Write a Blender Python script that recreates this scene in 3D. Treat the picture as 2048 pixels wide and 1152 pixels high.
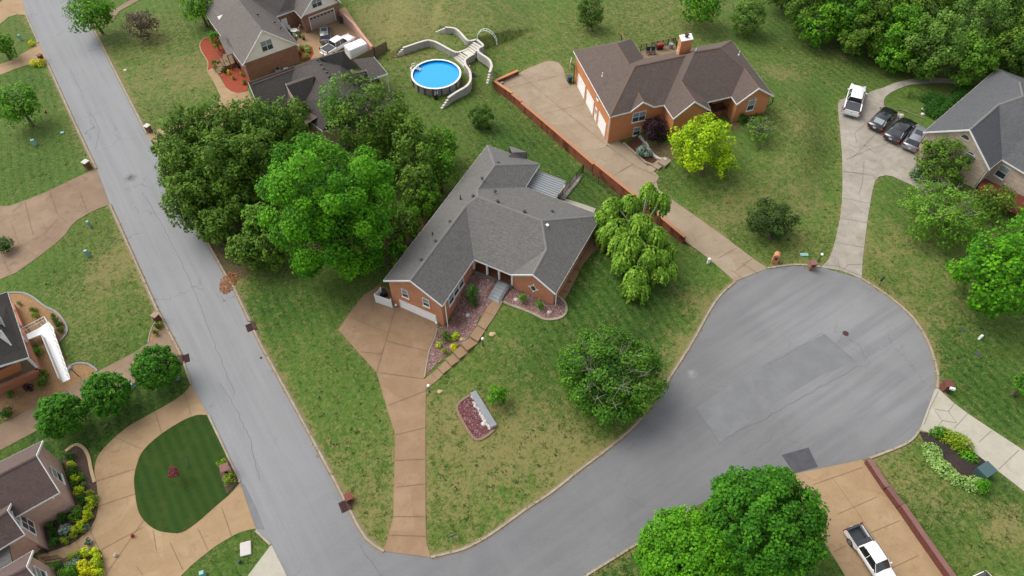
import bpy, bmesh, math, random
import numpy as np
from mathutils import Vector, Matrix
from mathutils.geometry import delaunay_2d_cdt

# ------------------------------------------------------------------ camera, sky, sun
for o in list(bpy.data.objects): bpy.data.objects.remove(o)
SC = bpy.context.scene
COL = SC.collection
F = 1390.0; TH = math.radians(38.1); H = 65.0
ST, CT = math.sin(TH), math.cos(TH)
cam_d = bpy.data.cameras.new("camera"); cam = bpy.data.objects.new("camera", cam_d); COL.objects.link(cam)
cam_d.sensor_width = 36.0; cam_d.lens = F / 2048 * 36.0; cam_d.clip_end = 6000
cam.location = (0, 0, H); cam.rotation_euler = (TH, 0, 0)
SC.camera = cam
SUN_DIR = Vector((-0.72, 0.42, 1.08)).normalized()
el = math.asin(SUN_DIR.z); az = math.atan2(SUN_DIR.x, SUN_DIR.y)
world = bpy.data.worlds.new("World"); SC.world = world; world.use_nodes = True
wn = world.node_tree; bg = wn.nodes['Background']
sky = wn.nodes.new('ShaderNodeTexSky'); sky.sky_type = 'NISHITA'; sky.sun_disc = False
sky.sun_elevation = el; sky.sun_rotation = az; sky.air_density = 1.0; sky.dust_density = 3.0; sky.ozone_density = 1.0
hs_ = wn.nodes.new('ShaderNodeHueSaturation'); hs_.inputs['Saturation'].default_value = 0.28
wn.links.new(sky.outputs[0], hs_.inputs['Color']); wn.links.new(hs_.outputs[0], bg.inputs[0]); bg.inputs[1].default_value = 0.15
sd = bpy.data.lights.new("sun", 'SUN'); sd.energy = 1.4; sd.angle = math.radians(44); sd.color = (1.0, 0.95, 0.87)
so = bpy.data.objects.new("sun", sd); COL.objects.link(so); so.rotation_euler = SUN_DIR.to_track_quat('Z', 'Y').to_euler()
so.location = (-60, 60, 120)
SC.view_settings.view_transform = 'Standard'; SC.view_settings.look = 'None'; SC.view_settings.gamma = 1
SC.view_settings.exposure = 0.79

# ------------------------------------------------------------------ pixel <-> ground
def WZ(px, py, z=0.0):
    u = px - 1024; v = py - 576; d = F * CT + v * ST
    return Vector((u * (H - z) / d, (F * ST - v * CT) * (H - z) / d, z))
def mpp(px, py, z=0.0):
    p = WZ(px, py, z); return (p.y * ST + (H - z) * CT) / F
def catmull(P, n=4):
    out = []
    for i in range(len(P) - 1):
        p0 = P[max(i - 1, 0)]; p1 = P[i]; p2 = P[i + 1]; p3 = P[min(i + 2, len(P) - 1)]
        for k in range(n):
            t = k / n
            out.append(tuple(0.5 * (2 * p1[a] + (p2[a] - p0[a]) * t + (2 * p0[a] - 5 * p1[a] + 4 * p2[a] - p3[a]) * t * t + (3 * p1[a] - p0[a] - 3 * p2[a] + p3[a]) * t ** 3) for a in (0, 1)))
    out.append(tuple(P[-1])); return out

# kerb lines and street outline (image points of ground places)
K_L1 = [(52, 30), (77, 86)]
K_L2 = [(95, 127), (157, 263), (193, 338)]
K_L3 = [(220, 409), (258, 494), (313, 617), (363, 711)]
K_L3b = [(367, 724), (382, 768)]
K_L4 = [(417, 831), (449, 898), (480, 965)]
K_L5 = [(512, 1062), (541, 1090)]
K_R1 = [(105, -100), (150, -10), (195, 73), (245, 172), (294, 268)]
K_R2 = [(324, 322), (367, 398), (412, 479), (450, 547), (467, 574), (500, 643)]
K_R2b = [(508, 661), (522, 690), (596, 825), (669, 960), (690, 1001)]
K_R2c = [(699, 1018), (715, 1050), (733, 1078), (750, 1092), (768, 1103)]
K_B = catmull([(862, 1115), (895, 1107), (933, 1096), (983, 1068), (1050, 1020), (1103, 985), (1156, 943), (1213, 900), (1268, 853), (1307, 805), (1340, 755), (1387, 680), (1420, 620), (1443, 588), (1470, 564)])
K_C1 = catmull([(1535, 537), (1567, 532), (1600, 530), (1640, 534)])
K_C2 = catmull([(1723, 558), (1769, 587), (1813, 623), (1836, 650), (1856, 685), (1869, 722), (1875, 752), (1874, 776)])
K_C3 = catmull([(1839, 860), (1823, 880), (1796, 895), (1739, 917)])
K_D = [(1380, 1018), (1300, 1071), (1277, 1086), (1173, 1151), (1080, 1210)]
STREET = ([(2, -80)] + K_L1 + K_L2 + K_L3 + K_L3b + K_L4 + K_L5 + [(575, 1152), (610, 1230), (1060, 1230)] + K_D[::-1]
          + [(1480, 972), (1589, 948), (1723, 920)] + K_C3[::-1] + [(1869, 780)] + K_C2[::-1] + K_C1[::-1] + K_B[::-1]
          + K_R2c[::-1] + K_R2b[::-1] + K_R2[::-1] + K_R1[::-1])
DR = {}
DR['tan_a'] = [(-60, 40), (-10, 12), (18, -8), (42, -8), (53, 30), (34, 29), (17, 34), (0, 48), (-60, 100)]
DR['tan_b'] = [(-60, 165), (-10, 132), (20, 122), (40, 110), (63, 97), (78, 86), (95, 127), (85, 129), (63, 127), (33, 137), (0, 150), (-60, 185)]
DR['big'] = [(-80, 405), (0, 412), (20, 412), (37, 406), (93, 384), (147, 358), (193, 337), (220, 409), (200, 416), (177, 427), (155, 440), (143, 451), (130, 470), (113, 486), (73, 517), (33, 545), (0, 559), (-80, 590)]
DR['ramp_drive'] = [(328, 652), (313, 676), (297, 686), (267, 706), (200, 741), (150, 768), (128, 781), (73, 811), (0, 850), (-60, 880), (-60, 930), (0, 901), (80, 858), (165, 815), (260, 770), (350, 724), (364, 714)]
D5o = catmull([(382, 768), (370, 785), (345, 803), (310, 823), (260, 851), (230, 875), (207, 898), (193, 920), (189, 955), (195, 995), (195, 1025), (185, 1048), (170, 1062), (150, 1085)], 3)
D5b = catmull([(150, 1105), (185, 1098), (203, 1104), (207, 1128), (204, 1160)], 3)
D5l = catmull([(340, 1200), (363, 1151), (420, 1101), (450, 1081), (480, 1065), (512, 1057)], 3)
DR['loop'] = D5o + D5b + [(190, 1230), (300, 1230)] + D5l + [(480, 965), (417, 831)]
ISLAND = catmull([(417, 831), (393, 831), (360, 845), (320, 871), (290, 898), (277, 921), (269, 955), (271, 988), (277, 1021), (290, 1043), (313, 1060), (337, 1065), (363, 1065), (393, 1046), (433, 1011), (460, 988), (480, 965)], 3)
DR['pale'] = [(543, 1089), (497, 1150), (460, 1230), (610, 1230), (574, 1152)]
DR['main'] = [(728, 590), (700, 625), (677, 660), (715, 703), (753, 745), (765, 785), (778, 830), (791, 870), (789, 925), (788, 981), (787, 1035), (777, 1070), (768, 1103), (862, 1115), (854, 1090), (852, 1073), (851, 1000), (851, 918), (851, 840), (852, 780), (848, 757), (858, 703), (874, 655), (885, 645), (800, 590), (760, 570)]
DR['orange'] = catmull([(1037, 148), (1050, 140), (1067, 133), (1090, 124), (1107, 123), (1119, 128), (1128, 141), (1132, 160), (1140, 172)], 3) + [(1175, 160), (1240, 285), (1250, 292), (1293, 330), (1318, 353), (1313, 364), (1317, 380), (1347, 402), (1397, 437), (1453, 477), (1500, 513), (1535, 537), (1470, 563), (1417, 517), (1370, 482), (1300, 425), (1187, 333), (1100, 258), (1040, 207), (989, 169), (1010, 158)]
DR['grey'] = [(1723, 558), (1725, 520), (1731, 470), (1738, 420), (1745, 380), (1750, 362), (1757, 354), (1771, 351), (1785, 353), (1800, 360), (1823, 370), (1850, 385), (1900, 370), (1900, 300), (1870, 262), (1845, 262), (1838, 252), (1810, 235), (1790, 220), (1766, 211), (1758, 202), (1745, 195), (1728, 194), (1712, 190), (1690, 197), (1680, 200), (1676, 208), (1676, 220), (1680, 260), (1684, 310), (1685, 360), (1684, 400), (1680, 435), (1672, 475), (1665, 500), (1655, 522), (1641, 535), (1680, 541)]
DR['white'] = [(1874, 776), (1869, 780), (1839, 860), (1858, 866), (1900, 868), (1990, 938), (2048, 983), (2130, 1040), (2150, 980), (2048, 902), (1984, 860), (1936, 828), (1908, 807)]
DR['truck'] = [(1560, 952), (1589, 948), (1723, 920), (1731, 925), (1765, 980), (1792, 1018), (1830, 1070), (1885, 1145), (1940, 1230), (1740, 1230), (1690, 1152), (1661, 1105), (1640, 1070)]
DR['patio'] = [(590, 50), (597, 100), (603, 100), (615, 90), (625, 95), (628, 108), (620, 120), (680, 120), (745, 95), (690, 15), (640, 30)]
DR['hfive'] = [(294, 268), (320, 258), (362, 243), (420, 225), (432, 213), (438, 205), (442, 195), (428, 165), (413, 142), (425, 137), (440, 155), (452, 175), (462, 183), (475, 187), (497, 183), (512, 207), (480, 225), (420, 270), (360, 300), (324, 322)]
DR['top'] = [(223, 45), (240, 22), (290, -5), (330, -20), (300, -30), (262, 0), (225, 22), (190, 40), (185, 55)]
GARDENW = catmull([(1724, 195), (1745, 182), (1765, 176), (1790, 166), (1815, 160), (1840, 157), (1870, 156), (1900, 158), (1930, 163)], 3) + catmull([(1930, 170), (1900, 167), (1870, 166), (1840, 168), (1815, 171), (1790, 181), (1775, 190), (1768, 200), (1767, 212)], 3)

# ------------------------------------------------------------------ terrain
def seg_dist(X, Y, poly, closed):
    D = np.full(X.shape, 1e9); S = np.zeros(X.shape)
    n = len(poly); rng = range(n if closed else n - 1)
    for i in rng:
        a = poly[i]; b = poly[(i + 1) % n]
        dx, dy = b[0] - a[0], b[1] - a[1]; L = dx * dx + dy * dy + 1e-9
        t = np.clip(((X - a[0]) * dx + (Y - a[1]) * dy) / L, 0, 1)
        d = np.hypot(X - a[0] - t * dx, Y - a[1] - t * dy)
        cr = np.sign(dx * (Y - a[1]) - dy * (X - a[0]))
        m = d < D; D = np.where(m, d, D); S = np.where(m, cr, S)
    return D, S
def inside(X, Y, poly):
    r = np.zeros(X.shape, bool); n = len(poly)
    for i in range(n):
        a = poly[i]; b = poly[(i + 1) % n]
        if a[1] == b[1]: continue
        c = ((a[1] > Y) != (b[1] > Y)) & (X < (b[0] - a[0]) * (Y - a[1]) / (b[1] - a[1]) + a[0])
        r ^= c
    return r
def sst(x, a, b):
    t = np.clip((x - a) / (b - a), 0, 1); return t * t * (3 - 2 * t)
w2 = lambda L, z=0: [tuple(WZ(p[0], p[1], z)[:2]) for p in L]
gx = np.concatenate([[-1800, -600, -250], np.arange(-125, 125.1, 0.5), [250, 600, 1800]])
gy = np.concatenate([[-600, -200, -60], np.arange(8, 135.1, 0.5), [200, 400, 900, 2400]])
GX, GY = np.meshgrid(gx, gy)
FLAT = [w2(STREET)] + [w2(v) for v in DR.values()]
dm = np.full(GX.shape, 1e9)
for P in FLAT:
    d, _ = seg_dist(GX, GY, P, True); d[inside(GX, GY, P)] = 0; dm = np.minimum(dm, d)
mask = sst(dm, 0.6, 6.0)
GZ = np.zeros(GX.shape)
def bump(px, py, h, r0, r1):
    global GZ
    c = WZ(px, py); d = np.hypot(GX - c.x, GY - c.y)
    GZ = np.maximum(GZ, h * (1 - sst(d, r0, r1)) * mask)
bump(1070, 560, 1.85, 9, 19)
bump(975, 560, 1.5, 3, 10)
bump(1460, 255, 1.6, 9, 20)
# retaining wall of the orange brick house: the lawn on its left lies lower
OW = [(989, 169), (1043, 210), (1100, 258), (1187, 333), (1300, 425), (1368, 482)]
OWw = w2(OW)
# brown wall: lawn on its right lies higher
BW = [(1731, 924), (1767, 978), (1794, 1014), (1840, 1080), (1890, 1150), (1940, 1220)]
BWw = w2(BW)
d, s = seg_dist(GX, GY, BWw, False); up = (s > 0)
sB = np.where(up, d, -d)
m2 = sst(seg_dist(GX, GY, w2(K_C3), False)[0], 0.5, 5)
GZ = np.maximum(GZ, 0.75 * (sB > 0.1) * (1 - sst(sB, 8, 22)) * m2 * (GX > 30) * mask ** .15 * (GY < WZ(1731, 924).y))
# pool terraces
PW1 = [(806, 96), (849, 82), (863, 82), (877, 87), (909, 104), (923, 103), (936, 98)]
PW2 = [(890, 55), (909, 57), (920, 65), (935, 81), (946, 81), (953, 79)]
for P, zt_, f0, f1 in ((PW1, 1.0, 9, 24), (PW2, 1.9, 6, 24)):
    d, s = seg_dist(GX, GY, w2(catmull(P), zt_), False)
    S_ = np.where(s > 0, d, -d)
    ends = sst(GX, WZ(*P[0]).x - 4, WZ(*P[0]).x) * (1 - sst(GX, WZ(*P[-1]).x + (3 if zt_ < 1.5 else 0.5), WZ(*P[-1]).x + 12))
    GZ = np.maximum(GZ, zt_ * (S_ > 0.1) * (1 - sst(S_, f0, f1)) * ends)
d, s = seg_dist(GX, GY, OWw, False)
along = np.clip((GX - OWw[0][0]) / (OWw[-1][0] - OWw[0][0]), -0.3, 1.3)
dep = np.interp(along, [-0.3, 0.0, 0.45, 0.8, 1.0, 1.15], [0, 0.8, 1.15, 0.95, 0.45, 0])
low = (s < 0)
sd_ = np.where(low, d, -d)
GZ = GZ - dep * np.where(sd_ > -0.7, 1, 0) * (1 - sst(sd_, 1.5, 9)) * (np.clip(d, 0, 60) < 12)
def gh(x, y):
    i = int(np.clip(np.searchsorted(gx, x) - 1, 0, len(gx) - 2)); j = int(np.clip(np.searchsorted(gy, y) - 1, 0, len(gy) - 2))
    tx = min(max((x - gx[i]) / (gx[i + 1] - gx[i]), 0), 1); ty = min(max((y - gy[j]) / (gy[j + 1] - gy[j]), 0), 1)
    return float((GZ[j, i] * (1 - tx) + GZ[j, i + 1] * tx) * (1 - ty) + (GZ[j + 1, i] * (1 - tx) + GZ[j + 1, i + 1] * tx) * ty)
def G(px, py):
    z = 0.0
    for _ in range(14):
        p = WZ(px, py, z); z = 0.5 * z + 0.5 * gh(p.x, p.y)
    return WZ(px, py, z)

# ------------------------------------------------------------------ materials
GAIN = 1.55
def C(r, g, b, k=None):
    f = lambda v: ((v / 255 + 0.055) / 1.055) ** 2.4 if v > 10 else v / 255 / 12.92
    k = 1 / GAIN if k is None else k
    return (f(r) * k, f(g) * k, f(b) * k, 1)
class NT:
    def __init__(s, name):
        s.m = bpy.data.materials.new(name); s.m.use_nodes = True; s.t = s.m.node_tree; s.b = s.t.nodes['Principled BSDF']
        s.b.inputs['Specular IOR Level'].default_value = 0.25
        s.pos = s.t.nodes.new('ShaderNodeNewGeometry').outputs['Position']
    def n(s, ty, **k):
        x = s.t.nodes.new(ty)
        for a, v in k.items(): setattr(x, a, v)
        return x
    def l(s, a, b): s.t.links.new(a, b)
    def mapping(s, scale=(1, 1, 1), rot=(0, 0, 0), src=None):
        y = s.n('ShaderNodeMapping'); y.inputs['Rotation'].default_value = rot; s.l(src or s.pos, y.inputs['Vector'])
        x = s.n('ShaderNodeMapping'); x.inputs['Scale'].default_value = scale; s.l(y.outputs[0], x.inputs['Vector']); return x.outputs[0]
    def noise(s, scale, detail=4, rough=0.55, vec=None, dist=0):
        x = s.n('ShaderNodeTexNoise'); x.inputs['Scale'].default_value = scale; x.inputs['Detail'].default_value = detail
        x.inputs['Roughness'].default_value = rough; x.inputs['Distortion'].default_value = dist
        s.l(vec or s.pos, x.inputs['Vector']); return x.outputs['Fac']
    def ramp(s, fac, a, b, lo=0.0, hi=1.0):
        x = s.n('ShaderNodeMapRange'); x.inputs[1].default_value = a; x.inputs[2].default_value = b
        x.inputs[3].default_value = lo; x.inputs[4].default_value = hi; x.interpolation_type = 'SMOOTHSTEP'
        s.l(fac, x.inputs[0]); return x.outputs[0]
    def mix(s, fac, a, b, mode='MIX'):
        x = s.n('ShaderNodeMix', data_type='RGBA', blend_type=mode)
        for v, i in ((fac, 0), (a, 6), (b, 7)):
            if hasattr(v, 'links'): s.l(v, x.inputs[i])
            else: x.inputs[i].default_value = v
        return x.outputs[2]
    def math(s, op, a, b=0.0):
        x = s.n('ShaderNodeMath', operation=op)
        for v, i in ((a, 0), (b, 1)):
            if hasattr(v, 'links'): s.l(v, x.inputs[i])
            else: x.inputs[i].default_value = v
        return x.outputs[0]
    def attr(s, name):
        x = s.n('ShaderNodeAttribute'); x.attribute_name = name; return x.outputs['Fac']
    def done(s, col, rough=0.9, bump=None, bs=0.3, bd=0.05, metal=0.0):
        if hasattr(col, 'links'): s.l(col, s.b.inputs['Base Color'])
        else: s.b.inputs['Base Color'].default_value = col
        s.b.inputs['Roughness'].default_value = rough; s.b.inputs['Metallic'].default_value = metal
        if bump is not None:
            x = s.n('ShaderNodeBump'); x.inputs['Strength'].default_value = bs; x.inputs['Distance'].default_value = bd
            s.l(bump, x.inputs['Height']); s.l(x.outputs[0], s.b.inputs['Normal'])
        return s.m
GREY = lambda v: (v, v, v, 1)
def m_plain(name, c, rough=0.5, metal=0.0, var=0.12, scale=3.0):
    t = NT(name); f = t.noise(scale, 5)
    a = tuple(x * (1 - var) for x in c[:3]) + (1,); b = tuple(min(1, x * (1 + var)) for x in c[:3]) + (1,)
    return t.done(t.mix(f, a, b), rough, metal=metal)
def m_grass():
    t = NT('lawn_grass')
    big = t.noise(0.07, 3); mid = t.noise(0.45, 5, 0.6); fine = t.noise(2.6, 6, 0.7); vf = t.noise(11, 3, 0.7)
    dry = t.attr('dry'); lush = t.attr('lush')
    f2 = t.noise(2.6, 7, 0.80, dist=0.9); f3 = t.noise(0.75, 7, 0.78, dist=0.8); mow = t.n('ShaderNodeTexWave', wave_type='BANDS', bands_direction='X')
    mow.inputs['Scale'].default_value = 0.28; mow.inputs['Distortion'].default_value = 3.0; mow.inputs['Detail'].default_value = 3; t.l(t.mapping((1, 1, 1), (0, 0, math.radians(-28))), mow.inputs['Vector'])
    base = t.mix(t.ramp(f2, 0.42, 0.58), C(62, 90, 26), C(118, 134, 60))
    base = t.mix(t.ramp(fine, 0.42, 0.62, 0, 0.5), base, C(84, 112, 40))
    base = t.mix(t.ramp(big, 0.38, 0.6, 0, 0.5), base, t.mix(fine, C(70, 112, 32), C(98, 138, 54)))
    lu = t.math('MULTIPLY', lush, t.ramp(f3, 0.30, 0.55, 0.5, 1.05))
    base = t.mix(lu, base, t.mix(t.ramp(f2, 0.38, 0.62), C(34, 72, 12), C(72, 112, 32)))
    base = t.mix(t.math('MULTIPLY', t.ramp(mow.outputs['Fac'], 0.3, 0.7), 0.16), base, C(128, 140, 72))
    df = t.math('ADD', t.math('MULTIPLY', dry, 0.13), t.math('ADD', t.math('MULTIPLY', f3, 0.6), t.math('MULTIPLY', f2, 0.55)))
    base = t.mix(t.ramp(df, 0.595, 0.75, 0, 0.82), base, t.mix(t.ramp(vf, .35, .65), C(128, 120, 68), C(172, 158, 106)))
    base = t.mix(t.ramp(t.noise(3.4, 4, 0.7, dist=0.6), 0.56, 0.64, 0, 0.6), base, C(46, 74, 22))
    base = t.mix(t.ramp(vf, 0.42, 0.72, 0, 0.35), base, C(44, 60, 22))
    return t.done(base, 0.95, fine, 0.7, 0.15)
def m_island():
    t = NT('mown_island_grass'); ang = math.radians(-56)
    st = t.n('ShaderNodeTexWave', wave_type='BANDS', bands_direction='X'); st.inputs['Scale'].default_value = 0.33; st.inputs['Distortion'].default_value = 1.2
    st.inputs['Detail'].default_value = 3
    t.l(t.mapping((1, 1, 1), (0, 0, math.radians(-34))), st.inputs['Vector'])
    fine = t.noise(3.2, 6, 0.7); vf = t.noise(12, 3, 0.7)
    b = t.mix(fine, C(26, 56, 8), C(56, 88, 22)); b = t.mix(t.math('MULTIPLY', st.outputs['Fac'], 0.28), b, C(76, 96, 30))
    b = t.mix(t.ramp(t.noise(0.5, 4), 0.5, 0.7, 0, 0.5), b, C(72, 88, 28))
    return t.done(t.mix(t.ramp(vf, 0.4, 0.8, 0, 0.35), b, C(24, 46, 8)), 0.95, vf, 0.5, 0.06)
def m_asphalt():
    t = NT('worn_asphalt')
    sep = t.n('ShaderNodeSeparateXYZ'); t.l(t.pos, sep.inputs[0])
    age = t.ramp(t.math('ADD', sep.outputs['X'], t.math('MULTIPLY', t.noise(0.05, 3), 10)), -24, 0)
    st = t.noise(1.0, 5, 0.6, t.mapping((0.05, 1.3, 1), (0, 0, math.radians(56))))
    st2 = t.noise(1.0, 5, 0.6, t.mapping((0.06, 0.8, 1), (0, 0, math.radians(-33))))
    stk = t.mix(age, st, st2)
    big = t.noise(0.11, 4); sp = t.noise(9, 4, 0.8)
    c = t.mix(age, C(160, 161, 162), C(133, 133, 134))
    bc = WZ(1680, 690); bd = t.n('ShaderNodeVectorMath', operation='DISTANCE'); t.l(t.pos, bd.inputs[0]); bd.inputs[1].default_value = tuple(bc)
    c = t.mix(t.math('MULTIPLY', t.ramp(bd.outputs['Value'], 5, 17, 1, 0), t.ramp(t.noise(0.12, 5), .3, .6, .35, .9)), c, C(158, 159, 160))  # sheen on the cul-de-sac bulb, painted in as paler asphalt around its centre
    c = t.mix(t.ramp(stk, 0.34, 0.68, 0, 0.48), c, t.mix(age, C(142, 143, 145), C(117, 117, 119)))
    cr = t.math('MULTIPLY', t.ramp(t.noise(0.16, 7, .68, dist=.6), 0.42, 0.66), 0.45); c = t.mix(cr, c, t.mix(age, C(163, 164, 166), C(144, 144, 145)))
    c = t.mix(t.ramp(sp, 0.35, 0.8, 0, 0.32), c, C(92, 92, 93))
    v = t.n('ShaderNodeTexVoronoi', feature='DISTANCE_TO_EDGE'); v.inputs['Scale'].default_value = 0.16
    nv = t.n('ShaderNodeTexNoise'); nv.inputs['Scale'].default_value = 0.8; nv.inputs['Detail'].default_value = 6; t.l(t.pos, nv.inputs['Vector'])
    ad = t.n('ShaderNodeVectorMath', operation='MULTIPLY_ADD'); t.l(nv.outputs['Color'], ad.inputs[0]); ad.inputs[1].default_value = (3.2, 3.2, 0); t.l(t.pos, ad.inputs[2])
    t.l(ad.outputs[0], v.inputs['Vector'])
    ck = t.ramp(v.outputs['Distance'], 0.0, 0.012, 1, 0); ck = t.math('MULTIPLY', ck, t.ramp(t.noise(0.13, 2), 0.50, 0.60, 0, 0.55))
    c = t.mix(t.math('MULTIPLY', ck, t.ramp(age, 0, 1, 1, 0.35)), c, C(78, 78, 84))
    for (px, py, r) in ((261, 356, 1.1), (1384, 748, 0.8)):
        p = WZ(px, py); vd = t.n('ShaderNodeVectorMath', operation='DISTANCE'); t.l(t.pos, vd.inputs[0]); vd.inputs[1].default_value = tuple(p)
        f = t.math('MULTIPLY', t.ramp(vd.outputs['Value'], 0.1, r, 1, 0), t.ramp(t.noise(2.5, 4), 0.35, 0.6, 0.3, 1.0))
        c = t.mix(t.math('MULTIPLY', f, 0.8), c, C(70, 70, 74) if px < 1000 else C(162, 162, 163))
    return t.done(c, 0.9, sp, 0.25, 0.02)
def m_conc(name, c1, c2, stain=None, sc=0.5, fine=7.0):
    t = NT(name); a = t.noise(sc, 5, 0.65); b = t.noise(fine, 4, 0.8)
    c = t.mix(t.ramp(a, 0.3, 0.7), c1, c2); c = t.mix(t.ramp(b, 0.3, 0.8, 0, 0.28), c, tuple(x * 0.6 for x in c1[:3]) + (1,))
    vo = t.n('ShaderNodeTexVoronoi'); vo.inputs['Scale'].default_value = 0.27; t.l(t.pos, vo.inputs['Vector'])
    sp_ = t.n('ShaderNodeSeparateXYZ'); t.l(vo.outputs['Color'], sp_.inputs[0])
    if stain: c = t.mix(t.math('MULTIPLY', sp_.outputs[0], 0.35), c, stain)
    if stain: c = t.mix(t.ramp(t.noise(0.5, 6, 0.75, dist=1.5), 0.50, 0.70, 0, 0.6), c, stain)
    return t.done(c, 0.9, b, 0.2, 0.02)
def m_shingle(name, c1, c2, c3):
    t = NT(name); sep = t.n('ShaderNodeSeparateXYZ'); t.l(t.pos, sep.inputs[0])
    row = t.math('FRACT', t.math('MULTIPLY', sep.outputs['Z'], 6.0))
    ln = t.ramp(row, 0.0, 0.22, 1, 0)
    tab = t.noise(3.0, 2, 0.5, t.mapping((1, 1, 5.0))); fine = t.noise(13, 4, 0.8); big = t.noise(0.28, 5, 0.65); run = t.noise(1.0, 4, 0.6, t.mapping((1.6, 1.6, 0.25)))
    c = t.mix(t.ramp(tab, 0.3, 0.7), c1, c2); c = t.mix(t.ramp(big, 0.35, 0.7, 0, 0.5), c, c3)
    c = t.mix(t.ramp(run, 0.45, 0.75, 0, 0.30), c, tuple(x * 0.62 for x in c1[:3]) + (1,))
    c = t.mix(t.math('MULTIPLY', ln, 0.28), c, tuple(x * 0.45 for x in c1[:3]) + (1,))
    c = t.mix(t.ramp(fine, 0.3, 0.8, 0, 0.32), c, tuple(min(1, x * 1.5) for x in c2[:3]) + (1,))
    return t.done(c, 0.88, row, 0.35, 0.03)
def m_brick(name, c1, c2, mortar, ang=0.0, stain=0.0, sz=1.0):
    t = NT(name)
    nrm = t.n('ShaderNodeNewGeometry'); cr = t.n('ShaderNodeVectorMath', operation='CROSS_PRODUCT'); t.l(nrm.outputs['True Normal'], cr.inputs[0]); cr.inputs[1].default_value = (0, 0, 1)
    dt = t.n('ShaderNodeVectorMath', operation='DOT_PRODUCT'); t.l(cr.outputs[0], dt.inputs[0]); t.l(t.pos, dt.inputs[1])
    sep = t.n('ShaderNodeSeparateXYZ'); t.l(t.pos, sep.inputs[0]); cb = t.n('ShaderNodeCombineXYZ'); t.l(dt.outputs['Value'], cb.inputs[0]); t.l(sep.outputs['Z'], cb.inputs[1])
    br = t.n('ShaderNodeTexBrick'); br.inputs['Scale'].default_value = 1.0; br.inputs['Brick Width'].default_value = 0.24 * sz; br.inputs['Row Height'].default_value = 0.085 * sz
    br.inputs['Mortar Size'].default_value = 0.01 * sz; br.inputs['Color1'].default_value = c1; br.inputs['Color2'].default_value = c2; br.inputs['Mortar'].default_value = mortar
    t.l(cb.outputs[0], br.inputs['Vector'])
    n = t.noise(1.3, 5, 0.7); n2 = t.noise(6, 3, 0.8)
    c = t.mix(t.ramp(n, 0.35, 0.7, 0, 0.35), br.outputs['Color'], tuple(x * 0.7 for x in c1[:3]) + (1,))
    c = t.mix(t.ramp(n2, 0.4, 0.75, 0, 0.3), c, c2)
    if stain: c = t.mix(t.ramp(t.noise(0.8, 5, 0.7, t.mapping((1, 1, 0.4))), 0.45, 0.62, 0, stain), c, C(70, 34, 22))
    return t.done(c, 0.9, br.outputs['Fac'], 0.15, -0.01)
def m_bed(name, c1, c2, c3, sc=5.0, amt=0.6):
    t = NT(name); v = t.noise(sc, 4, 0.9); w = t.noise(1.2, 4, 0.6)
    c = t.mix(t.ramp(v, 0.35, 0.65), c1, c2); f = t.math('MULTIPLY', t.ramp(t.noise(sc * 1.5, 2, 0.9), 0.52, 0.58), t.ramp(w, 0.35, 0.6, 0.35, 1))
    return t.done(t.mix(t.math('MULTIPLY', f, amt), c, c3), 0.95, v, 0.6, 0.05)
LEAFK = 2.0
def m_leaf(name, c1, c2, c3=None):
    kk = lambda q: (min(.9, q[0] * LEAFK * 1.12), min(.9, q[1] * LEAFK * 1.03), q[2] * LEAFK * .72, 1)
    c1 = kk(c1); c2 = kk(c2); c3 = kk(c3) if c3 else None
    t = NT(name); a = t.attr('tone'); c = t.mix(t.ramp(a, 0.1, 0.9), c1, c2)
    if c3: c = t.mix(t.ramp(a, 0.72, 1.0, 0, 0.8), c, c3)
    t.done(c, 0.75)
    tr = t.n('ShaderNodeBsdfTranslucent'); t.l(c, tr.inputs['Color'])
    mx = t.n('ShaderNodeMixShader'); mx.inputs[0].default_value = 0.28
    t.l(t.b.outputs[0], mx.inputs[1]); t.l(tr.outputs[0], mx.inputs[2])
    t.l(mx.outputs[0], t.t.nodes['Material Output'].inputs['Surface']); return t.m
def m_flat(name, c, rough=0.4, metal=0.0, spec=0.5, coat=0.0):
    t = NT(name); t.b.inputs['Specular IOR Level'].default_value = spec; t.b.inputs['Coat Weight'].default_value = coat
    f = t.noise(2.0, 3)
    return t.done(t.mix(f, tuple(x * 0.93 for x in c[:3]) + (1,), tuple(min(1, x * 1.05) for x in c[:3]) + (1,)), rough, metal=metal)
M = {}
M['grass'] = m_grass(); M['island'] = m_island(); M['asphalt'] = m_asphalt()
M['kerb'] = m_conc('kerb_concrete', C(196, 184, 160), C(168, 160, 146), C(150, 128, 92), 1.3)
M['tan'] = m_conc('tan_aggregate', C(180, 150, 114), C(194, 166, 130), C(156, 126, 94))
M['tan2'] = m_conc('weathered_brown_concrete', C(154, 130, 108), C(174, 149, 123), C(122, 100, 82), 0.3)
M['maind'] = m_conc('brown_exposed_concrete', C(164, 134, 104), C(178, 149, 119), C(144, 115, 87))
M['oranged'] = m_conc('beige_concrete', C(170, 152, 128), C(184, 166, 142), C(150, 130, 106))
M['greyd'] = m_conc('old_grey_concrete', C(172, 164, 152), C(194, 186, 172), C(142, 131, 116), 0.7)
M['whited'] = m_conc('pale_new_concrete', C(194, 188, 170), C(206, 200, 184), C(170, 160, 140), 0.4)
M['joint'] = m_plain('joint_brown', C(136, 106, 84), 0.95)  # brown colour of the driveway joint lines
M['jointg'] = m_plain('joint_grey', C(112, 106, 100), 0.95)
M['patch'] = m_conc('fresh_asphalt_patch', C(84, 84, 88), C(98, 98, 102), None, 1.0)
M['patch2'] = m_conc('old_repair_asphalt', C(131, 132, 134), C(142, 143, 145), C(124, 125, 128), 0.5)
M['roof_grey'] = m_shingle('grey_shingles', C(100, 98, 96), C(124, 122, 118), C(112, 110, 106))
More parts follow.
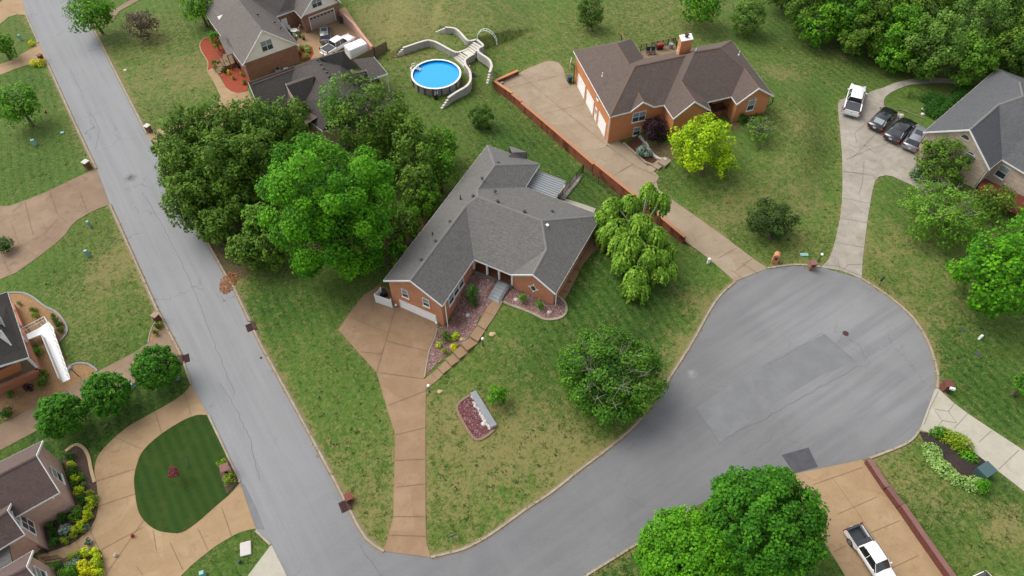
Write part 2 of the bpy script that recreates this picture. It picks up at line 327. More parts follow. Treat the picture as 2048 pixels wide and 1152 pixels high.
M['roof_brown'] = m_shingle('brown_shingles', C(94, 82, 76), C(114, 100, 92), C(102, 89, 82))
M['roof_right'] = m_shingle('slate_grey_shingles', C(84, 85, 88), C(106, 107, 109), C(94, 95, 97))
M['roof_taupe'] = m_shingle('taupe_shingles', C(104, 98, 94), C(132, 125, 120), C(118, 111, 106))
M['roof_dark'] = m_shingle('charcoal_shingles', C(70, 66, 63), C(94, 88, 84), C(80, 76, 72))
M['roof_pink'] = m_shingle('mauve_shingles', C(98, 82, 78), C(118, 100, 94), C(108, 90, 86))
M['brick'] = m_brick('red_orange_brick', C(216, 134, 92), C(228, 152, 112), C(220, 182, 154))
M['brick_or'] = m_brick('smooth_orange_brick', C(226, 148, 96), C(232, 156, 106), C(222, 154, 108))
M['brick_ow'] = m_brick('stained_orange_brick', C(160, 96, 68), C(176, 108, 78), C(156, 100, 74), stain=0.75)
M['brick_cap'] = m_brick('bright_brick_cap', C(212, 146, 106), C(222, 158, 118), C(198, 138, 104))
M['brick_br'] = m_brick('brown_mixed_brick', C(150, 98, 72), C(176, 126, 98), C(180, 160, 140))
M['brick_pk'] = m_brick('pink_brick', C(224, 180, 162), C(236, 196, 178), C(232, 200, 184))
M['stone'] = m_brick('pale_rubble_stone', C(236, 216, 194), C(206, 176, 150), C(240, 228, 208), sz=2.2)
M['brick_dk'] = m_brick('maroon_brick', C(128, 74, 62), C(144, 88, 76), C(118, 76, 66))
M['brick_dkc'] = m_brick('mauve_brick_cap', C(142, 102, 96), C(152, 112, 106), C(128, 92, 88))
M['block'] = m_brick('pale_retaining_block', C(222, 218, 208), C(190, 186, 178), C(150, 146, 140), sz=2.0)
M['blockcap'] = m_conc('block_capstone', C(236, 230, 216), C(220, 214, 202))
M['ledge'] = m_brick('grey_ledge_stone', C(168, 160, 150), C(132, 126, 120), C(100, 96, 92), sz=1.8)
M['step'] = m_conc('blue_grey_concrete', C(150, 154, 156), C(166, 170, 172))
M['white'] = m_flat('white_paint', (0.72, 0.72, 0.71, 1), 0.45)
M['offwhite'] = m_flat('cream_siding', C(246, 244, 234, .85), 0.7)
M['glass'] = m_flat('window_glass', (0.05, 0.06, 0.065, 1), 0.08, spec=0.8)
M['blind'] = m_flat('pale_blind_pane', C(150, 170, 172), 0.3)
M['black'] = m_flat('black_metal', (0.012, 0.012, 0.013, 1), 0.5)
M['rubber'] = m_flat('tyre_rubber', (0.018, 0.018, 0.018, 1), 0.85)
M['rim'] = m_flat('alloy', (0.45, 0.45, 0.46, 1), 0.3, 0.8)
M['carwhite'] = m_flat('white_car_paint', (0.80, 0.80, 0.80, 1), 0.25, coat=0.6)
M['carblack'] = m_flat('black_car_paint', (0.010, 0.010, 0.012, 1), 0.18, coat=1.0)
M['carsilver'] = m_flat('silver_car_paint', (0.24, 0.25, 0.27, 1), 0.3, 0.4, coat=0.6)
M['cargrey'] = m_flat('grey_car_paint', (0.17, 0.18, 0.19, 1), 0.3, 0.4, coat=0.6)
M['carglass'] = m_flat('car_glass', (0.012, 0.014, 0.016, 1), 0.05, spec=0.9)
M['carglassl'] = m_flat('pale_rear_glass', C(150, 168, 166), 0.1, spec=0.9)
M['redlens'] = m_flat('red_lens', (0.22, 0.01, 0.01, 1), 0.2)
M['clearlens'] = m_flat('clear_lens', (0.45, 0.45, 0.46, 1), 0.1)
M['bedliner'] = m_flat('bed_liner', C(64, 68, 74), 0.8)
M['tonneau'] = m_flat('tonneau_vinyl', C(72, 74, 80), 0.8)
M['chrome'] = m_flat('chrome', (0.6, 0.6, 0.6, 1), 0.2, 0.9)
M['bark'] = m_plain('bark', C(110, 98, 84), 0.9)
M['deadwood'] = m_plain('pale_dead_wood', C(150, 142, 126), 0.9)
M['wood'] = m_plain('weathered_wood', C(150, 126, 98), 0.85, scale=1.5)
M['wooddeck'] = m_plain('red_stained_deck', C(112, 52, 38), 0.8)
M['fencewood'] = m_plain('grey_brown_fence_boards', C(138, 122, 92), 0.9)
M['metalroof'] = m_flat('pale_metal_panel', C(168, 172, 174), 0.45, 0.2)
M['binblue'] = m_flat('blue_grey_bin', C(52, 70, 96), 0.6)
M['teal'] = m_flat('pale_teal_cover', C(150, 200, 196), 0.6)
M['tgreen'] = m_flat('utility_green', C(70, 100, 100), 0.6)
M['iron'] = m_plain('rusty_cast_iron', C(84, 58, 56), 0.8)
M['poolwall'] = m_brick('grey_pool_panel', C(186, 178, 168), C(170, 162, 154), C(150, 142, 136), sz=3)
M['rock'] = m_plain('pale_rock', C(206, 180, 140), 0.9)
M['rockw'] = m_plain('white_rock', C(216, 210, 204), 0.9)
M['plum'] = m_plain('plum_stone_edging', C(150, 124, 104), 0.9)
M['globe'] = m_flat('frosted_globe', (0.82, 0.82, 0.80, 1), 0.35)
M['garage'] = m_flat('garage_white', (0.80, 0.79, 0.76, 1), 0.5)
M['garageb'] = m_flat('garage_beige', C(192, 176, 160), 0.5)
M['door'] = m_plain('brown_door', C(96, 58, 38), 0.5)
M['soil'] = m_plain('bare_soil', C(158, 128, 96), 0.95)
M['litter'] = m_bed('leaf_litter', C(84, 74, 52), C(110, 96, 66), C(136, 122, 84), 3)
M['redmulch'] = m_bed('red_mulch', C(150, 66, 44), C(172, 84, 58), C(190, 120, 90), 5, 0.3)
M['lava'] = m_bed('maroon_lava_rock', C(112, 76, 68), C(140, 102, 92), C(216, 198, 200), 5, 0.7)
M['lavad'] = m_bed('dark_maroon_rock', C(92, 46, 40), C(116, 62, 54), C(190, 174, 196), 4.5, 0.55)
M['brownmulch'] = m_bed('brown_mulch', C(84, 66, 60), C(102, 82, 74), C(124, 104, 90), 5, 0.4)
M['blackmulch'] = m_bed('black_mulch', C(50, 46, 46), C(68, 58, 56), C(104, 70, 56), 5, 0.4)
M['straw'] = m_bed('straw_mulch', C(168, 132, 92), C(150, 114, 80), C(196, 166, 120), 4, 0.5)
M['darkmulch'] = m_bed('dark_red_mulch', C(92, 56, 46), C(110, 70, 58), C(130, 92, 76), 5, 0.3)
LEAF = dict(
    dark=m_leaf('dark_green_leaves', C(40, 70, 16), C(92, 126, 42), C(124, 156, 62)),
    front=m_leaf('front_lawn_leaves', C(36, 76, 16), C(82, 128, 38), C(116, 160, 60)),
    lightmaple=m_leaf('light_maple_leaves', C(44, 96, 8), C(86, 146, 20), C(128, 184, 38)),
    darkmaple=m_leaf('dark_maple_leaves', C(30, 78, 10), C(66, 124, 22), C(104, 160, 44)),
    mid=m_leaf('mid_green_leaves', C(42, 86, 14), C(92, 146, 34), C(122, 172, 54)),
    bright=m_leaf('bright_green_leaves', C(34, 84, 4), C(84, 146, 14), C(124, 180, 28)),
    maple=m_leaf('deep_bright_leaves', C(32, 78, 12), C(68, 124, 28), C(98, 156, 46)),
    lime=m_leaf('yellow_green_leaves', C(92, 130, 8), C(148, 180, 20), C(184, 206, 40)),
    yellow=m_leaf('yellow_leaves', C(146, 156, 14), C(190, 194, 28), C(206, 206, 50)),
    chart=m_leaf('chartreuse_leaves', C(128, 156, 22), C(172, 194, 40), C(190, 206, 66)),
    grey=m_leaf('grey_green_leaves', C(54, 86, 32), C(102, 138, 66), C(134, 166, 92)),
    soft=m_leaf('soft_green_leaves', C(58, 98, 26), C(98, 142, 50), C(126, 164, 72)),
    ever=m_leaf('evergreen_needles', C(30, 52, 22), C(60, 84, 36), C(74, 96, 44)),
    cedar=m_leaf('cedar_needles', C(40, 70, 18), C(72, 106, 34), C(88, 118, 42)),
    willow=m_leaf('willow_leaves', C(66, 106, 26), C(112, 152, 54), C(142, 176, 80)),
    purple=m_leaf('purple_leaves', C(30, 16, 30), C(54, 32, 50)),
    plumt=m_leaf('dusky_purple_leaves', C(58, 48, 52), C(92, 78, 78), C(84, 100, 60)),
    magenta=m_leaf('magenta_leaves', C(92, 28, 56), C(130, 48, 84)),
    blue=m_leaf('blue_grey_needles', C(80, 104, 110), C(128, 152, 156)),
    varie=m_leaf('variegated_leaves', C(96, 132, 74), C(150, 180, 124), C(186, 206, 164)),
    olive=m_leaf('olive_green_leaves', C(84, 112, 24), C(124, 148, 40), C(140, 160, 60)),
    box=m_leaf('boxwood_leaves', C(26, 66, 16), C(52, 98, 30)),
)

# ------------------------------------------------------------------ object helpers
class MB:
    def __init__(s): s.v = []; s.f = []; s.mi = []; s.cur = 0
    def quad(s, *p):
        n = len(s.v); s.v += [tuple(q) for q in p]; s.f.append(tuple(range(n, n + len(p)))); s.mi.append(s.cur); return s
    def obox(s, o, ex, ey, ez):
        o, ex, ey, ez = map(Vector, (o, ex, ey, ez)); P = [o, o + ex, o + ex + ey, o + ey]; Q = [p + ez for p in P]; n = len(s.v)
        s.v += [tuple(p) for p in P + Q]
        fs = [(3, 2, 1, 0), (4, 5, 6, 7), (0, 1, 5, 4), (1, 2, 6, 5), (2, 3, 7, 6), (3, 0, 4, 7)]
        if ex.cross(ey).dot(ez) < 0: fs = [tuple(reversed(f)) for f in fs]
        for f in fs: s.f.append(tuple(n + i for i in f)); s.mi.append(s.cur)
        return s
    def box(s, c, size, rz=0.0):
        c = Vector(c); R = Matrix.Rotation(rz, 3, 'Z'); ex, ey, ez = R @ Vector((size[0], 0, 0)), R @ Vector((0, size[1], 0)), Vector((0, 0, size[2]))
        return s.obox(c - ex / 2 - ey / 2, ex, ey, ez)
    def tube(s, pts, rads, n=8, cap=True):
        pts = [Vector(p) for p in pts]
        if not isinstance(rads, (list, tuple)): rads = [rads] * len(pts)
        base = len(s.v); prev = None
        for i, p in enumerate(pts):
            d = (pts[min(i + 1, len(pts) - 1)] - pts[max(i - 1, 0)]).normalized()
            a = d.cross(Vector((0, 0, 1))) if abs(d.z) < 0.95 else d.cross(Vector((1, 0, 0)))
            a.normalize(); b = d.cross(a)
            for k in range(n):
                t = 2 * math.pi * k / n; s.v.append(tuple(p + (a * math.cos(t) + b * math.sin(t)) * rads[i]))
        for i in range(len(pts) - 1):
            for k in range(n):
                s.f.append((base + i * n + k, base + i * n + (k + 1) % n, base + (i + 1) * n + (k + 1) % n, base + (i + 1) * n + k)); s.mi.append(s.cur)
        if cap:
            s.f.append(tuple(base + k for k in range(n))[::-1]); s.mi.append(s.cur)
            s.f.append(tuple(base + (len(pts) - 1) * n + k for k in range(n))); s.mi.append(s.cur)
        return s
    def ball(s, c, r, sz=1.0, nu=12, nv=8):
        c = Vector(c); base = len(s.v)
        for j in range(1, nv):
            th = math.pi * j / nv
            for i in range(nu):
                ph = 2 * math.pi * i / nu; s.v.append((c.x + r * math.sin(th) * math.cos(ph), c.y + r * math.sin(th) * math.sin(ph), c.z + r * sz * math.cos(th)))
        s.v.append((c.x, c.y, c.z + r * sz)); s.v.append((c.x, c.y, c.z - r * sz)); t = len(s.v) - 2
        for i in range(nu):
            s.f.append((t, base + i, base + (i + 1) % nu)); s.mi.append(s.cur)
            s.f.append((t + 1, base + (nv - 2) * nu + (i + 1) % nu, base + (nv - 2) * nu + i)); s.mi.append(s.cur)
            for j in range(nv - 2):
                a = base + j * nu
                s.f.append((a + i, a + nu + i, a + nu + (i + 1) % nu, a + (i + 1) % nu)); s.mi.append(s.cur)
        return s
    def make(s, name, mats, parent=None, smooth=False, bevel=0):
        me = bpy.data.meshes.new(name); me.from_pydata(s.v, [], s.f); me.validate()
        for m in (mats if isinstance(mats, (list, tuple)) else [mats]): me.materials.append(m)
        if len(me.polygons) == len(s.mi): me.polygons.foreach_set('material_index', s.mi)
        if smooth: me.polygons.foreach_set('use_smooth', [True] * len(me.polygons))
        me.update(); o = bpy.data.objects.new(name, me); COL.objects.link(o)
        if parent is not None:
            o.parent = parent; o.matrix_parent_inverse = Matrix.Translation(-parent.location) if not parent.get('_loc') else Matrix()
        if bevel:
            b = o.modifiers.new('bevel', 'BEVEL'); b.width = bevel; b.segments = 2; b.limit_method = 'ANGLE'
        return o
def tag(o, label, cat, group=None):
    o['label'] = label; o['category'] = cat
    if group: o['group'] = group
    return o
def root(name, loc, label, cat, group=None, local=False, rz=0.0):
    o = bpy.data.objects.new(name, None); COL.objects.link(o); o.location = loc; o.empty_display_size = 0.3
    if local: o['_loc'] = 1; o.rotation_euler = (0, 0, rz)
    bpy.context.view_layer.update() if False else None
    return tag(o, label, cat, group)
def struct(o): o['kind'] = 'structure'; return o
def pip(p, poly):
    x, y = p; r = False; n = len(poly)
    for i in range(n):
        a = poly[i]; b = poly[(i + 1) % n]
        if (a[1] > y) != (b[1] > y) and x < (b[0] - a[0]) * (y - a[1]) / (b[1] - a[1]) + a[0]: r = not r
    return r
def sheet(name, px, mat, off=0.03, flat=None, res=0.8, parent=None, kind='structure', world_xy=None, skirt=True):
    P = world_xy or [tuple((WZ(*p) if flat is not None else G(*p))[:2]) for p in px]
    P = [p for i, p in enumerate(P) if (Vector(p) - Vector(P[i - 1])).length > 0.02]
    if flat is None:      # refine the outline so it follows the ground
        Q = []
        for i, p in enumerate(P):
            q = P[(i + 1) % len(P)]; n = max(1, int(math.dist(p, q) / res))
            Q += [(p[0] + (q[0] - p[0]) * k / n, p[1] + (q[1] - p[1]) * k / n) for k in range(n)]
        P = Q
    V = [Vector(p) for p in P]; n = len(V); E = [(i, (i + 1) % n) for i in range(n)]
    if flat is None:
        x0, x1 = min(p[0] for p in P), max(p[0] for p in P); y0, y1 = min(p[1] for p in P), max(p[1] for p in P)
        x = x0 + res / 2
        while x < x1:
            y = y0 + res / 2
            while y < y1:
                if pip((x, y), P): V.append(Vector((x, y)))
                y += res
            x += res
    vo, eo, fo, *_ = delaunay_2d_cdt(V, E, [], 1, 1e-4)
    zf = (lambda x, y: flat + off) if flat is not None else (lambda x, y: gh(x, y) + off)
    vs = [(v.x, v.y, zf(v.x, v.y)) for v in vo]
    fs = []
    for f in fo:
        a, b, c = [vo[i] for i in f[:3]]
        fs.append(tuple(f) if (b - a).cross(c - a) > 0 else tuple(reversed(f)))
    if skirt:
        nb = len(vs); ring = []
        for p in P: ring.append(len(vs)); vs.append((p[0], p[1], zf(*p))); vs.append((p[0], p[1], zf(*p) - 0.2 - off))
        for i in range(len(P)):
            a = ring[i]; b = ring[(i + 1) % len(P)]; fs.append((a, b, b + 1, a + 1))
    me = bpy.data.meshes.new(name); me.from_pydata(vs, [], fs); me.materials.append(mat); me.update()
    o = bpy.data.objects.new(name, me); COL.objects.link(o)
    if parent is not None: o.parent = parent
    elif kind: o['kind'] = kind
    return o
def ribbon(mb, pts, w, h0, h1, ground=True, side=0.0):
    """a strip of square section along world XY points"""
    P = [Vector(p[:2]) for p in pts]; L = []; R = []
    for i, p in enumerate(P):
        d = (P[min(i + 1, len(P) - 1)] - P[max(i - 1, 0)]).normalized(); n = Vector((-d.y, d.x))
        L.append(p + n * (w / 2 + side)); R.append(p - n * (w / 2 - side))
    zz = lambda q, h: (gh(q.x, q.y) if ground else 0) + h
    for i in range(len(P) - 1):
        a, b, c, d = R[i], R[i + 1], L[i + 1], L[i]
        T = [(q.x, q.y, zz(q, h1)) for q in (a, b, c, d)]; B = [(q.x, q.y, zz(q, h0)) for q in (a, b, c, d)]
        mb.quad(*T); mb.quad(B[0], B[1], T[1], T[0]); mb.quad(B[2], B[3], T[3], T[2])
        if i == 0: mb.quad(B[3], B[0], T[0], T[3])
        if i == len(P) - 2: mb.quad(B[1], B[2], T[2], T[1])
def refine(P, step=0.6):
    Q = []
    for i in range(len(P) - 1):
        n = max(1, int(math.dist(P[i][:2], P[i + 1][:2]) / step))
        Q += [tuple(P[i][a] + (P[i + 1][a] - P[i][a]) * k / n for a in (0, 1)) for k in range(n)]
    return Q + [tuple(P[-1][:2])]

# ------------------------------------------------------------------ ground
DRY = [(820, 60, 130, 1.0), (760, 30, 60, .8), (1080, 60, 160, .45), (330, 150, 110, .8), (420, 150, 60, .6), (300, 60, 70, .6), (230, 520, 45, .9), (210, 560, 60, .7), (180, 650, 80, .5),
       (1350, 30, 120, .6), (1560, 150, 40, 1), (1590, 260, 55, .8), (1610, 400, 60, .7), (1480, 400, 60, .7), (1440, 440, 50, .7), (1560, 340, 60, .5), (1650, 110, 80, .4), (1600, 480, 50, .6),
       (960, 900, 120, .75), (1060, 880, 110, .7), (900, 830, 60, .8), (900, 1000, 60, .55), (1150, 900, 60, .8), (720, 900, 80, .55), (740, 1010, 60, .7), (640, 720, 70, .25),
       (1390, 600, 40, .9), (1360, 690, 40, .9), (1300, 770, 40, .9), (1820, 480, 90, .5), (1900, 580, 100, .5), (1830, 640, 60, .5), (1760, 500, 50, .5), (1790, 950, 40, .8), (1850, 1000, 50, .6), (2010, 1050, 40, 1.1), (1990, 1090, 60, .6),
       (1200, 160, 90, .3), (60, 620, 60, .3), (40, 300, 70, .1), (900, 160, 60, .4), (950, 600, 40, .2), (1010, 700, 60, .35), (480, 560, 30, .9), (1215, 330, 30, 0), (600, 560, 60, .3), (1740, 250, 40, .1), (1290, 1130, 60, .3)]
LUSH = [(1230, 560, 130, 1.0), (1150, 640, 90, .8), (1060, 310, 90, .9), (1160, 380, 70, .9), (1000, 260, 60, .7), (900, 200, 50, .6), (580, 620, 70, .8), (520, 600, 60, .6), (1080, 740, 60, .6), (1250, 640, 80, .7),
        (60, 340, 100, .6), (50, 180, 60, .8), (120, 560, 60, .5), (330, 760, 120, .9), (170, 880, 90, .9), (60, 920, 80, .9), (450, 1120, 80, .6), (760, 40, 40, .6), (1700, 140, 120, .6), (1560, 60, 60, .8), (1640, 300, 30, .7), (1930, 700, 110, .9),
        (2000, 820, 90, .9), (1860, 1050, 70, .7), (1780, 960, 40, .4), (2000, 1000, 60, .7), (1830, 400, 60, .6), (1460, 470, 40, .6), (380, 60, 60, .5), (1340, 360, 40, .6), (1300, 1130, 80, .7), (260, 60, 40, .4), (730, 720, 60, .3), (1240, 1150, 90, .8),(1680, 1140, 40, .8)]
def blob(L):
    A = np.zeros(GX.shape)
    for px, py, r, v in L:
        c = WZ(px, py); rm = r * mpp(px, py) * 1.25
        A = A + v * np.exp(-((GX - c.x) ** 2 + (GY - c.y) ** 2) / (rm * rm) * 1.4)
    return np.clip(A, 0, 1.2)
def build_ground():
    ny, nx = GX.shape; v = np.stack([GX, GY, GZ], -1).reshape(-1, 3)
    i = np.arange(ny * nx).reshape(ny, nx); f = np.stack([i[:-1, :-1], i[:-1, 1:], i[1:, 1:], i[1:, :-1]], -1).reshape(-1, 4)
    me = bpy.data.meshes.new('lawn'); me.vertices.add(len(v)); me.vertices.foreach_set('co', v.ravel())
    me.loops.add(f.size); me.loops.foreach_set('vertex_index', f.ravel()); me.polygons.add(len(f))
    me.polygons.foreach_set('loop_start', np.arange(0, f.size, 4)); me.update(); me.validate()
    for nm, L in (('dry', DRY), ('lush', LUSH)):
        B_ = blob(L)
        if nm == 'dry':
            for K in (K_L1, K_L2, K_L3, K_L4, K_R1, K_R2, K_R2b, K_R2c, K_B, K_C1, K_C2, K_C3, K_D): B_ = B_ + 1.3 * np.exp(-seg_dist(GX, GY, w2(K), False)[0] / 0.55)
            for k_ in ('grey', 'main', 'orange', 'white'): B_ = B_ + 0.7 * np.exp(-seg_dist(GX, GY, w2(DR[k_]), True)[0] / 0.4)
        a = me.attributes.new(nm, 'FLOAT', 'POINT'); a.data.foreach_set('value', B_.ravel().astype(np.float32))
    me.materials.append(M['grass']); me.polygons.foreach_set('use_smooth', [True] * len(me.polygons))
    o = bpy.data.objects.new('ground', me); COL.objects.link(o); struct(o)
build_ground()
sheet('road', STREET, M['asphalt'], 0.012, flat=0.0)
dm_ = dict(tan_a='tan', tan_b='tan', big='tan2', ramp_drive='tan2', loop='tan', pale='whited', main='maind', orange='oranged', grey='greyd', white='whited', truck='tan', patio='tan', hfive='tan', top='tan2')
for k, v in DR.items(): sheet('driveway', v, M[dm_[k]], 0.03 + 0.003 * list(DR).index(k), flat=0.0)
sheet('lawn_island', ISLAND, M['island'], 0.09, flat=0.0)
sheet('garden_path', GARDENW, M['greyd'], 0.05, flat=None)
def strips(name, segs, w, mat, off, jit=0.0):
    mb = MB(); rj = random.Random(8)
    for s_ in segs:
        P = [G(*p) for p in s_]
        if jit:
            Q = [P[0]]
            for a, b in zip(P[:-1], P[1:]):
                n = max(1, int((b - a).length / .5)); Q += [a.lerp(b, (k + 1) / n) + Vector((rj.uniform(-jit, jit), rj.uniform(-jit, jit), 0)) for k in range(n)]
            P = Q
        for a, b in zip(P[:-1], P[1:]):
            d = Vector((b.x - a.x, b.y - a.y)).normalized(); n = Vector((-d.y, d.x, 0)) * w / 2
            a2 = Vector((a.x, a.y, a.z + off)); b2 = Vector((b.x, b.y, b.z + off)); mb.quad(a2 + n, a2 - n, b2 - n, b2 + n)
    return struct(mb.make(name, mat))
c7 = lambda L, ox, oy, s=3.0: [[(ox + x / s, oy + y / s) for x, y in seg] for seg in L]
jm = c7([[(270, 360), (160, 735)], [(0, 405), (222, 498)], [(222, 550), (475, 612)], [(60, 612), (190, 625)], [(160, 735), (443, 775)], [(225, 935), (457, 845)], [(272, 1110), (450, 1068)]], 700, 500)
jm += c7([[(272, 460), (450, 452)], [(275, 620), (450, 600)], [(260, 797), (450, 797)], [(235, 907), (455, 915)]], 700, 768)
jm += c7([[(525, 535), (700, 680), (900, 840), (1110, 1000)], [(350, 530), (650, 455)], [(425, 598), (730, 520)], [(560, 685), (810, 625)], [(610, 765), (850, 700)], [(690, 825), (890, 775)], [(820, 922), (940, 885)], [(430, 460), (525, 535)], [(1010, 1035), (1100, 985)], [(1110, 1000), (1240, 1060)]], 900, 0)
jm += c7([[(385, 155), (500, 85)], [(520, 250), (640, 190)], [(745, 460), (860, 395)], [(1010, 650), (1120, 590)], [(1110, 730), (1215, 650)], [(1085, 720), (1180, 790)], [(1150, 680), (1250, 745)]], 1100, 300)
strips('driveway_joint', jm, 0.035, M['joint'], 0.09)
jl = c7([[(300, 0), (345, 130), (410, 190)], [(480, 0), (525, 120)], [(75, 200), (115, 320)], [(150, 60), (200, 260)], [(350, 160), (260, 260), (340, 305)], [(120, 320), (225, 395)], [(20, 400), (65, 495)], [(120, 325), (260, 262)], [(165, 350), (55, 450)]], 0, 384)
jl += c7([[(930, 165), (975, 310)], [(690, 320), (850, 390)], [(580, 585), (812, 510)], [(590, 735), (812, 660)], [(1105, 45), (1150, 190)], [(600, 1000), (860, 860)], [(865, 815), (640, 1140)], [(920, 880), (940, 1000)], [(1020, 950), (1100, 1120)], [(1190, 870), (1250, 1000)], [(1330, 740), (1390, 915)], [(820, 1095), (860, 1150)], [(545, 885), (600, 1000)], [(450, 930), (480, 990)]], 0, 768)
jl += c7([[(380, 560), (520, 750), (640, 930)], [(270, 605), (570, 500)], [(420, 780), (650, 680)], [(610, 895), (790, 820)], [(690, 1130), (900, 1030)], [(390, 1010), (470, 970)]], 1536, 768)
jl += [[(300, 262), (318, 258)], [(15, 20), (35, 28)], [(40, 115), (45, 130)]]
strips('driveway_joint', jl, 0.03, M['joint'], 0.085)
jg = c7([[(510, 945), (650, 800), (770, 690)], [(590, 605), (695, 640)], [(450, 530 + 170), (480, 680)], [(560, 700), (590, 740), (520, 800), (530, 860)], [(470, 960), (600, 900), (730, 860)], [(570, 870), (640, 920)], [(450, 1030), (650, 1050)]], 1536, 0)
jg += c7([[(450, 130), (640, 160)], [(445, 290), (625, 325)], [(425, 410), (605, 440)], [(395, 555), (590, 590)], [(340, 620), (420, 660), (430, 720)], [(560, 690), (480, 690), (440, 730)], [(315, 690), (420, 700), (560, 760)], [(575, 60), (565, 200), (545, 260)], [(545, 265), (560, 300)]], 1536, 300)
jg += c7([[(1118, 470), (1080, 520)], [(1200, 530), (1115, 620)], [(1340, 635), (1262, 705)], [(1503, 752), (1380, 868)], [(1020, 402), (975, 490), (935, 600)], [(995, 505), (1080, 520), (1130, 590)], [(1000, 520), (1045, 575), (1130, 590)], [(1045, 575), (1015, 612)]], 1536, 650)
strips('driveway_joint', jg, 0.03, M['jointg'], 0.085)
sheet('road_patch', [(1563, 910), (1617, 895), (1636, 934), (1588, 947)], M['patch'], 0.018, flat=0.0, skirt=False)
sheet('road_patch', [(1392, 816), (1440, 886), (1560, 800), (1640, 752), (1712, 722), (1650, 668), (1560, 712), (1470, 762)], M['patch2'], 0.0165, flat=0.0, skirt=False)
strips('road_crack', c7([[(875, 145), (1020, 355), (1120, 290), (1330, 190)], [(1340, 300), (1310, 340), (1240, 400)]], 1100, 768) + c7([[(0, 550), (230, 420), (430, 310), (560, 240)], [(0, 240), (320, 50), (520, 220)]], 1536, 650)
       + [[(140, 135), (150, 160), (163, 184), (175, 178)], [(180, 228), (190, 240), (200, 262), (190, 300)], [(440, 768), (470, 815), (500, 880), (520, 960)], [(720, 1090), (760, 1150), (775, 1190)], [(284, 384), (330, 460), (380, 560), (430, 690), (470, 790)]], 0.04, m_plain('crack_fill', C(110, 110, 113), 0.9), 0.022, .10)
sheet('road_patch', [(481, 966), (489, 968), (515, 1020), (530, 1060), (512, 1058), (492, 1010)], M['patch2'], 0.018, flat=0.0, skirt=False)
for i, K in enumerate((K_L1, K_L2, K_L3, K_L3b, K_L4, K_L5, K_R1, K_R2, K_R2b, K_R2c, K_B, K_C1, K_C2, K_C3, K_D)):
    mb = MB(); P = w2(K); sgn = -1
    if i >= 6: sgn = 1
    if i in (10, 11, 12, 13): sgn = 1 if i in (10,) else 1
    if i in (14,): sgn = -1
    left = {0: 1, 1: 1, 2: 1, 3: 1, 4: 1, 5: 1}
    ribbon(mb, refine(P, 1.5), 0.20, -0.1, 0.12, False, side=0.0)
    struct(mb.make('kerb', M['kerb']))
    if i in (6, 7, 8, 9, 10, 12, 2, 1):
        g_ = MB(); ribbon(g_, refine(P, 1.5), 0.50, -0.05, 0.024, False, side=0.0); struct(g_.make('gutter', m_plain('gutter_grit', C(146, 134, 114), 0.95, var=0.25, scale=2) if i == 1 else bpy.data.materials.get('gutter_grit') or M['kerb']))

# ------------------------------------------------------------------ walls along lines
def wall_line(mb, P, w, zb, zt, cap=None):
    """P world xy points; zb, zt lists (bottom/top z)"""
    for i in range(len(P) - 1):
        a, b = Vector(P[i][:2]), Vector(P[i + 1][:2]); d = (b - a).normalized(); n = Vector((-d.y, d.x)) * w / 2
        L = [a - n, b - n, b + n, a + n]; z0 = [zb[i], zb[i + 1], zb[i + 1], zb[i]]; z1 = [zt[i], zt[i + 1], zt[i + 1], zt[i]]
        B = [(p.x, p.y, z) for p, z in zip(L, z0)]; T = [(p.x, p.y, z) for p, z in zip(L, z1)]
        mb.quad(*T); [mb.quad(B[k], B[(k + 1) % 4], T[(k + 1) % 4], T[k]) for k in range(4)]

ow = root('retaining_wall', WZ(1187, 333), 'long orange brick retaining wall beside the beige driveway, stepped up past its middle', 'retaining wall')
OWp = [(988, 168), (1024, 190), (1043, 207), (1100, 255), (1150, 298), (1187, 330)]
def ow_part(pts, zt, nm='wall_face', cap=True, w=0.34):
    P = [tuple(WZ(*p)[:2]) for p in pts]; b = MB(); wall_line(b, P, w, [-1.6] * len(P), [zt] * len(P)); b.make(nm, M['brick_ow'], ow)
    c = MB(); wall_line(c, P, w + 0.1, [zt + .002] * len(P), [zt + 0.09] * len(P)); c.make('wall_cap', M['brick_cap'], ow)
ow_part([(989, 169), (1024, 193)], 0.62); ow_part([(1024, 194), (1043, 209)], 0.52); ow_part([(1043, 210), (1100, 258), (1187, 333)], 0.42)
ow_part([(1188, 334), (1262, 394), (1300, 425), (1368, 482)], 0.72); ow_part([(989, 169), (1036, 148)], 0.60)
bw = root('retaining_wall', WZ(1794, 1014), 'maroon brick retaining wall with three steps beside the driveway of the parked pickup', 'retaining wall')
for seg, zt in (([(1731, 925), (1768, 980)], 0.78), ([(1769, 981), (1795, 1016)], 0.88), ([(1796, 1017), (1840, 1081), (1890, 1152), (1940, 1222)], 1.0)):
    P = [tuple(WZ(*p)[:2]) for p in seg]; b = MB(); wall_line(b, P, 0.4, [-.3] * len(P), [zt] * len(P)); b.make('wall_face', M['brick_dk'], bw)
    c = MB(); wall_line(c, P, 0.5, [zt + .002] * len(P), [zt + 0.08] * len(P)); c.make('wall_cap', M['brick_dkc'], bw)

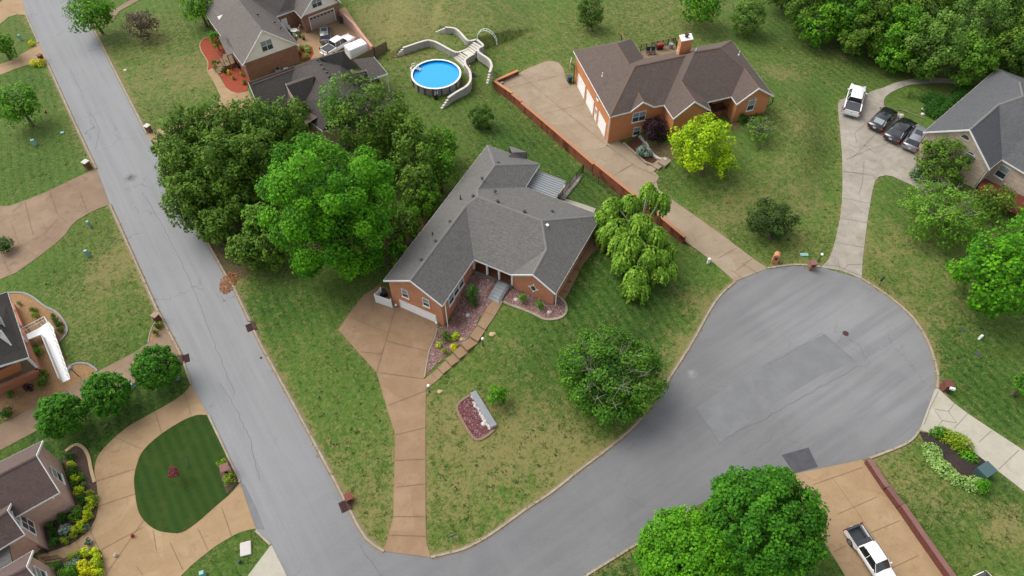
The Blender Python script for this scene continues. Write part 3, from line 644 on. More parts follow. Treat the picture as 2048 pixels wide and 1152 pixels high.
# ------------------------------------------------------------------ houses
def inset_poly(P, d):
    A = sum(P[i].x * P[(i + 1) % len(P)].y - P[(i + 1) % len(P)].x * P[i].y for i in range(len(P)))
    s = 1 if A > 0 else -1; out = []
    for i in range(len(P)):
        a, b, c = P[i - 1], P[i], P[(i + 1) % len(P)]
        d1 = (b - a).normalized(); d2 = (c - b).normalized(); n1 = Vector((-d1.y, d1.x)) * s; n2 = Vector((-d2.y, d2.x)) * s
        m = n1 + n2
        if m.length < 0.2: m = n1; k = 1
        else: m.normalize(); k = 1 / max(m.dot(n1), 0.35)
        out.append(b + m * d * k)
    return out, s
class House:
    def __init__(s, name, label, V, faces, loop, roofm, wallm, inset=0.38, thick=0.16, ridges=(), skip=(), base=None, gablem=None, capm=None, skipf=(), wall_z=None):
        s.V = {k: WZ(*v) for k, v in V.items()}
        nm = [n for n in loop if n[0] != '^']; P2 = [Vector(s.V[n][:2]) for n in nm]
        c = sum((p for p in P2), Vector((0, 0))) / len(P2)
        s.r = root(name, (c.x, c.y, gh(c.x, c.y)), label, 'house')
        th = Vector((0, 0, -thick)); b = MB(); L = [n.strip('^') for n in loop]
        for f in faces: b.quad(*[s.V[n] for n in f]) ; b.quad(*[s.V[n] + th for n in reversed(f)])
        for i in range(len(L)):
            a, c2 = s.V[L[i]], s.V[L[(i + 1) % len(L)]]; b.quad(a, c2, c2 + th, a + th)
        s.roof = b.make('roof', roofm, s.r)
        s.roofm = roofm
        if ridges:
            b = MB()
            for r_ in ridges:
                for a, c2 in zip(r_[:-1], r_[1:]):
                    A, B = s.V[a], s.V[c2]; d = (B - A).normalized(); n = d.cross(Vector((0, 0, 1))).normalized()
                    for sg in (1, -1): b.quad(A + Vector((0, 0, .045)), B + Vector((0, 0, .045)), B + n * .15 * sg - Vector((0, 0, .035)), A + n * .15 * sg - Vector((0, 0, .035)))
            b.make('ridge_cap', capm or roofm, s.r).parent = s.roof
        b = MB(); n_ = len(L)
        inp, sg = inset_poly(P2, inset)
        for i in range(n_):
            if (L[i], L[(i + 1) % n_]) in skipf: continue
            A, B = s.V[L[i]], s.V[L[(i + 1) % n_]]; d = (B - A); h = Vector((d.x, d.y, 0)).normalized(); n = Vector((h.y, -h.x, 0)) * sg
            A2, B2 = A - h * .0, B + h * .0
            flat_ = abs(d.z) < .25 * Vector((d.x, d.y, 0)).length
            b.obox(A2 + n * 0.003 - Vector((0, 0, thick + .06)), B2 - A2, n * (.02 if flat_ else .06), (0, 0, thick + (.045 if flat_ else .085)))
        b.make('fascia', M['white'], s.r)
        s.c = {n: p for n, p in zip(nm, inp)}; s.walls = {}; s.sg = sg
        W_ = MB(); GW = MB(); k = len(nm)
        for i in range(k):
            a, c2 = nm[i], nm[(i + 1) % k]
            ia = loop.index(a); nxt = loop[(ia + 1) % len(loop)]; apex = nxt[1:] if nxt[0] == '^' else None
            A, B = s.c[a], s.c[c2]; s.walls[a + c2] = (A, B)
            if (a, c2) in skip: continue
            za = s.V[a].z - thick + .08; zb = s.V[c2].z - thick + .08
            if base is None: z0 = min(gh(A.x, A.y), gh(B.x, B.y), gh((A.x + B.x) / 2, (A.y + B.y) / 2)) - 0.6
            else: z0 = base
            W_.quad((A.x, A.y, z0), (B.x, B.y, z0), (B.x, B.y, zb), (A.x, A.y, za))
            if apex:
                Va, Vb, Vr = s.V[a], s.V[c2], s.V[apex]; d = Vb - Va; t = ((Vr - Va).x * d.x + (Vr - Va).y * d.y) / (d.x ** 2 + d.y ** 2); t = min(max(t, .1), .9)
                q = A.lerp(B, t); g1_ = MB() if gablem else W_; g1_.quad((A.x, A.y, za), (B.x, B.y, zb), (q.x, q.y, Vr.z - thick - .06))
                if gablem: g1_.make('gable_wall', gablem, s.r)
        W_.make('wall', wallm, s.r)
    def frame(s, key):
        A, B = s.walls[key]; d = (B - A).normalized(); n = Vector((d.y, -d.x)) * s.sg
        return A, d, n
    def hit(s, key, px, py):
        A, d, n = s.frame(key); g = WZ(px, py, 0); O = Vector((0, 0, H)); r = g - O
        t = ((A.x - O.x) * n.x + (A.y - O.y) * n.y) / (r.x * n.x + r.y * n.y)
        p = O + r * t; return ((p.x - A.x) * d.x + (p.y - A.y) * d.y, p.z)
    def box(s, mb, key, u0, u1, z0, z1, out, dep):
        A, d, n = s.frame(key); o = Vector((A.x + d.x * u0 + n.x * (out - dep), A.y + d.y * u0 + n.y * (out - dep), z0))
        mb.obox(o, (d.x * (u1 - u0), d.y * (u1 - u0), 0), (n.x * dep, n.y * dep, 0), (0, 0, z1 - z0))
    def window(s, key, px, py, w=0.9, h=1.4, arch=False, glass='glass', shut=None, uz=None, mull=True):
        u, z = uz or s.hit(key, px, py)
        b = MB(); t = .07
        for (a0, a1, b0, b1) in ((u - w / 2 - t, u + w / 2 + t, z - h / 2 - t, z - h / 2), (u - w / 2 - t, u + w / 2 + t, z + h / 2, z + h / 2 + t), (u - w / 2 - t, u - w / 2, z - h / 2, z + h / 2), (u + w / 2, u + w / 2 + t, z - h / 2, z + h / 2)): s.box(b, key, a0, a1, b0, b1, .07, .08)
        if mull: s.box(b, key, u - w / 2, u + w / 2, z - .025, z + .025, .055, .05)
        if w > 1.25: s.box(b, key, u - .035, u + .035, z - h / 2, z + h / 2, .058, .05)
        if arch:
            A, d, n = s.frame(key)
            for k in range(8):
                a0, a1 = math.pi * k / 8, math.pi * (k + 1) / 8; P = []
                for a, r in ((a0, w / 2 + t), (a1, w / 2 + t), (a1, w / 2 - .02), (a0, w / 2 - .02)):
                    uu = u + math.cos(a) * r; P.append(Vector((A.x + d.x * uu + n.x * .06, A.y + d.y * uu + n.y * .06, z + h / 2 + math.sin(a) * r * .7)))
                b.quad(*P)
        f = b.make('window', M['white'], s.r)
        b = MB(); s.box(b, key, u - w / 2, u + w / 2, z - h / 2, z + h / 2, .03, .03)
        if arch:
            A, d, n = s.frame(key); P = [Vector((A.x + d.x * (u + math.cos(a) * w / 2) + n.x * .03, A.y + d.y * (u + math.cos(a) * w / 2) + n.y * .03, z + h / 2 + math.sin(a) * w / 2 * .7)) for a in [math.pi * k / 8 for k in range(9)]]
            b.quad(*P)
        b.make('pane', M[glass], s.r).parent = f
        if glass == 'glass':
            b = MB(); s.box(b, key, u - w / 2 + .03, u + w / 2 - .03, z + .04, z + h / 2 - .02, .036, .004); b.make('blind', M['blind'], s.r).parent = f
        b = MB(); s.box(b, key, u - w / 2 - .12, u + w / 2 + .12, z - h / 2 - .17, z - h / 2 - .072, .12, .12); b.make('sill', M['white'], s.r).parent = f
        return f
    def garage(s, key, pl, pr, h=2.15, mat='garage', frame=True, lights=False, z0=None):
        u0, z_ = s.hit(key, *pl); u1, z2 = s.hit(key, *pr)
        if u0 > u1: u0, u1 = u1, u0
        z0 = z0 if z0 is not None else min(z_, z2)
        b = MB()
        n = 4
        for i in range(n): s.box(b, key, u0, u1, z0 + h * i / n + .012, z0 + h * (i + 1) / n - .012, .03, .05)
        s.box(b, key, u0, u1, z0, z0 + h, .018, .03)
        g = b.make('garage_door', M[mat], s.r)
        if lights:
            k = max(2, int((u1 - u0) / .6))
            for i in range(k): b = MB(); s.box(b, key, u0 + (u1 - u0) * (i + .15) / k, u0 + (u1 - u0) * (i + .85) / k, z0 + h * .8, z0 + h * .93, .038, .01); b.make('door_window', M['glass'], s.r).parent = g
        b = MB(); t = .1
        s.box(b, key, u0 - t, u0, z0, z0 + h, .06, .06); s.box(b, key, u1, u1 + t, z0, z0 + h, .06, .06); s.box(b, key, u0 - t, u1 + t, z0 + h, z0 + h + t, .06, .06)
        b.make('door_frame', M['white'], s.r).parent = g
        return u0, u1
    def spout(s, px1, px2, z1, mat='white'):
        b = MB(); A = WZ(px1[0], px1[1], z1); B = G(*px2); b.tube([A, Vector((B.x, B.y, z1 - .4)), (B.x, B.y, B.z)], .06, 6); b.make('downspout', M[mat], s.r)
    def vent(s, px, py, z, kind='box', mat='black'):
        p = WZ(px, py, z); b = MB()
        if kind == 'box': b.box((p.x, p.y, z - .1), (.24, .24, .20), .6); b.box((p.x, p.y, z + .10), (.32, .32, .04), .6)
        else: b.tube([(p.x, p.y, z - .2), (p.x, p.y, z + .55)], .06, 8); b.tube([(p.x, p.y, z - .05), (p.x, p.y, z + .05)], .12, 8)
        b.make('roof_vent' if kind == 'box' else 'vent_pipe', M[mat], s.r).parent = s.roof
    def lamp(s, key, px, py):
        u, z = s.hit(key, px, py); A, d, n = s.frame(key); b = MB(); b.cur = 0; c = (A.x + d.x * u + n.x * .2, A.y + d.y * u + n.y * .2, z); b.ball(c, .15)
        g = b.make('wall_lamp', M['globe'], s.r, True)
        b = MB(); s.box(b, key, u - .05, u + .05, z - .2, z - .12, .2, .2); b.make('bracket', M['black'], s.r).parent = g

# ---- main brick house
e = 4.6
V = dict(A=(766.7, 560.7, e), B=(820, 560.7, 6.78), C=(884.5, 611.5, e), D=(948, 518.5, e), E=(1022.5, 549, e), F=(1066, 549, 6.19), G=(1111, 587.5, e), I=(1203, 431, e), J=(1084, 441, 7.4), K=(955, 393, 7.38),
         K2=(955, 378, 6.77), L=(1093, 498, 6.28), M=(932, 411, 6.79), N=(990, 330, 6.76), O=(975, 290, e), P=(1080, 328, e), Q=(1051, 374, e))
M['ridge'] = m_plain('pale_ridge_shingle', C(132, 130, 127), 0.9)
h1 = House('brick_house', 'orange brick house with grey hipped shingle roof in the middle of the corner lot', V,
           [['A', 'O', 'N', 'K2', 'K', 'M', 'B'], ['B', 'M', 'D', 'C'], ['M', 'K', 'J', 'L', 'E', 'D'], ['E', 'L', 'F'], ['F', 'L', 'J', 'I', 'G'], ['K', 'K2', 'Q', 'I', 'J'], ['K2', 'N', 'P', 'Q'], ['N', 'O', 'P']],
           ['A', '^B', 'C', 'D', 'E', '^F', 'G', 'I', 'Q', 'P', 'O'], M['roof_grey'], M['brick'], ridges=[['B', 'M', 'K', 'J', 'L', 'F'], ['K', 'K2', 'N', 'O'], ['N', 'P'], ['J', 'I']], skip=[('D', 'E')], capm=M['ridge'])
# small rear gable roof
b = MB(); P = [WZ(1018, 291.7, 4.65), WZ(1023.5, 305, 5.5), WZ(1054.5, 304, 5.4), WZ(1048, 315.5, 4.65), WZ(1015.5, 315.5, 5.2)]
b.quad(P[0], P[1], P[2]); b.quad(P[1], P[4], P[3], P[2]); b.quad(P[2], P[3], (P[3].x, P[3].y, -1)); b.quad(P[0], P[2], (P[2].x, P[2].y, -1), (P[0].x, P[0].y, -1)); b.make('rear_gable', M['roof_grey'], h1.r)
h1.garage('AC', (805, 622), (874, 653), 2.15)
h1.window('AC', 810.5, 587, .75, 1.25, True); h1.window('AC', 852.4, 605, .75, 1.25, True)
h1.lamp('AC', 793.8, 607.4); h1.lamp('AC', 874.9, 643)
for p in ((902, 597), (912, 580), (922, 565)): h1.window('CD', p[0], p[1], 1.0, 1.5)
h1.spout((889, 606), (896, 654), 4.5); h1.spout((1110, 588), (1111, 610), 4.5)
# round window in the right gable
u, z = h1.hit('EG', 1067, 576); A, d, n = h1.frame('EG'); b = MB(); R = []
for k in range(16):
    a0, a1 = 2 * math.pi * k / 16, 2 * math.pi * (k + 1) / 16
    pt = lambda a, r, o: Vector((A.x + d.x * (u + math.cos(a) * r * .8) + n.x * o, A.y + d.y * (u + math.cos(a) * r * .8) + n.y * o, z + math.sin(a) * r))
    b.quad(pt(a0, .5, .05), pt(a1, .5, .05), pt(a1, .38, .05), pt(a0, .38, .05)); R.append(pt(a0, .4, .03))
for a in (0, math.pi / 2, math.pi, 1.5 * math.pi): h1.box(b, 'EG', u + math.cos(a) * .52 - .09, u + math.cos(a) * .52 + .09, z + math.sin(a) * .6 - .1, z + math.sin(a) * .6 + .1, .07, .07)
f = b.make('round_window', M['white'], h1.r); b = MB(); b.quad(*R); b.make('pane', M['glass'], h1.r).parent = f
# porch
D_, E_ = h1.c['D'], h1.c['E']; dd = (E_ - D_).normalized(); ni = Vector((-dd.y, dd.x)) * (1 if Vector((-dd.y, dd.x)).y > 0 else -1)
D2, E2 = D_ + ni * 2.4, E_ + ni * 2.4; zf = 2.35
b = MB()
for a, c in ((D_, D2), (D2, E2), (E2, E_)): b.quad((a.x, a.y, 1.0), (c.x, c.y, 1.0), (c.x, c.y, 4.6), (a.x, a.y, 4.6))
b.make('porch_wall', M['brick'], h1.r)
b = MB(); b.quad((D_.x, D_.y, 4.5), (E_.x, E_.y, 4.5), (E2.x, E2.y, 4.5), (D2.x, D2.y, 4.5)); b.make('porch_ceiling', M['white'], h1.r)
o_ = D_ - ni * 0.05; b = MB(); b.obox((o_.x, o_.y, zf - .12), tuple((E_ - D_).to_3d()), tuple((ni * 2.4).to_3d()), (0, 0, .12)); b.make('porch_floor', m_plain('porch_brown', C(140, 88, 54), .8), h1.r)
b = MB(); b.obox((o_.x - ni.x * .2, o_.y - ni.y * .2, .3), tuple((E_ - D_).to_3d()), tuple((ni * .3).to_3d()), (0, 0, zf - .3)); b.make('porch_base', M['ledge'], h1.r)
for t in (.02, .36, .66, .985):
    q = D_.lerp(E_, t) - ni * .02; b = MB(); b.box((q.x, q.y, zf if t > .1 else .9), (.2, .2, 4.5 - (zf if t > .1 else .9)), math.atan2(dd.y, dd.x)); b.make('porch_column', M['white'], h1.r)
q = D2.lerp(E2, .62); b = MB(); b.obox((q.x - ni.x * .06, q.y - ni.y * .06, zf), tuple((dd * 1.0).to_3d()), tuple((ni * .04).to_3d()), (0, 0, 2.1)); b.make('front_door', M['door'], h1.r)
q = D2.lerp(E2, .2); b = MB(); b.obox((q.x - ni.x * .06, q.y - ni.y * .06, zf + .6), tuple((dd * 1.2).to_3d()), tuple((ni * .04).to_3d()), (0, 0, 1.3)); b.make('porch_window', M['glass'], h1.r)
# entry stairs
s0 = D_.lerp(E_, .655) - ni * .2; s1 = D_.lerp(E_, .955) - ni * .2; st = MB(); NS = 6; zg = G(996, 597).z; run = 2.6 / NS
for i in range(NS):
    z1 = zf - (i + 1) * (zf - zg) / (NS + 1); a = s0 - ni * run * (i); st.obox((a.x - ni.x * run, a.y - ni.y * run, zg - .5), tuple((s1 - s0).to_3d()), tuple((ni * run).to_3d()), (0, 0, z1 - zg + .5))
st.make('entry_step', M['step'], h1.r)
for s_ in (s0 - dd * .02, s1 + dd * .02):
    b = MB(); top = Vector((s_.x, s_.y, zf + .85)); bot = Vector((s_.x - ni.x * 2.7, s_.y - ni.y * 2.7, zg + .95)); b.tube([top, bot], .03, 5)
    b.tube([top - Vector((0, 0, .6)), bot - Vector((0, 0, .6))], .02, 5)
    for k in range(12): q = top.lerp(bot, k / 11); b.tube([q, q - Vector((0, 0, .9))], .018, 4)
    b.make('stair_railing', M['black'], h1.r)
for p in ((996.7, 326, 6.3), (964.3, 357, 7.1), (946, 392, 7.0), (900, 443.5, 6.5), (871, 482, 6.55), (842.3, 519.3, 6.55), (990.7, 382.7, 6.8), (995.7, 402.7, 7.35), (1049, 423.3, 7.35), (1105, 423.3, 6.2)): h1.vent(*p)
for p in ((921, 397, 6.1), (865, 470, 5.8)): h1.vent(*p, kind='pipe')
h1.vent(1094.5, 451, 7.0, 'box', 'white')
# metal patio cover
pc = root('patio_cover', WZ(1093, 368, 3.0), 'pale metal patio cover on posts behind the grey-roofed house', 'patio cover')
Q = [WZ(1051.7, 373, 3.7), WZ(1076.7, 341, 3.7), WZ(1131.7, 361.7, 3.25), WZ(1111.7, 396.7, 3.25)]
b = MB(); b.quad(*Q); b.quad(*[q - Vector((0, 0, .08)) for q in reversed(Q)])
for i in range(4): b.quad(Q[i], Q[i - 1], Q[i - 1] - Vector((0, 0, .08)), Q[i] - Vector((0, 0, .08)))
rf = b.make('roof_panel', M['metalroof'], pc)
b = MB()
for k in range(9):
    t = (k + .5) / 9; a = Q[0].lerp(Q[1], t); c = Q[3].lerp(Q[2], t); b.obox(a + Vector((0, 0, .003)), c - a, (Q[1] - Q[0]).normalized() * .05, (0, 0, .05))
b.make('seam', m_plain('panel_seam', C(128, 132, 134), .6), pc).parent = rf
for q in (Q[2], Q[3]): b = MB(); g = gh(q.x, q.y); b.tube([(q.x * .995, q.y - .1, g - .3), (q.x * .995, q.y - .1, q.z - .08)], .06, 6); b.make('post', M['white'], pc)
sheet('patio_slab', [(1060, 392), (1088, 350), (1135, 372), (1112, 412)], M['whited'], .05)
sheet('garden_path', [(1112, 403), (1122, 396), (1192, 418), (1184, 432)], M['whited'], .06)
# white screen by the garage and its air conditioner
scr = root('privacy_screen', WZ(770, 607), 'white slatted privacy screen at the left end of the garage front', 'fence')
T = [WZ(760.7, 577, 1.5), WZ(749, 589, 1.5), WZ(781, 600, 1.5)]
for a, c in ((T[0], T[1]), (T[1], T[2])):
    b = MB(); n = int((c - a).length / .16); dv = (c - a) / n; w_ = dv.normalized().cross(Vector((0, 0, 1))) * .03
    for k in range(n): b.obox(Vector((a.x, a.y, .04)) + dv * k + dv * .06, dv * .86, w_, (0, 0, 1.38))
    b.obox(Vector((a.x, a.y, 1.42)) - w_ * .3, c - a, w_ * 1.6, (0, 0, .08)); b.make('slat_panel', M['white'], scr)
for q in T: b = MB(); b.box((q.x, q.y, 0), (.13, .13, 1.62)); b.make('post', M['white'], scr)
def ac_unit(px, py, s, label, rz=.5, mat='binblue'):
    g = G(px, py); r = root('air_conditioner', g, label, 'air conditioner'); b = MB(); b.box((g.x, g.y, g.z + .04), (.85 * s, .85 * s, .75 * s), rz); b.make('casing', M['metalroof'] if mat == 'white' else M['black'], r, bevel=.03)
    b = MB(); b.tube([(g.x, g.y, g.z + .79 * s + .0), (g.x, g.y, g.z + .79 * s + .05)], .32 * s, 16); b.make('fan_grille', M['black'] if mat == 'white' else M['tonneau'], r)
ac_unit(767, 591, 1.0, 'dark air conditioner standing behind the white privacy screen', .5)

# ---- orange brick house
e = 5.1
V = dict(a=(1146.7, 101, e), b=(1220, 233.3, e), c=(1261.7, 222.7, e), g1=(1286.7, 203.5, 6.3), d=(1308, 213, e), k1=(1276.7, 185, 6.46), m=(1328.5, 209.5, e), n=(1347, 237, e), o=(1390, 202.7, 7.22), q=(1421.7, 220.7, e),
         s0=(1415, 203.8, e), s=(1463, 192.7, e), t=(1474, 208, e), u=(1518.3, 176, 7.07), w=(1548.3, 191.7, e), x=(1463.3, 80, e), r1=(1270, 131.7, 8.59), r2=(1371.7, 110, 8.61), r3=(1390, 103, 9.3), r4=(1440, 95, 9.19),
         k2=(1363, 163, 7.17), k3=(1488, 136.7, 7.11), y=(1233.3, 87.3, 8.32), z=(1263.3, 77.3, e), z2=(1288.3, 116.7, e), y2=(1258.3, 128.3, 8.3))
M['ridgeb'] = m_plain('brown_ridge', C(122, 99, 86), .9)
h2 = House('orange_brick_house', 'large orange brick house with brown roof and three garage doors', V,
           [['a', 'b', 'r1', 'y2', 'y'], ['b', 'c', 'k1', 'r1'], ['k1', 'd', 'm', 'r2', 'r1'], ['c', 'g1', 'k1'], ['g1', 'd', 'k1'], ['m', 'n', 'o', 'k2', 'r3', 'r2'], ['k2', 's0', 's', 'k3', 'r4', 'r3'], ['o', 'q', 's0', 'k2'], ['s', 't', 'u', 'k3'], ['k3', 'u', 'w', 'x', 'r4'],
            ['y', 'y2', 'z2', 'z'], ['a', 'y', 'z'], ['r1', 'r2', 'r3', 'r4', 'x', 'z2', 'y2']],
           ['a', 'b', 'c', '^g1', 'd', 'm', 'n', '^o', 'q', 's0', 's', 't', '^u', 'w', 'x', 'z2', 'z'], M['roof_brown'], M['brick_or'], ridges=[['r1', 'r2', 'r3', 'r4', 'x'], ['b', 'r1'], ['y', 'y2'], ['u', 'k3'], ['o', 'k2'], ['r4', 'k3'], ['g1', 'k1']], capm=M['ridgeb'], skip=[('s0', 's'), ('q', 's0')], base=-.7)
for a, c in (((1154.5, 182), (1168, 201)), ((1172, 209), (1185, 231)), ((1196.5, 245), (1208.5, 276))): h2.garage('ab', a, c, 2.3, z0=.04)
u, z = h2.hit('ab', 1191, 235); b = MB(); h2.box(b, 'ab', u - .45, u + .45, .04, 2.15, .05, .06); f = b.make('side_door', M['white'], h2.r); b = MB(); h2.box(b, 'ab', u - .28, u + .28, 1.2, 1.95, .056, .01); b.make('door_window', M['blind'], h2.r).parent = f
h2.window('cd', 1278, 233, 1.9, 1.5); h2.window('cd', 1273.5, 262, 1.0, 1.3)
h2.window('tw', 1502, 210, 1.0, 1.7, True)
h2.window('bc', 1240, 245, .9, 1.3) if False else None
h2.window('ab', 1196.5, 193, .6, .9); h2.spout((1219, 236), (1212, 291), 5.0)
# recessed entrance of the orange house
A = h2.c['s0']; B = h2.c['s']; dd = (B - A).normalized(); ni = Vector((-dd.y, dd.x)); ni = ni if ni.y > 0 else -ni
A2, B2 = A + ni * 1.8, B + ni * 1.8; b = MB(); q0 = h2.c['q']
for a, c in ((q0, A2), (A2, B2), (B2, B)): b.quad((a.x, a.y, 0), (c.x, c.y, 0), (c.x, c.y, 5.1), (a.x, a.y, 5.1))
b.make('porch_wall', M['brick_or'], h2.r)
b = MB(); b.obox((A.x, A.y, 0), tuple((B - A).to_3d()), tuple((ni * 1.8).to_3d()), (0, 0, 2.5)); b.make('porch_floor', M['brick_ow'], h2.r)
b = MB(); q = A2.lerp(B2, .35); b.obox((q.x - ni.x * .05, q.y - ni.y * .05, 2.5), tuple((dd * 1.3).to_3d()), tuple((ni * .04).to_3d()), (0, 0, 2.1)); b.make('front_door', M['door'], h2.r)
# porch rail
b = MB(); a3 = Vector((A.x, A.y, 0)).lerp(Vector((B.x, B.y, 0)), .45); c3 = Vector((B.x, B.y, 0)).lerp(Vector((A.x, A.y, 0)), .03)
for zz in (2.7, 3.4): b.tube([a3 + Vector((0, 0, zz)), c3 + Vector((0, 0, zz))], .035, 5)
for k in range(10): q = a3.lerp(c3, k / 9); b.tube([q + Vector((0, 0, 2.5)), q + Vector((0, 0, 3.4))], .02, 4)
b.make('porch_railing', M['black'], h2.r)
b = MB(); p = WZ(1547, 192, 4.9); q = WZ(1545, 205, 2.7); b.tube([p, q, WZ(1532, 214, 2.2)], .08, 6); b.make('gutter_pipe', M['black'], h2.r)
b = MB(); CH = [WZ(1359.3, 71.7, 9.9), WZ(1363.3, 83.3, 9.9), WZ(1386, 79.3, 9.9), WZ(1382.7, 69.3, 9.9)]
b.obox(CH[1] - Vector((0, 0, 7)), CH[2] - CH[1], CH[0] - CH[1], (0, 0, 7)); ch = b.make('chimney', M['brick_or'], h2.r)
b = MB(); b.obox(CH[1] + Vector((-.05, -.05, .003)), (CH[2] - CH[1]) * 1.05, (CH[0] - CH[1]) * 1.05, (0, 0, .1)); b.make('chimney_cap', M['white'], h2.r).parent = ch
c = (CH[0] + CH[2]) / 2; b = MB(); b.tube([c + Vector((0, 0, .1)), c + Vector((0, 0, .5))], .22, 8); b.box(c + Vector((0, 0, .5)), (.6, .6, .05), .3); b.make('flue', M['iron'], h2.r).parent = ch
h2.vent(1204.5, 152, 6.9, 'pipe', 'white'); h2.vent(1355, 101, 8.7, 'pipe', 'white'); h2.vent(1477.5, 109.5, 7.3, 'pipe', 'white'); h2.vent(1391, 104, 9.1, 'pipe', 'white')
# rear deck
zd = 4.3; dk = root('deck', WZ(1320, 105, 0), 'raised wooden deck with dark railing behind the orange brick house', 'deck')
Q = [WZ(1281, 101, zd), WZ(1349, 87, zd), WZ(1357, 104, zd), WZ(1290, 118, zd)]
b = MB(); b.obox(Q[3] - Vector((0, 0, .2)), Q[2] - Q[3], Q[0] - Q[3], (0, 0, .2)); b.make('deck_floor', M['wood'], dk)
b = MB()
for a, c in ((Q[0], Q[1]), (Q[1], Q[2])):
    b.obox(a + Vector((0, 0, 1.0)), c - a, (0, .1, 0), (0, 0, .06))
b.make('top_rail', M['fencewood'], dk); b = MB()
for a, c in ((Q[0], Q[1]), (Q[1], Q[2])):
    n = int((c - a).length / .15)
    for k in range(n + 1): q = a.lerp(c, k / n); b.tube([q, q + Vector((0, 0, 1))], .015 if k % 6 else .06, 4)
    b.tube([a + Vector((0, 0, .15)), c + Vector((0, 0, .15))], .03, 4)
b.make('baluster', M['black'], dk)
for q in Q: b = MB(); b.box((q.x, q.y, 0), (.18, .18, zd - .2)); b.make('post', M['wood'], dk)
p = WZ(1319, 98, zd); gr = root('grill', p, 'dark red gas grill standing on the rear deck of the orange house', 'grill'); b = MB(); b.box((p.x, p.y, p.z + .45), (1.1, .6, .45), .2); b.make('hood', M['redlens'], gr, bevel=.1); b = MB(); b.box(p, (.9, .5, .45), .2); b.box(p + Vector((-.8, 0, .8)), (.35, .5, .05), .2); b.box(p + Vector((.8, 0, .8)), (.35, .5, .05), .2); b.make('cart', M['black'], gr)
p = WZ(1341, 96, zd); b = MB(); b.tube([p, p + Vector((0, 0, .75))], [.3, .34], 12); tag(b.make('planter', M['step']), 'grey tub beside the grill on the rear deck', 'planter')
for (px, py, l) in ((1296, 108, 'left'), (1306, 107.5, 'right')):
    p = WZ(px, py, zd); r = root('deck_chair', p, 'grey chair seen over the roof edge on the deck, %s one of the two' % l, 'chair', 'chairs on the rear deck'); b = MB(); b.box(p + Vector((0, 0, .4)), (.6, .6, .08), .2); b.make('seat', M['bedliner'], r); b = MB(); b.box(p + Vector((0, .3, .45)), (.6, .08, .6), .2); b.make('backrest', M['bedliner'], r)
    for sx in (-.25, .25):
        for sy in (-.25, .25): b = MB(); b.tube([p + Vector((sx, sy, 0)), p + Vector((sx, sy, .4))], .025, 4); b.make('leg', M['black'], r)
b = MB(); a = WZ(1243, 83, 0); b.tube([(a.x, a.y, 0), WZ(1242, 66, 5.2)], .09, 6); b.tube([WZ(1242, 66, 5.2), WZ(1250, 78, 5.2)], .06, 6); tag(b.make('pole', M['wood']), 'wooden pole behind the top left corner of the brown roof', 'pole')

# ---- stone house on the right
e = 3.9
V = dict(a=(1846.9, 264, e), b=(1940, 259, 7.36), c=(1980, 338, e), d=(2004.4, 318.7, e), e=(2090, 370, e), m=(1998, 208.5, 7.38), k=(2046, 191.4, 8.73), o=(1994.6, 136.6, e), k3=(2110, 216, 8.73), f=(2170, 200, e), g=(2090, 172, e), kk=(2052, 153, 7.0), q=(2040, 164, 7.2), j=(2016, 191.4, 7.2))
h3 = House('stone_house', 'pale stone house with slate grey roof at the right edge', V,
           [['a', 'b', 'm', 'k', 'q', 'o'], ['b', 'c', 'd', 'm'], ['m', 'd', 'e', 'k3', 'k'], ['o', 'q', 'g'], ['q', 'k', 'k3', 'f', 'g'], ['k3', 'e', 'f']],
           ['a', '^b', 'c', 'd', 'e', 'f', 'g', 'o'], M['roof_right'], M['stone'], ridges=[['b', 'm', 'k', 'k3'], ['k', 'q']], capm=M['ridge'])
h3.window('de', 2005, 344, 1.2, 1.7, glass='glass'); h3.window('ac', 1936, 317, 1.0, 1.4, True); h3.vent(2003, 170, 5.0, 'pipe')
u, z = h3.hit('ac', 1929.5, 277); A, d, n = h3.frame('ac'); b = MB(); b.quad(*[Vector((A.x + d.x * (u + math.cos(t) * .5) + n.x * .03, A.y + d.y * (u + math.cos(t) * .5) + n.y * .03, z + math.sin(t) * .5)) for t in [math.pi * k / 8 for k in range(9)]]); f = b.make('gable_window', M['glass'], h3.r)
b = MB(); h3.box(b, 'ac', u - .62, u + .62, z - .16, z - .01, .1, .1); b.make('sill', M['blockcap'], h3.r).parent = f
h3.spout((1979, 340), (1949, 377), 3.8)
b = MB(); zt = 1.3; b.quad(WZ(1975, 352, zt), WZ(1950, 385, zt), WZ(2010, 425, zt), WZ(2060, 400, zt)); 
Q = [WZ(1968, 357, 1.2), WZ(1950, 385, 1.2), WZ(2035, 430, 1.2), WZ(2075, 405, 1.2)]
dk = root('deck', WZ(2000, 390, 0), 'red-brown stained deck between the stone house and the trees', 'deck'); b = MB(); b.quad(*Q)
for i in range(4): b.quad(Q[i], Q[i - 1], Q[i - 1] - Vector((0, 0, .3)), Q[i] - Vector((0, 0, .3)))
b.make('deck_floor', M['wooddeck'], dk); b = MB(); b.tube([Q[1] + Vector((0, 0, 1)), Q[2] + Vector((0, 0, 1))], .06, 4)
for k in range(30): q = Q[1].lerp(Q[2], k / 29); b.tube([q, q + Vector((0, 0, 1))], .03, 4)
b.make('railing', M['wooddeck'], dk)

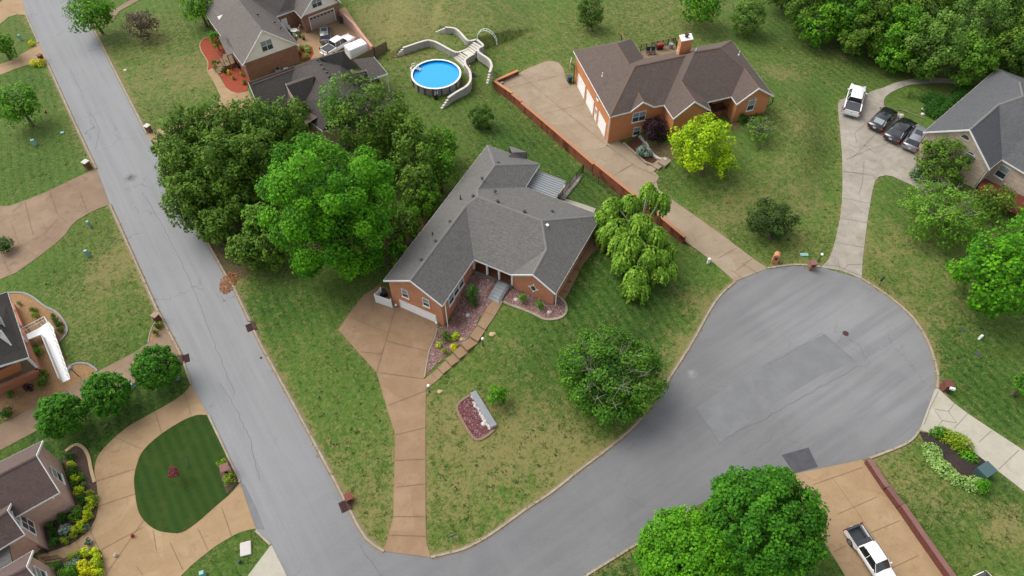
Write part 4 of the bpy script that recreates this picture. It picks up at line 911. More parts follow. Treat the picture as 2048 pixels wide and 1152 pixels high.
# ---- brick house top left
e = 3.2
V = dict(a=(485, 130.5, e), b=(524, 60, 7.47), c=(597.7, 90, e), d=(552, 33, e), e=(588, 20, e), f=(476.6, 0, 7.6), v=(503, 0, 5.3), l=(420, 42, e + .1), f2=(440, -50, 7.6), l2=(395, 0, 3.3), g1=(602, 35, e), g2=(648, -20, 7.6), g3=(682, 5, e), g4=(650, -42, e), v2=(572, -6, 6.0), f3=(600, -48, 7.6), l3=(380, -30, 3.3))
V = dict(a=(485, 130.5, 3.2), b=(524, 60, 7.47), c=(597.7, 90, 3.2), d=(552, 33, 3.2), e=(588, 20, 3.2), g1=(602, 35.6, 3.2), g2=(640, -27, 7.7), g3=(682, 5, 3.2), f=(476.6, 0, 7.6), v=(503, 0, 5.6), l=(420, 42, 3.3), f2=(446, -40, 7.6), l2=(385, -20, 3.3), g4=(650, -45, 3.2), w=(600, -60, 7.6))
h4 = House('brick_house', 'brown brick house with taupe roof and cream gable, cut by the top edge', V,
           [['a', 'b', 'f', 'f2', 'l2', 'l'], ['b', 'c', 'd', 'v', 'f'], ['v', 'd', 'e', 'w'], ['e', 'g1', 'g2', 'w'], ['g2', 'g3', 'g4', 'w'], ['f', 'v', 'w', 'f2'], ['f2', 'w', 'g4', 'l2']],
           ['a', '^b', 'c', 'd', 'e', 'g1', '^g2', 'g3', 'g4', 'l2', 'l'], M['roof_taupe'], M['brick_br'], ridges=[['b', 'f', 'f2'], ['g2', 'w']], gablem=M['offwhite'])
h4.window('ac', 533.5, 90.5, 1.7, 1.6); h4.garage('g1g3', (624, 60), (672, 42), 2.3, 'garageb', lights=True); h4.window('g1g3', 633, 5, 1.7, 1.4)
h4.spout((490, 132), (501, 160), 3.1)
for p in ((515.5, 28.5, 6.5), (549, 44, 4.9), (561, 55.5, 4.6), (576, 79, 4.0)): h4.vent(*p)
u, z = h4.hit('de', 567, 38); b = MB(); h4.box(b, 'de', u - .5, u + .5, .1, 2.2, .05, .06); b.make('back_door', M['white'], h4.r)
dv = [WZ(434.4, 33, 4.6), WZ(452, 27, 5.3), WZ(442, 47.5, 3.9)]
b = MB(); b.quad(*dv); b.make('dormer_face', M['offwhite'], h4.r)
b = MB(); tip = WZ(456, 8, 5.6); b.quad(dv[0], tip, dv[1]); b.quad(WZ(425.5, 16.5, 4.4), WZ(456, 6, 5.7), dv[1], dv[0]); b.make('dormer_roof', M['roof_taupe'], h4.r)
b = MB(); Q = [WZ(436.7, 72.7, 3.6), WZ(448, 72, 4.1), WZ(470.5, 105.5, 3.3), WZ(454, 110.5, 2.7)]; b.quad(*Q); b.quad(*[q - Vector((0, 0, .15)) for q in reversed(Q)])
for i in range(4): b.quad(Q[i], Q[i - 1], Q[i - 1] - Vector((0, 0, .15)), Q[i] - Vector((0, 0, .15)))
b.make('porch_roof', M['roof_taupe'], h4.r)
b = MB(); q = Q[3]; b.tube([(q.x, q.y, 0), q], .09, 6); b.make('porch_post', M['wood'], h4.r)
b = MB(); q = WZ(465, 118, 1.0); b.obox(WZ(455, 140, .0), WZ(446, 118, 0) - WZ(455, 140, 0), WZ(473, 133, 0) - WZ(455, 140, 0), (0, 0, .7)); b.make('porch_floor', M['wood'], h4.r)
b = MB()
for i in range(4):
    t = i / 4; a = WZ(441 + 0, 138, 0); b.obox(WZ(447 - 3.3 * i, 139 + 3.2 * i, 0), WZ(440 - 3.3 * i, 124 + 3.2 * i, 0) - WZ(447 - 3.3 * i, 139 + 3.2 * i, 0), (.45, .1, 0), (0, 0, .6 - i * .14))
b.make('porch_step', M['wood'], h4.r)

# ---- charcoal-roofed house behind the trees
e = 3.6
V = dict(a=(496.7, 165, 6.2), b=(592, 131.5, 6.2), c=(521, 222, e), d=(575, 206, e), a0=(480, 126, e), b0=(575, 100, e),
         r0=(630, 117, 7.4), r1=(688, 190, 7.4), p=(556, 190, e + .3), q=(640, 262, e), w=(742, 160, e), x=(712, 205, e))
h5 = House('charcoal_roofed_house', 'house with charcoal gabled roofs and ridge vents half hidden by the grove', dict(
    a=(496.7, 165, 6.2), c=(521, 222, 3.6), c1=(573, 206, 3.6), b=(589, 131.8, 6.2), s1=(645, 262, 3.4), r0=(630, 117, 7.3), r1=(690, 192, 7.3), w0=(676, 106, 5.2), w1=(740, 195, 3.4), s2=(720, 250, 3.4)),
    [['a', 'c', 'c1', 'b'], ['b', 'c1', 's1', 'r1', 'r0'], ['r0', 'r1', 'w1', 'w0'], ['r1', 's1', 's2'], ['r1', 's2', 'w1']],
    ['a', 'c', 'c1', 's1', 's2', 'w1', 'w0', 'r0', 'b'], M['roof_dark'], M['brick_pk'], ridges=[['r0', 'r1'], ['a', 'b']], skipf=[('w0', 'r0'), ('r0', 'b'), ('b', 'a')])
def gable_piece(hs, ridge, l, r, mat, face=None, nm='cross_gable'):
    b = MB(); th = Vector((0, 0, -.14)); R = [WZ(*q) for q in ridge]; L_ = [WZ(*q) for q in l]; R_ = [WZ(*q) for q in r]
    for P in ([R[0], L_[0], L_[1], R[1]], [R[0], R[1], R_[1], R_[0]]):
        b.quad(*P); b.quad(*[q + th for q in reversed(P)])
        for i in range(4): b.quad(P[i], P[i - 1], P[i - 1] + th, P[i] + th)
    g = b.make(nm, mat, hs.r)
    if face:
        b = MB(); a, c = L_[0], R_[0]; b.quad(a + th, c + th, R[0] + th); b.quad((a.x, a.y, 0), (c.x, c.y, 0), c + th, a + th); b.make('gable_wall', face, hs.r)
        b = MB(); 
        for p0, p1 in ((L_[0], R[0]), (R[0], R_[0])): b.obox(p0 + Vector((0, -.05, -.16)), p1 - p0, (0, .04, 0), (0, 0, .19))
        b.make('fascia', M['white'], hs.r).parent = g
    return g
gable_piece(h5, [(573, 171.5, 6.9), (628, 152.5, 6.9)], [(597, 212, 4.6), (622, 203, 4.6)], [(571, 167, 6.0), (626, 148, 6.0)], M['roof_dark'], M['brick_pk'])
gable_piece(h5, [(687, 102, 6.9), (640, 116, 7.2)], [(712, 133, 4.4), (683, 144, 4.9)], [(688, 99, 6.0), (641, 113, 6.3)], M['roof_dark'])
gable_piece(h5, [(733, 142, 5.8), (660, 158, 6.6)], [(742, 164, 4.2), (692, 188, 4.6)], [(731, 139, 5.2), (658, 155, 6.0)], M['roof_dark'], M['brick_pk'])
b = MB(); Q = [WZ(706, 119, 3.6), WZ(740, 158.5, 3.3), WZ(775, 147, 3.3), WZ(747.5, 113.5, 3.6)]; b.quad(*Q); b.quad(*[q - Vector((0, 0, .2)) for q in reversed(Q)])
for i in range(4): b.quad(Q[i], Q[i - 1], Q[i - 1] - Vector((0, 0, .2)), Q[i] - Vector((0, 0, .2)))
g = b.make('carport_roof', M['roof_dark'], h5.r); b = MB()
for a, c in ((Q[1], Q[2]), (Q[2], Q[3])): b.obox(a + Vector((.03, -.06, -.22)), c - a, (.04, -.02, 0), (0, 0, .25))
b.make('fascia', M['white'], h5.r).parent = g
for q in (Q[1], Q[2]): b = MB(); b.box((q.x - .2, q.y + .2, 0), (.16, .16, 3.1)); b.make('carport_post', M['white'], h5.r)
for p in ((634, 120), (641, 129), (647, 137), (653, 145), (658, 153)): h5.vent(p[0], p[1], 7.35, 'box')
for p in ((651.5, 113), (662, 109)): h5.vent(p[0], p[1], 6.3, 'box', 'brick_cap')
b = MB(); Q = [WZ(597, 212, 4.2), WZ(622, 203, 4.2), WZ(642, 231, 4.2), WZ(611, 249, 4.2)]; b.quad(*Q); b.make('flat_roof', M['roof_pink'], h5.r)

# ---- porch house with ramp at the left edge
e = 4.2
V = dict(a=(14.3, 584, e), b=(57, 714.6, e), c=(-5, 742, e), r0=(-70, 600, 7.8), r1=(-35, 700, 7.8), r2=(-35, 722, 7.4), l0=(-110, 620, e), l1=(-75, 760, e))
h6 = House('porch_house', 'salmon brick house with dormers and a white ramp at the left edge', dict(a=(14.3, 584, 3.9), b=(57, 714.6, 3.9), c=(-80, 776, 3.9), d=(-130, 640, 3.9), r0=(-66, 612, 7.6), r1=(-14, 744 - 8, 7.6)),
           [['r0', 'r1', 'b', 'a'], ['r1', 'r0', 'd', 'c'], ], ['a', 'b', '^r1', 'c', 'd', '^r0'], M['roof_dark'], M['brick_or'], inset=1.9, gablem=M['offwhite'], ridges=[['r0', 'r1']])
b = MB(); Q = [WZ(57, 714.8, 3.85), WZ(46, 716, 4.6), WZ(-5, 716 + 14, 4.6), WZ(-60, 766, 3.85)]
b.quad(WZ(57, 714.8, 3.95), WZ(0, 741, 3.95), WZ(-70, 772, 3.95), WZ(-62, 742, 5.4), WZ(10, 716, 5.4)); b.make('skirt_roof', M['roof_dark'], h6.r)
P = [WZ(26, 612, .6), WZ(80, 743, .6), WZ(-40, 795, .6), WZ(-95, 660, .6)]
b = MB(); b.quad(P[0], P[3], P[2], P[1]) ; 
for i in range(4): a, c = P[i], P[(i + 1) % 4]; b.quad(a, c, Vector((c.x, c.y, -.1)), Vector((a.x, a.y, -.1)))
b.make('porch_floor', M['fencewood'], h6.r)
b = MB(); wall_line(b, [P[0][:2], P[1][:2], P[2][:2]], .45, [0, 0, 0], [1.0] * 3); b.make('porch_parapet', m_brick('salmon_brick', C(206, 130, 96), C(214, 142, 108), C(200, 140, 112)), h6.r)
for t in (.1, .35, .6, .97):
    q = P[0].lerp(P[1], t); b = MB(); b.box((q.x, q.y, 1.0), (.2, .2, 2.7)); b.make('porch_column', M['white'], h6.r)
for i, ((x0, y0), (x1, y1), (x2, y2)) in enumerate((((0, 634), (9, 653), (-22, 652)), ((2, 661), (22, 691), (-24, 691)))):
    b = MB(); ap = WZ(x0, y0, 6.7); l = WZ(x1, y1, 5.2); r = WZ(x2, y2, 5.4); b.quad(ap, r, l); f = b.make('dormer_face', M['offwhite'], h6.r)
    bk = WZ(x0 - 38, y0 - 12, 7.0); b = MB(); up = Vector((0, 0, .06)); b.quad(ap + up, l + up, bk); b.quad(bk, r + up, ap + up); b.make('dormer_roof', M['roof_dark'], h6.r)
    b = MB(); b.tube([r, ap, l], .1, 4); b.make('dormer_trim', M['white'], h6.r)
# ramp
rp = root('access_ramp', WZ(95, 700), 'long white L-shaped access ramp with railings leading off the porch', 'ramp')
def slab(b, Q, t=.12):
    b.quad(*Q); b.quad(*[q - Vector((0, 0, t)) for q in reversed(Q)])
    for i in range(len(Q)): b.quad(Q[i], Q[i - 1], Q[i - 1] - Vector((0, 0, t)), Q[i] - Vector((0, 0, t)))
b = MB(); slab(b, [WZ(52, 669, 1.0), WZ(56, 679, 1.0), WZ(82, 669, 1.0), WZ(90, 676, 1.0), WZ(109, 666, 1.0), WZ(107, 655, 1.0), WZ(97, 643, 1.0), WZ(78, 656, 1.0)]); b.make('platform', M['white'], rp)
b = MB(); R4 = [WZ(90, 676, .98), WZ(126, 765, .1), WZ(141, 757.5, .1), WZ(109, 666, .98)]; slab(b, R4, .1); b.make('ramp_deck', M['white'], rp)
def rail(a, c, n, parent, mat='white', h=.95):
    b = MB(); b.tube([a + Vector((0, 0, h)), c + Vector((0, 0, h))], .035, 5); b.tube([a + Vector((0, 0, h * .55)), c + Vector((0, 0, h * .55))], .025, 5)
    for k in range(n + 1): q = a.lerp(c, k / n); b.tube([q - Vector((0, 0, .1)), q + Vector((0, 0, h))], .03, 4)
    return b.make('railing', M[mat], parent)
rail(R4[0], R4[1], 26, rp); rail(R4[3], R4[2], 8, rp); rail(WZ(50, 668, 1.0), WZ(97, 643, 1.0), 7, rp); rail(WZ(97, 643, 1.0), WZ(109, 666, 1.0), 3, rp)
b = MB(); p = G(145, 738); q = WZ(157, 752, 0); b.tube([(q.x, q.y, 0), WZ(142, 738, 2.2)], .05, 6); l_ = tag(b.make('garden_lamp', M['black']), 'dark lamp post leaning beside the lower end of the white ramp', 'lamp'); b = MB(); b.ball(WZ(140, 737, 2.2), .25); b.make('lamp_head', M['step'], l_)

# ---- pink brick house bottom left
e = 4.0
h7 = House('pink_brick_house', 'pink brick house with mauve gabled roofs in the bottom left corner', dict(a=(85, 881, e), b=(72, 911.5, 6.42), c=(118, 985, e), d=(43.7, 1026.5, e), e=(-80, 1096, e), f=(-110, 1004, 6.5), g=(-90, 968, e)),
           [['a', 'b', 'f', 'g'], ['b', 'c', 'd', 'e', 'f']], ['a', '^b', 'c', 'd', 'e', '^f', 'g'], M['roof_pink'], M['brick_pk'], inset=.3, ridges=[['b', 'f']])
h7.window('ac', 114, 951, 1.1, 1.9, True); h7.spout((107, 996), (138, 1017), 3.8)
h7b = House('gabled_wing', 'x', dict(a=(28, 993, 3.9), b=(14, 1021.6, 5.6), c=(48, 1069, 3.9), e=(-50, 1127, 3.9), f=(-60, 1066, 5.7), g=(-60, 1041, 3.9)),
            [['a', 'b', 'f', 'g'], ['b', 'c', 'e', 'f']], ['a', '^b', 'c', 'e', '^f', 'g'], M['roof_pink'], M['brick_pk'], inset=.3, ridges=[['b', 'f']])
# projecting room below: a short flat-fronted wing carrying two tall windows
q0, q1 = h7b.c['a'], h7b.c['c']
h7b.window('ac', 37.5, 1043, 1.3, 1.7)
h7c = House('gabled_wing', 'x', dict(a=(65, 1101, 3.9), b=(52, 1134, 5.8), c=(98, 1190, 3.9), e=(0, 1250, 3.9), f=(-30, 1176, 5.8), g=(-20, 1151, 3.9)),
            [['a', 'b', 'f', 'g'], ['b', 'c', 'e', 'f']], ['a', '^b', 'c', 'e', '^f', 'g'], M['roof_pink'], M['brick_pk'], inset=.3, ridges=[['b', 'f']])
h7c.window('ac', 82, 1150, 1.1, 1.7, True)
A = WZ(85, 1046); B = WZ(98, 1100); b = MB(); C0 = WZ(30, 1110); zt = 3.3
P = [WZ(60, 1042), A, B, WZ(60, 1125)]
b = MB()
wz = 3.0
gx0 = h7b.c['a'].lerp(h7b.c['c'], .0); A_ = Vector((A.x, A.y)); B_ = Vector((B.x, B.y)); 
for s_, t_ in ((gx0, A_), (A_, B_), (B_, h7b.c['c'])): b.quad((s_.x, s_.y, -.1), (t_.x, t_.y, -.1), (t_.x, t_.y, 1.7 if t_ is not h7b.c['c'] else 3.6), (s_.x, s_.y, 1.7 if s_ is not gx0 else 3.6))
b.quad((gx0.x, gx0.y, 3.6), (A_.x, A_.y, 1.7), (B_.x, B_.y, 1.7), (h7b.c['c'].x, h7b.c['c'].y, 3.6))
b.make('bay_wall', M['brick_pk'], h7.r)
b = MB()
def quad_on(c, w, h, dx, up, b, off): 
    n = dx.cross(up).normalized(); n = n if n.z > 0 else -n
    b.obox(c - dx * w / 2 - up * h / 2 + n * off, dx * w, up * h, n * .05)
dx = Vector((B_.x - A_.x, B_.y - A_.y, 0)).normalized(); mid = (A_ + B_) / 2; top = (gx0 + h7b.c['c']) / 2
cc = WZ(70, 1061, 2.55); upv = (Vector((top.x, top.y, 3.6)) - Vector((mid.x, mid.y, 1.7))).normalized()
cc = Vector((mid.x, mid.y, 1.7)).lerp(Vector((top.x, top.y, 3.6)), .45)
quad_on(cc, 1.5, 1.7, dx, upv, b, .0); f = b.make('window', M['white'], h7.r); b = MB()
for s1 in (-.34, .34):
    for s2 in (-.38, .38): quad_on(cc + dx * s1 + upv * s2, .56, .64, dx, upv, b, .02)
b.make('pane', M['glass'], h7.r).parent = f
b = MB(); Q = [WZ(0, 1083, 3.4), WZ(16, 1089, 3.4), WZ(25, 1128, 3.0), WZ(-10, 1146, 3.0)]; slab(b, [Q[0], Q[3], Q[2], Q[1]], .2); b.make('porch_roof', M['roof_grey'], h7.r)
for hh in (h7b, h7c):
    for o in list(bpy.data.objects):
        if o.parent is hh.r: o.parent = h7.r; o.matrix_parent_inverse = Matrix.Translation(-h7.r.location)
    bpy.data.objects.remove(hh.r)
# bottom right roof corner
V = dict(a=(1936, 1158, 2.6), b=(1972, 1142, 3.2), c=(1990, 1160, 2.6), d=(1990, 1230, 2.6), e=(1960, 1230, 3.2), f=(1925, 1230, 2.6))
h8 = House('garden_shed', 'grey roof corner of a small building at the bottom edge right of the pickup', V, [['a', 'f', 'e', 'b'], ['b', 'e', 'd', 'c']], ['a', '^b', 'c', 'd', '^e', 'f'], M['roof_dark'], M['brick_pk'], inset=.2, ridges=[['b', 'e']]); h8.r['category'] = 'shed'
#PART2
# ------------------------------------------------------------------ plants
def leaves_mesh(name, pos, nrm, size, tone, mat, rng, long=1.0, up=None):
    n = len(pos); nrm = nrm / (np.linalg.norm(nrm, axis=1, keepdims=True) + 1e-9); nrm = nrm + np.array([0, -.1, .45]); nrm = nrm / (np.linalg.norm(nrm, axis=1, keepdims=True) + 1e-9)
    ref = rng.normal(size=(n, 3)) if up is None else np.tile(np.array(up, float), (n, 1)) + rng.normal(scale=.15, size=(n, 3))
    a = np.cross(nrm, ref) if up is None else ref - (ref * nrm).sum(1, keepdims=True) * nrm
    a /= np.linalg.norm(a, axis=1, keepdims=True) + 1e-9
    b = np.cross(nrm, a); s = size[:, None] * .5; k = nrm * s * 0.35
    v = np.stack([pos - a * s * long, pos - b * s + k, pos + a * s * long, pos + b * s + k], 1).reshape(-1, 3).astype(np.float32)
    me = bpy.data.meshes.new(name); me.vertices.add(4 * n); me.vertices.foreach_set('co', v.ravel()); me.loops.add(4 * n)
    me.loops.foreach_set('vertex_index', np.arange(4 * n, dtype=np.int32)); me.polygons.add(n); me.polygons.foreach_set('loop_start', np.arange(0, 4 * n, 4, dtype=np.int32))
    me.update(); at = me.attributes.new('tone', 'FLOAT', 'FACE'); at.data.foreach_set('value', tone.astype(np.float32)); me.materials.append(mat)
    o = bpy.data.objects.new(name, me); COL.objects.link(o); return o
def crown_pts(rng, c, rx, rz, nl, K, leaf, lr=(.22, .36), zmin=-.85, shape='ball', inner=.18, top_open=0.0, flat=1.0):
    total = int(K * rx * rx / leaf ** 2); L = []
    if lr[1] <= .26 and shape != 'round': nl = int(nl * .8)
    while len(L) < nl:
        d = rng.normal(size=3); d /= np.linalg.norm(d)
        if d[2] < zmin: continue
        r = rng.uniform(.55, .92) if lr[1] > .26 else rng.choice([rng.uniform(.5, .7), rng.uniform(.72, .94), rng.uniform(.72, .94), rng.uniform(.72, .94)])
        if shape == 'cone':
            h = rng.uniform(0, 1) ** .8; a = rng.uniform(0, 2 * np.pi); rr = (1 - h) * .78 + .04; p = np.array([math.cos(a) * rr, math.sin(a) * rr, -1 + 2 * h])
            L.append((p, rng.uniform(.14, .24) * (1.15 - h * .6))); continue
        if shape == 'round': r = rng.uniform(.70, .88)
        if top_open and d[2] > .45 and rng.uniform() < top_open: continue
        L.append((d * r, rng.uniform(*lr)))
    P = []; N = []; T = []
    w = np.array([l[1] ** 2 for l in L]); w /= w.sum()
    for (p, r), wi in zip(L, w):
        n = max(6, int(total * (1 - inner) * wi)); d = rng.normal(size=(n * 2, 3)); d /= np.linalg.norm(d, axis=1, keepdims=True)
        out = p / (np.linalg.norm(p) + 1e-6) + np.array([0, 0, .35]); out /= np.linalg.norm(out)
        d = d[(d @ out) > rng.uniform(-.45, .25, size=len(d))][:n]; rad = r * rng.uniform(.72, 1.12, size=(len(d), 1)) * (1 + .18 * np.sin(d[:, :1] * 9 + p[0] * 20) * np.cos(d[:, 1:2] * 8 + p[1] * 20))
        q = d * rad * np.array([1, 1, .85]); q = q + out * (q @ out)[:, None] * .35 + p; P.append(q); N.append(d * .8 + out * .5 + rng.normal(scale=.45, size=d.shape)); T.append(np.clip(rng.uniform(.15, .7) * .5 + rng.uniform(0, 1, len(d)) * .5, 0, 1))
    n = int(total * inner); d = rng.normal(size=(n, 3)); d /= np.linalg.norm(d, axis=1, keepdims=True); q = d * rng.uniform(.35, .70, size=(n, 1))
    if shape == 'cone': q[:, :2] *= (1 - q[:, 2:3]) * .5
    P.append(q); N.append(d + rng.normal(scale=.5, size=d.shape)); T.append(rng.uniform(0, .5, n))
    P = np.concatenate(P) * np.array([rx, rx, rz]) + np.array(c); N = np.concatenate(N); T = np.concatenate(T)
    return P, N, T, L
TR = random.Random(5)
def trunk_and_limbs(base, c, rx, rz, L, r0, rt, mat, nb=9, reach=.6):
    b = MB(); base = Vector(base); c = Vector(c); fork = base.lerp(c, .55)
    b.tube([base - Vector((0, 0, .4)), base + Vector((0, 0, .15)), base.lerp(fork, .5), fork, c.lerp(fork, .3)], [r0 * 1.5, r0 * 1.1, r0 * .95, r0 * .75, r0 * .4], 8)
    t = b.make('trunk', mat, rt, True)
    b = MB()
    for i, (p, r) in enumerate(L[:nb]):
        q = c + Vector((p[0] * rx, p[1] * rx, p[2] * rz)) * reach; m = fork.lerp(q, .5) + Vector((TR.uniform(-.2, .2), TR.uniform(-.2, .2), .1 * rz))
        b.tube([fork, m, q], [r0 * .42, r0 * .24, r0 * .06], 5)
    b.make('limb', mat, rt, True)
def tree(px, py, rpx, hc, rz, kind, label, name='tree', leaf=.30, nl=60, K=26, seed=None, group=None, shape='ball', lr=(.22, .36), zmin=-.85, top_open=0, bark='bark', r0=.22, dead=0, deadreach=1.0, cat='tree', base=None, inner=.18, nb=9):
    rng = np.random.default_rng(seed if seed is not None else int(px * 7 + py * 13) % 9999)
    gz = G(px, py).z if base is None else G(*base).z
    c = WZ(px, py, gz + hc); rm = .9 * rpx * mpp(px, py, gz + hc); rz = rz * .94; bx = G(*base) if base else Vector((c.x, c.y, gh(c.x, c.y)))
    rt = root(name, bx, label, cat, group)
    P, N, T, L = crown_pts(rng, c, rm, rz, nl, K, leaf, lr, zmin, shape, inner, top_open)
    size = leaf * rng.uniform(.55, 1.45, len(P))
    o = leaves_mesh('crown', P, N, size, T, LEAF[kind], rng); o.parent = rt; o.matrix_parent_inverse = Matrix.Translation(-rt.location)
    rr = random.Random(int(px)); LL = [l for l in L if l[0][2] < .5] or L[:]; rr.shuffle(LL)
    trunk_and_limbs(bx, c, rm, rz, LL, r0, rt, M[bark], nb)
    if dead:
        b = MB(); f = Vector(c) - Vector((0, 0, rz * .45))
        for k in range(dead):
            a = 2 * math.pi * k / dead + rr.uniform(-.3, .3); el_ = rr.uniform(.35, 1.1); q = Vector(c) + Vector((math.cos(a) * math.cos(el_) * rm * deadreach, math.sin(a) * math.cos(el_) * rm * deadreach, math.sin(el_) * rz * deadreach))
            m = f.lerp(q, .5) + Vector((rr.uniform(-.4, .4), rr.uniform(-.4, .4), rr.uniform(.1, .5))); b.tube([f, m, q], [.07, .045, .015], 4)
            for j in range(4):
                s_ = m.lerp(q, rr.uniform(0, .8)); e2 = s_ + Vector((rr.uniform(-1, 1), rr.uniform(-1, 1), rr.uniform(.1, .8))) * rm * .28; b.tube([s_, e2], [.028, .01], 3)
        b.make('bare_branch', M['deadwood'], rt)
    return rt
def shrub(px, py, rpx, kind, label, h=.8, name='shrub', group=None, leaf=.11, K=24, nl=18, shape='ball', wide=1.0, cat='shrub', flat=False):
    rng = np.random.default_rng(int(px * 17 + py * 5) % 9999); g0 = G(px, py); g = WZ(px, py, g0.z + h * .4); g.z = gh(g.x, g.y); rm = max(.16, rpx * mpp(px, py) * .80); rz = h * .55
    P, N, T, L = crown_pts(rng, (g.x, g.y + .3 * h * 0, g.z + rz * .8), rm, rz, nl, K if rm > .4 else K * 1.3, min(leaf, rm * .3), (.35, .5), -.3, 'round' if shape == 'ball' else shape, .25)
    o = leaves_mesh(name, P, N, min(leaf, rm * .3) * rng.uniform(.7, 1.3, len(P)), T, LEAF[kind], rng)
    return tag(o, label, cat, group)

# -- woods and single trees: px, py (crown centre in the photograph), radius px, crown height, vertical radius, leaf colour
tree(178, 26, 45, 4.2, 3.2, 'mid', 'green tree overhanging the top of the street beside the brown path', base=(205, 66))
tree(283, 48, 32, 2.4, 2.2, 'plumt', 'dusky purple-leaved small tree on the lawn in the top left', name='purple_leaf_tree', leaf=.22, base=(281, 74), r0=.1, K=14, dead=10)
tree(397, 8, 38, 4.0, 3.4, 'mid', 'round green tree at the top edge left of the taupe-roofed brick house', nl=50)
tree(38, 210, 42, 3.6, 3.0, 'mid', 'round green tree standing alone on the left lawn above the wide driveway', nl=70, lr=(.2, .3))
tree(2, 90, 24, 2.6, 2.2, 'mid', 'green tree cut off by the left edge near the yellow flowers', nl=40)
for px, py, w_ in ((312, 735, 'nearest the street'), (213, 787, 'in the middle of'), (122, 832, 'farthest left of')):
    tree(px, py, 51, 3.0, 2.7, 'maple', 'dense round tree %s %sthe row of three beside the brown drive' % (w_, 'in ' if 'nearest' in w_ else ''), nl=260, leaf=.20, K=48, lr=(.10, .15), zmin=-.6, group='three round trees in a row', shape='round')
# grove in the middle left
GV = [(378, 268, 48, 7.5, 4.5, 'dark', 'grey-green tree at the upper left corner of the grove'), (447, 262, 52, 8, 4.5, 'dark', 'dark tree on the upper edge of the grove below the tan driveway'),
      (520, 255, 44, 8, 4.5, 'dark', 'dark tree below the left wall of the charcoal-roofed house'), (372, 335, 52, 7, 4.5, 'dark', 'dark tree overhanging the street on the left side of the grove'),
      (570, 262, 44, 7.5, 4.5, 'dark', 'dark tree in front of the charcoal-roofed house, left of the upper bright crown'),
      (452, 335, 54, 8, 4.6, 'dark', 'dark tree in the middle of the left half of the grove'), (378, 405, 50, 6.5, 4.2, 'dark', 'dark tree bulging furthest over the street from the grove'),
      (520, 320, 46, 8, 4.5, 'dark', 'dark tree touching the upper left side of the big bright crown'), (432, 452, 40, 4.5, 3.2, 'dark', 'low dark tree at the kerb below the overhanging crowns'),
      (495, 500, 38, 4, 3.0, 'dark', 'low dark tree at the bottom left end of the grove by the kerb'), (520, 445, 34, 5, 3.0, 'soft', 'softer green tree filling the gap left of the big bright crown'),
      (450, 400, 30, 4.5, 3.0, 'soft', 'pale green tree beside the fallen branches in the grove')]
for i, g in enumerate(GV): tree(g[0], g[1], g[2] * 1.06, g[3] * .78, g[3] * .60, g[5], g[6], nl=120, leaf=.26, K=46, inner=.28, lr=(.15, .25), group='dark trees of the grove', r0=.2, nb=5, zmin=-.95)
US = [(560, 330, 40, 'dark', 'dark understory tree left of the bright crown, high up'), (480, 405, 40, 'dark', 'dark understory tree above the fallen branches'), (545, 500, 34, 'dark', 'dark bushy tree below the left edge of the bright crown'), (410, 370, 40, 'dark', 'dark understory tree in the left middle of the grove'),
      (600, 235, 34, 'dark', 'dark bushy tree against the pink wall of the charcoal-roofed house'), (760, 330, 44, 'dark', 'dark understory tree right above the bright crown'), (850, 400, 34, 'mid', 'low green tree in the strip behind the long roof'), (880, 290, 34, 'mid', 'low green tree at the lawn corner behind the long roof'),
      (790, 460, 30, 'dark', 'low dark tree between the bright crown and the lower roof'), (340, 300, 34, 'dark', 'low dark tree at the kerb under the upper left crown'), (465, 300, 34, 'dark', 'dark understory tree filling the top of the grove')]
for x, y, r_, k_, l_ in US: tree(x, y, r_, 3.2, 3.0, k_, l_, nl=60, leaf=.25, K=34, lr=(.16, .26), group='understory trees of the grove', r0=.12, nb=4)
deadpts = [(470, 385, 0.5), (455, 430, 0.5)]
tree(668, 412, 147, 9.0, 8.6, 'bright', 'biggest bright green tree, left of the grey-roofed brick house', leaf=.25, nl=150, K=50, lr=(.12, .20), r0=.45, zmin=-.9, inner=.22)
tree(735, 222, 82, 8.0, 5.0, 'dark', 'tree with bare grey branches in its crown below the charcoal roofs', nl=80, leaf=.27, K=22, lr=(.16, .26), dead=22, deadreach=1.02, top_open=.6)
tree(672, 208, 34, 8.0, 4.0, 'mid', 'green tree top rising between the charcoal roofs and the bare-branched crown', nl=40, K=20)
tree(835, 300, 58, 6.5, 4.6, 'dark', 'dark green tree right of the big bright crown, behind the long roof', nl=80, K=28, lr=(.16, .26))
tree(878, 335, 42, 4.5, 3.6, 'mid', 'green tree whose crown nearly touches the top of the long grey roof', nl=60)
tree(835, 375, 42, 4.5, 3.5, 'dark', 'dark tree squeezed between the bright crown and the grey roof', nl=60)
tree(815, 440, 30, 3.0, 2.4, 'mid', 'small green tree beside the lower part of the long roof', nl=40)
tree(795, 505, 22, 2.2, 1.8, 'bright', 'small bright tree at the wall just above the garage corner', nl=30)
tree(800, 262, 45, 6.0, 4.0, 'dark', 'dark tree between the bare-branched crown and the lawn below the pool', nl=60)
tree(1182, 24, 29, 2.9, 3.1, 'cedar', 'tall oval cedar on the lawn above the brown roof', name='cedar_tree', leaf=.18, nl=110, K=30, lr=(.12, .2), r0=.12, base=(1184, 63))
tree(963, 234, 27, 1.7, 1.8, 'cedar', 'bushy little cedar on the grass left of the orange retaining wall', name='cedar_tree', leaf=.15, nl=70, K=30, r0=.1, lr=(.14, .24))
tree(1497, 30, 37, 3.4, 3.4, 'grey', 'dense grey-green oval tree behind the orange brick house', leaf=.22, nl=130, K=32, lr=(.13, .2), shape='round', base=(1488, 66))
tree(1400, 2, 46, 4.5, 3.2, 'mid', 'green tree at the top edge above the chimney', base=(1396, 35))
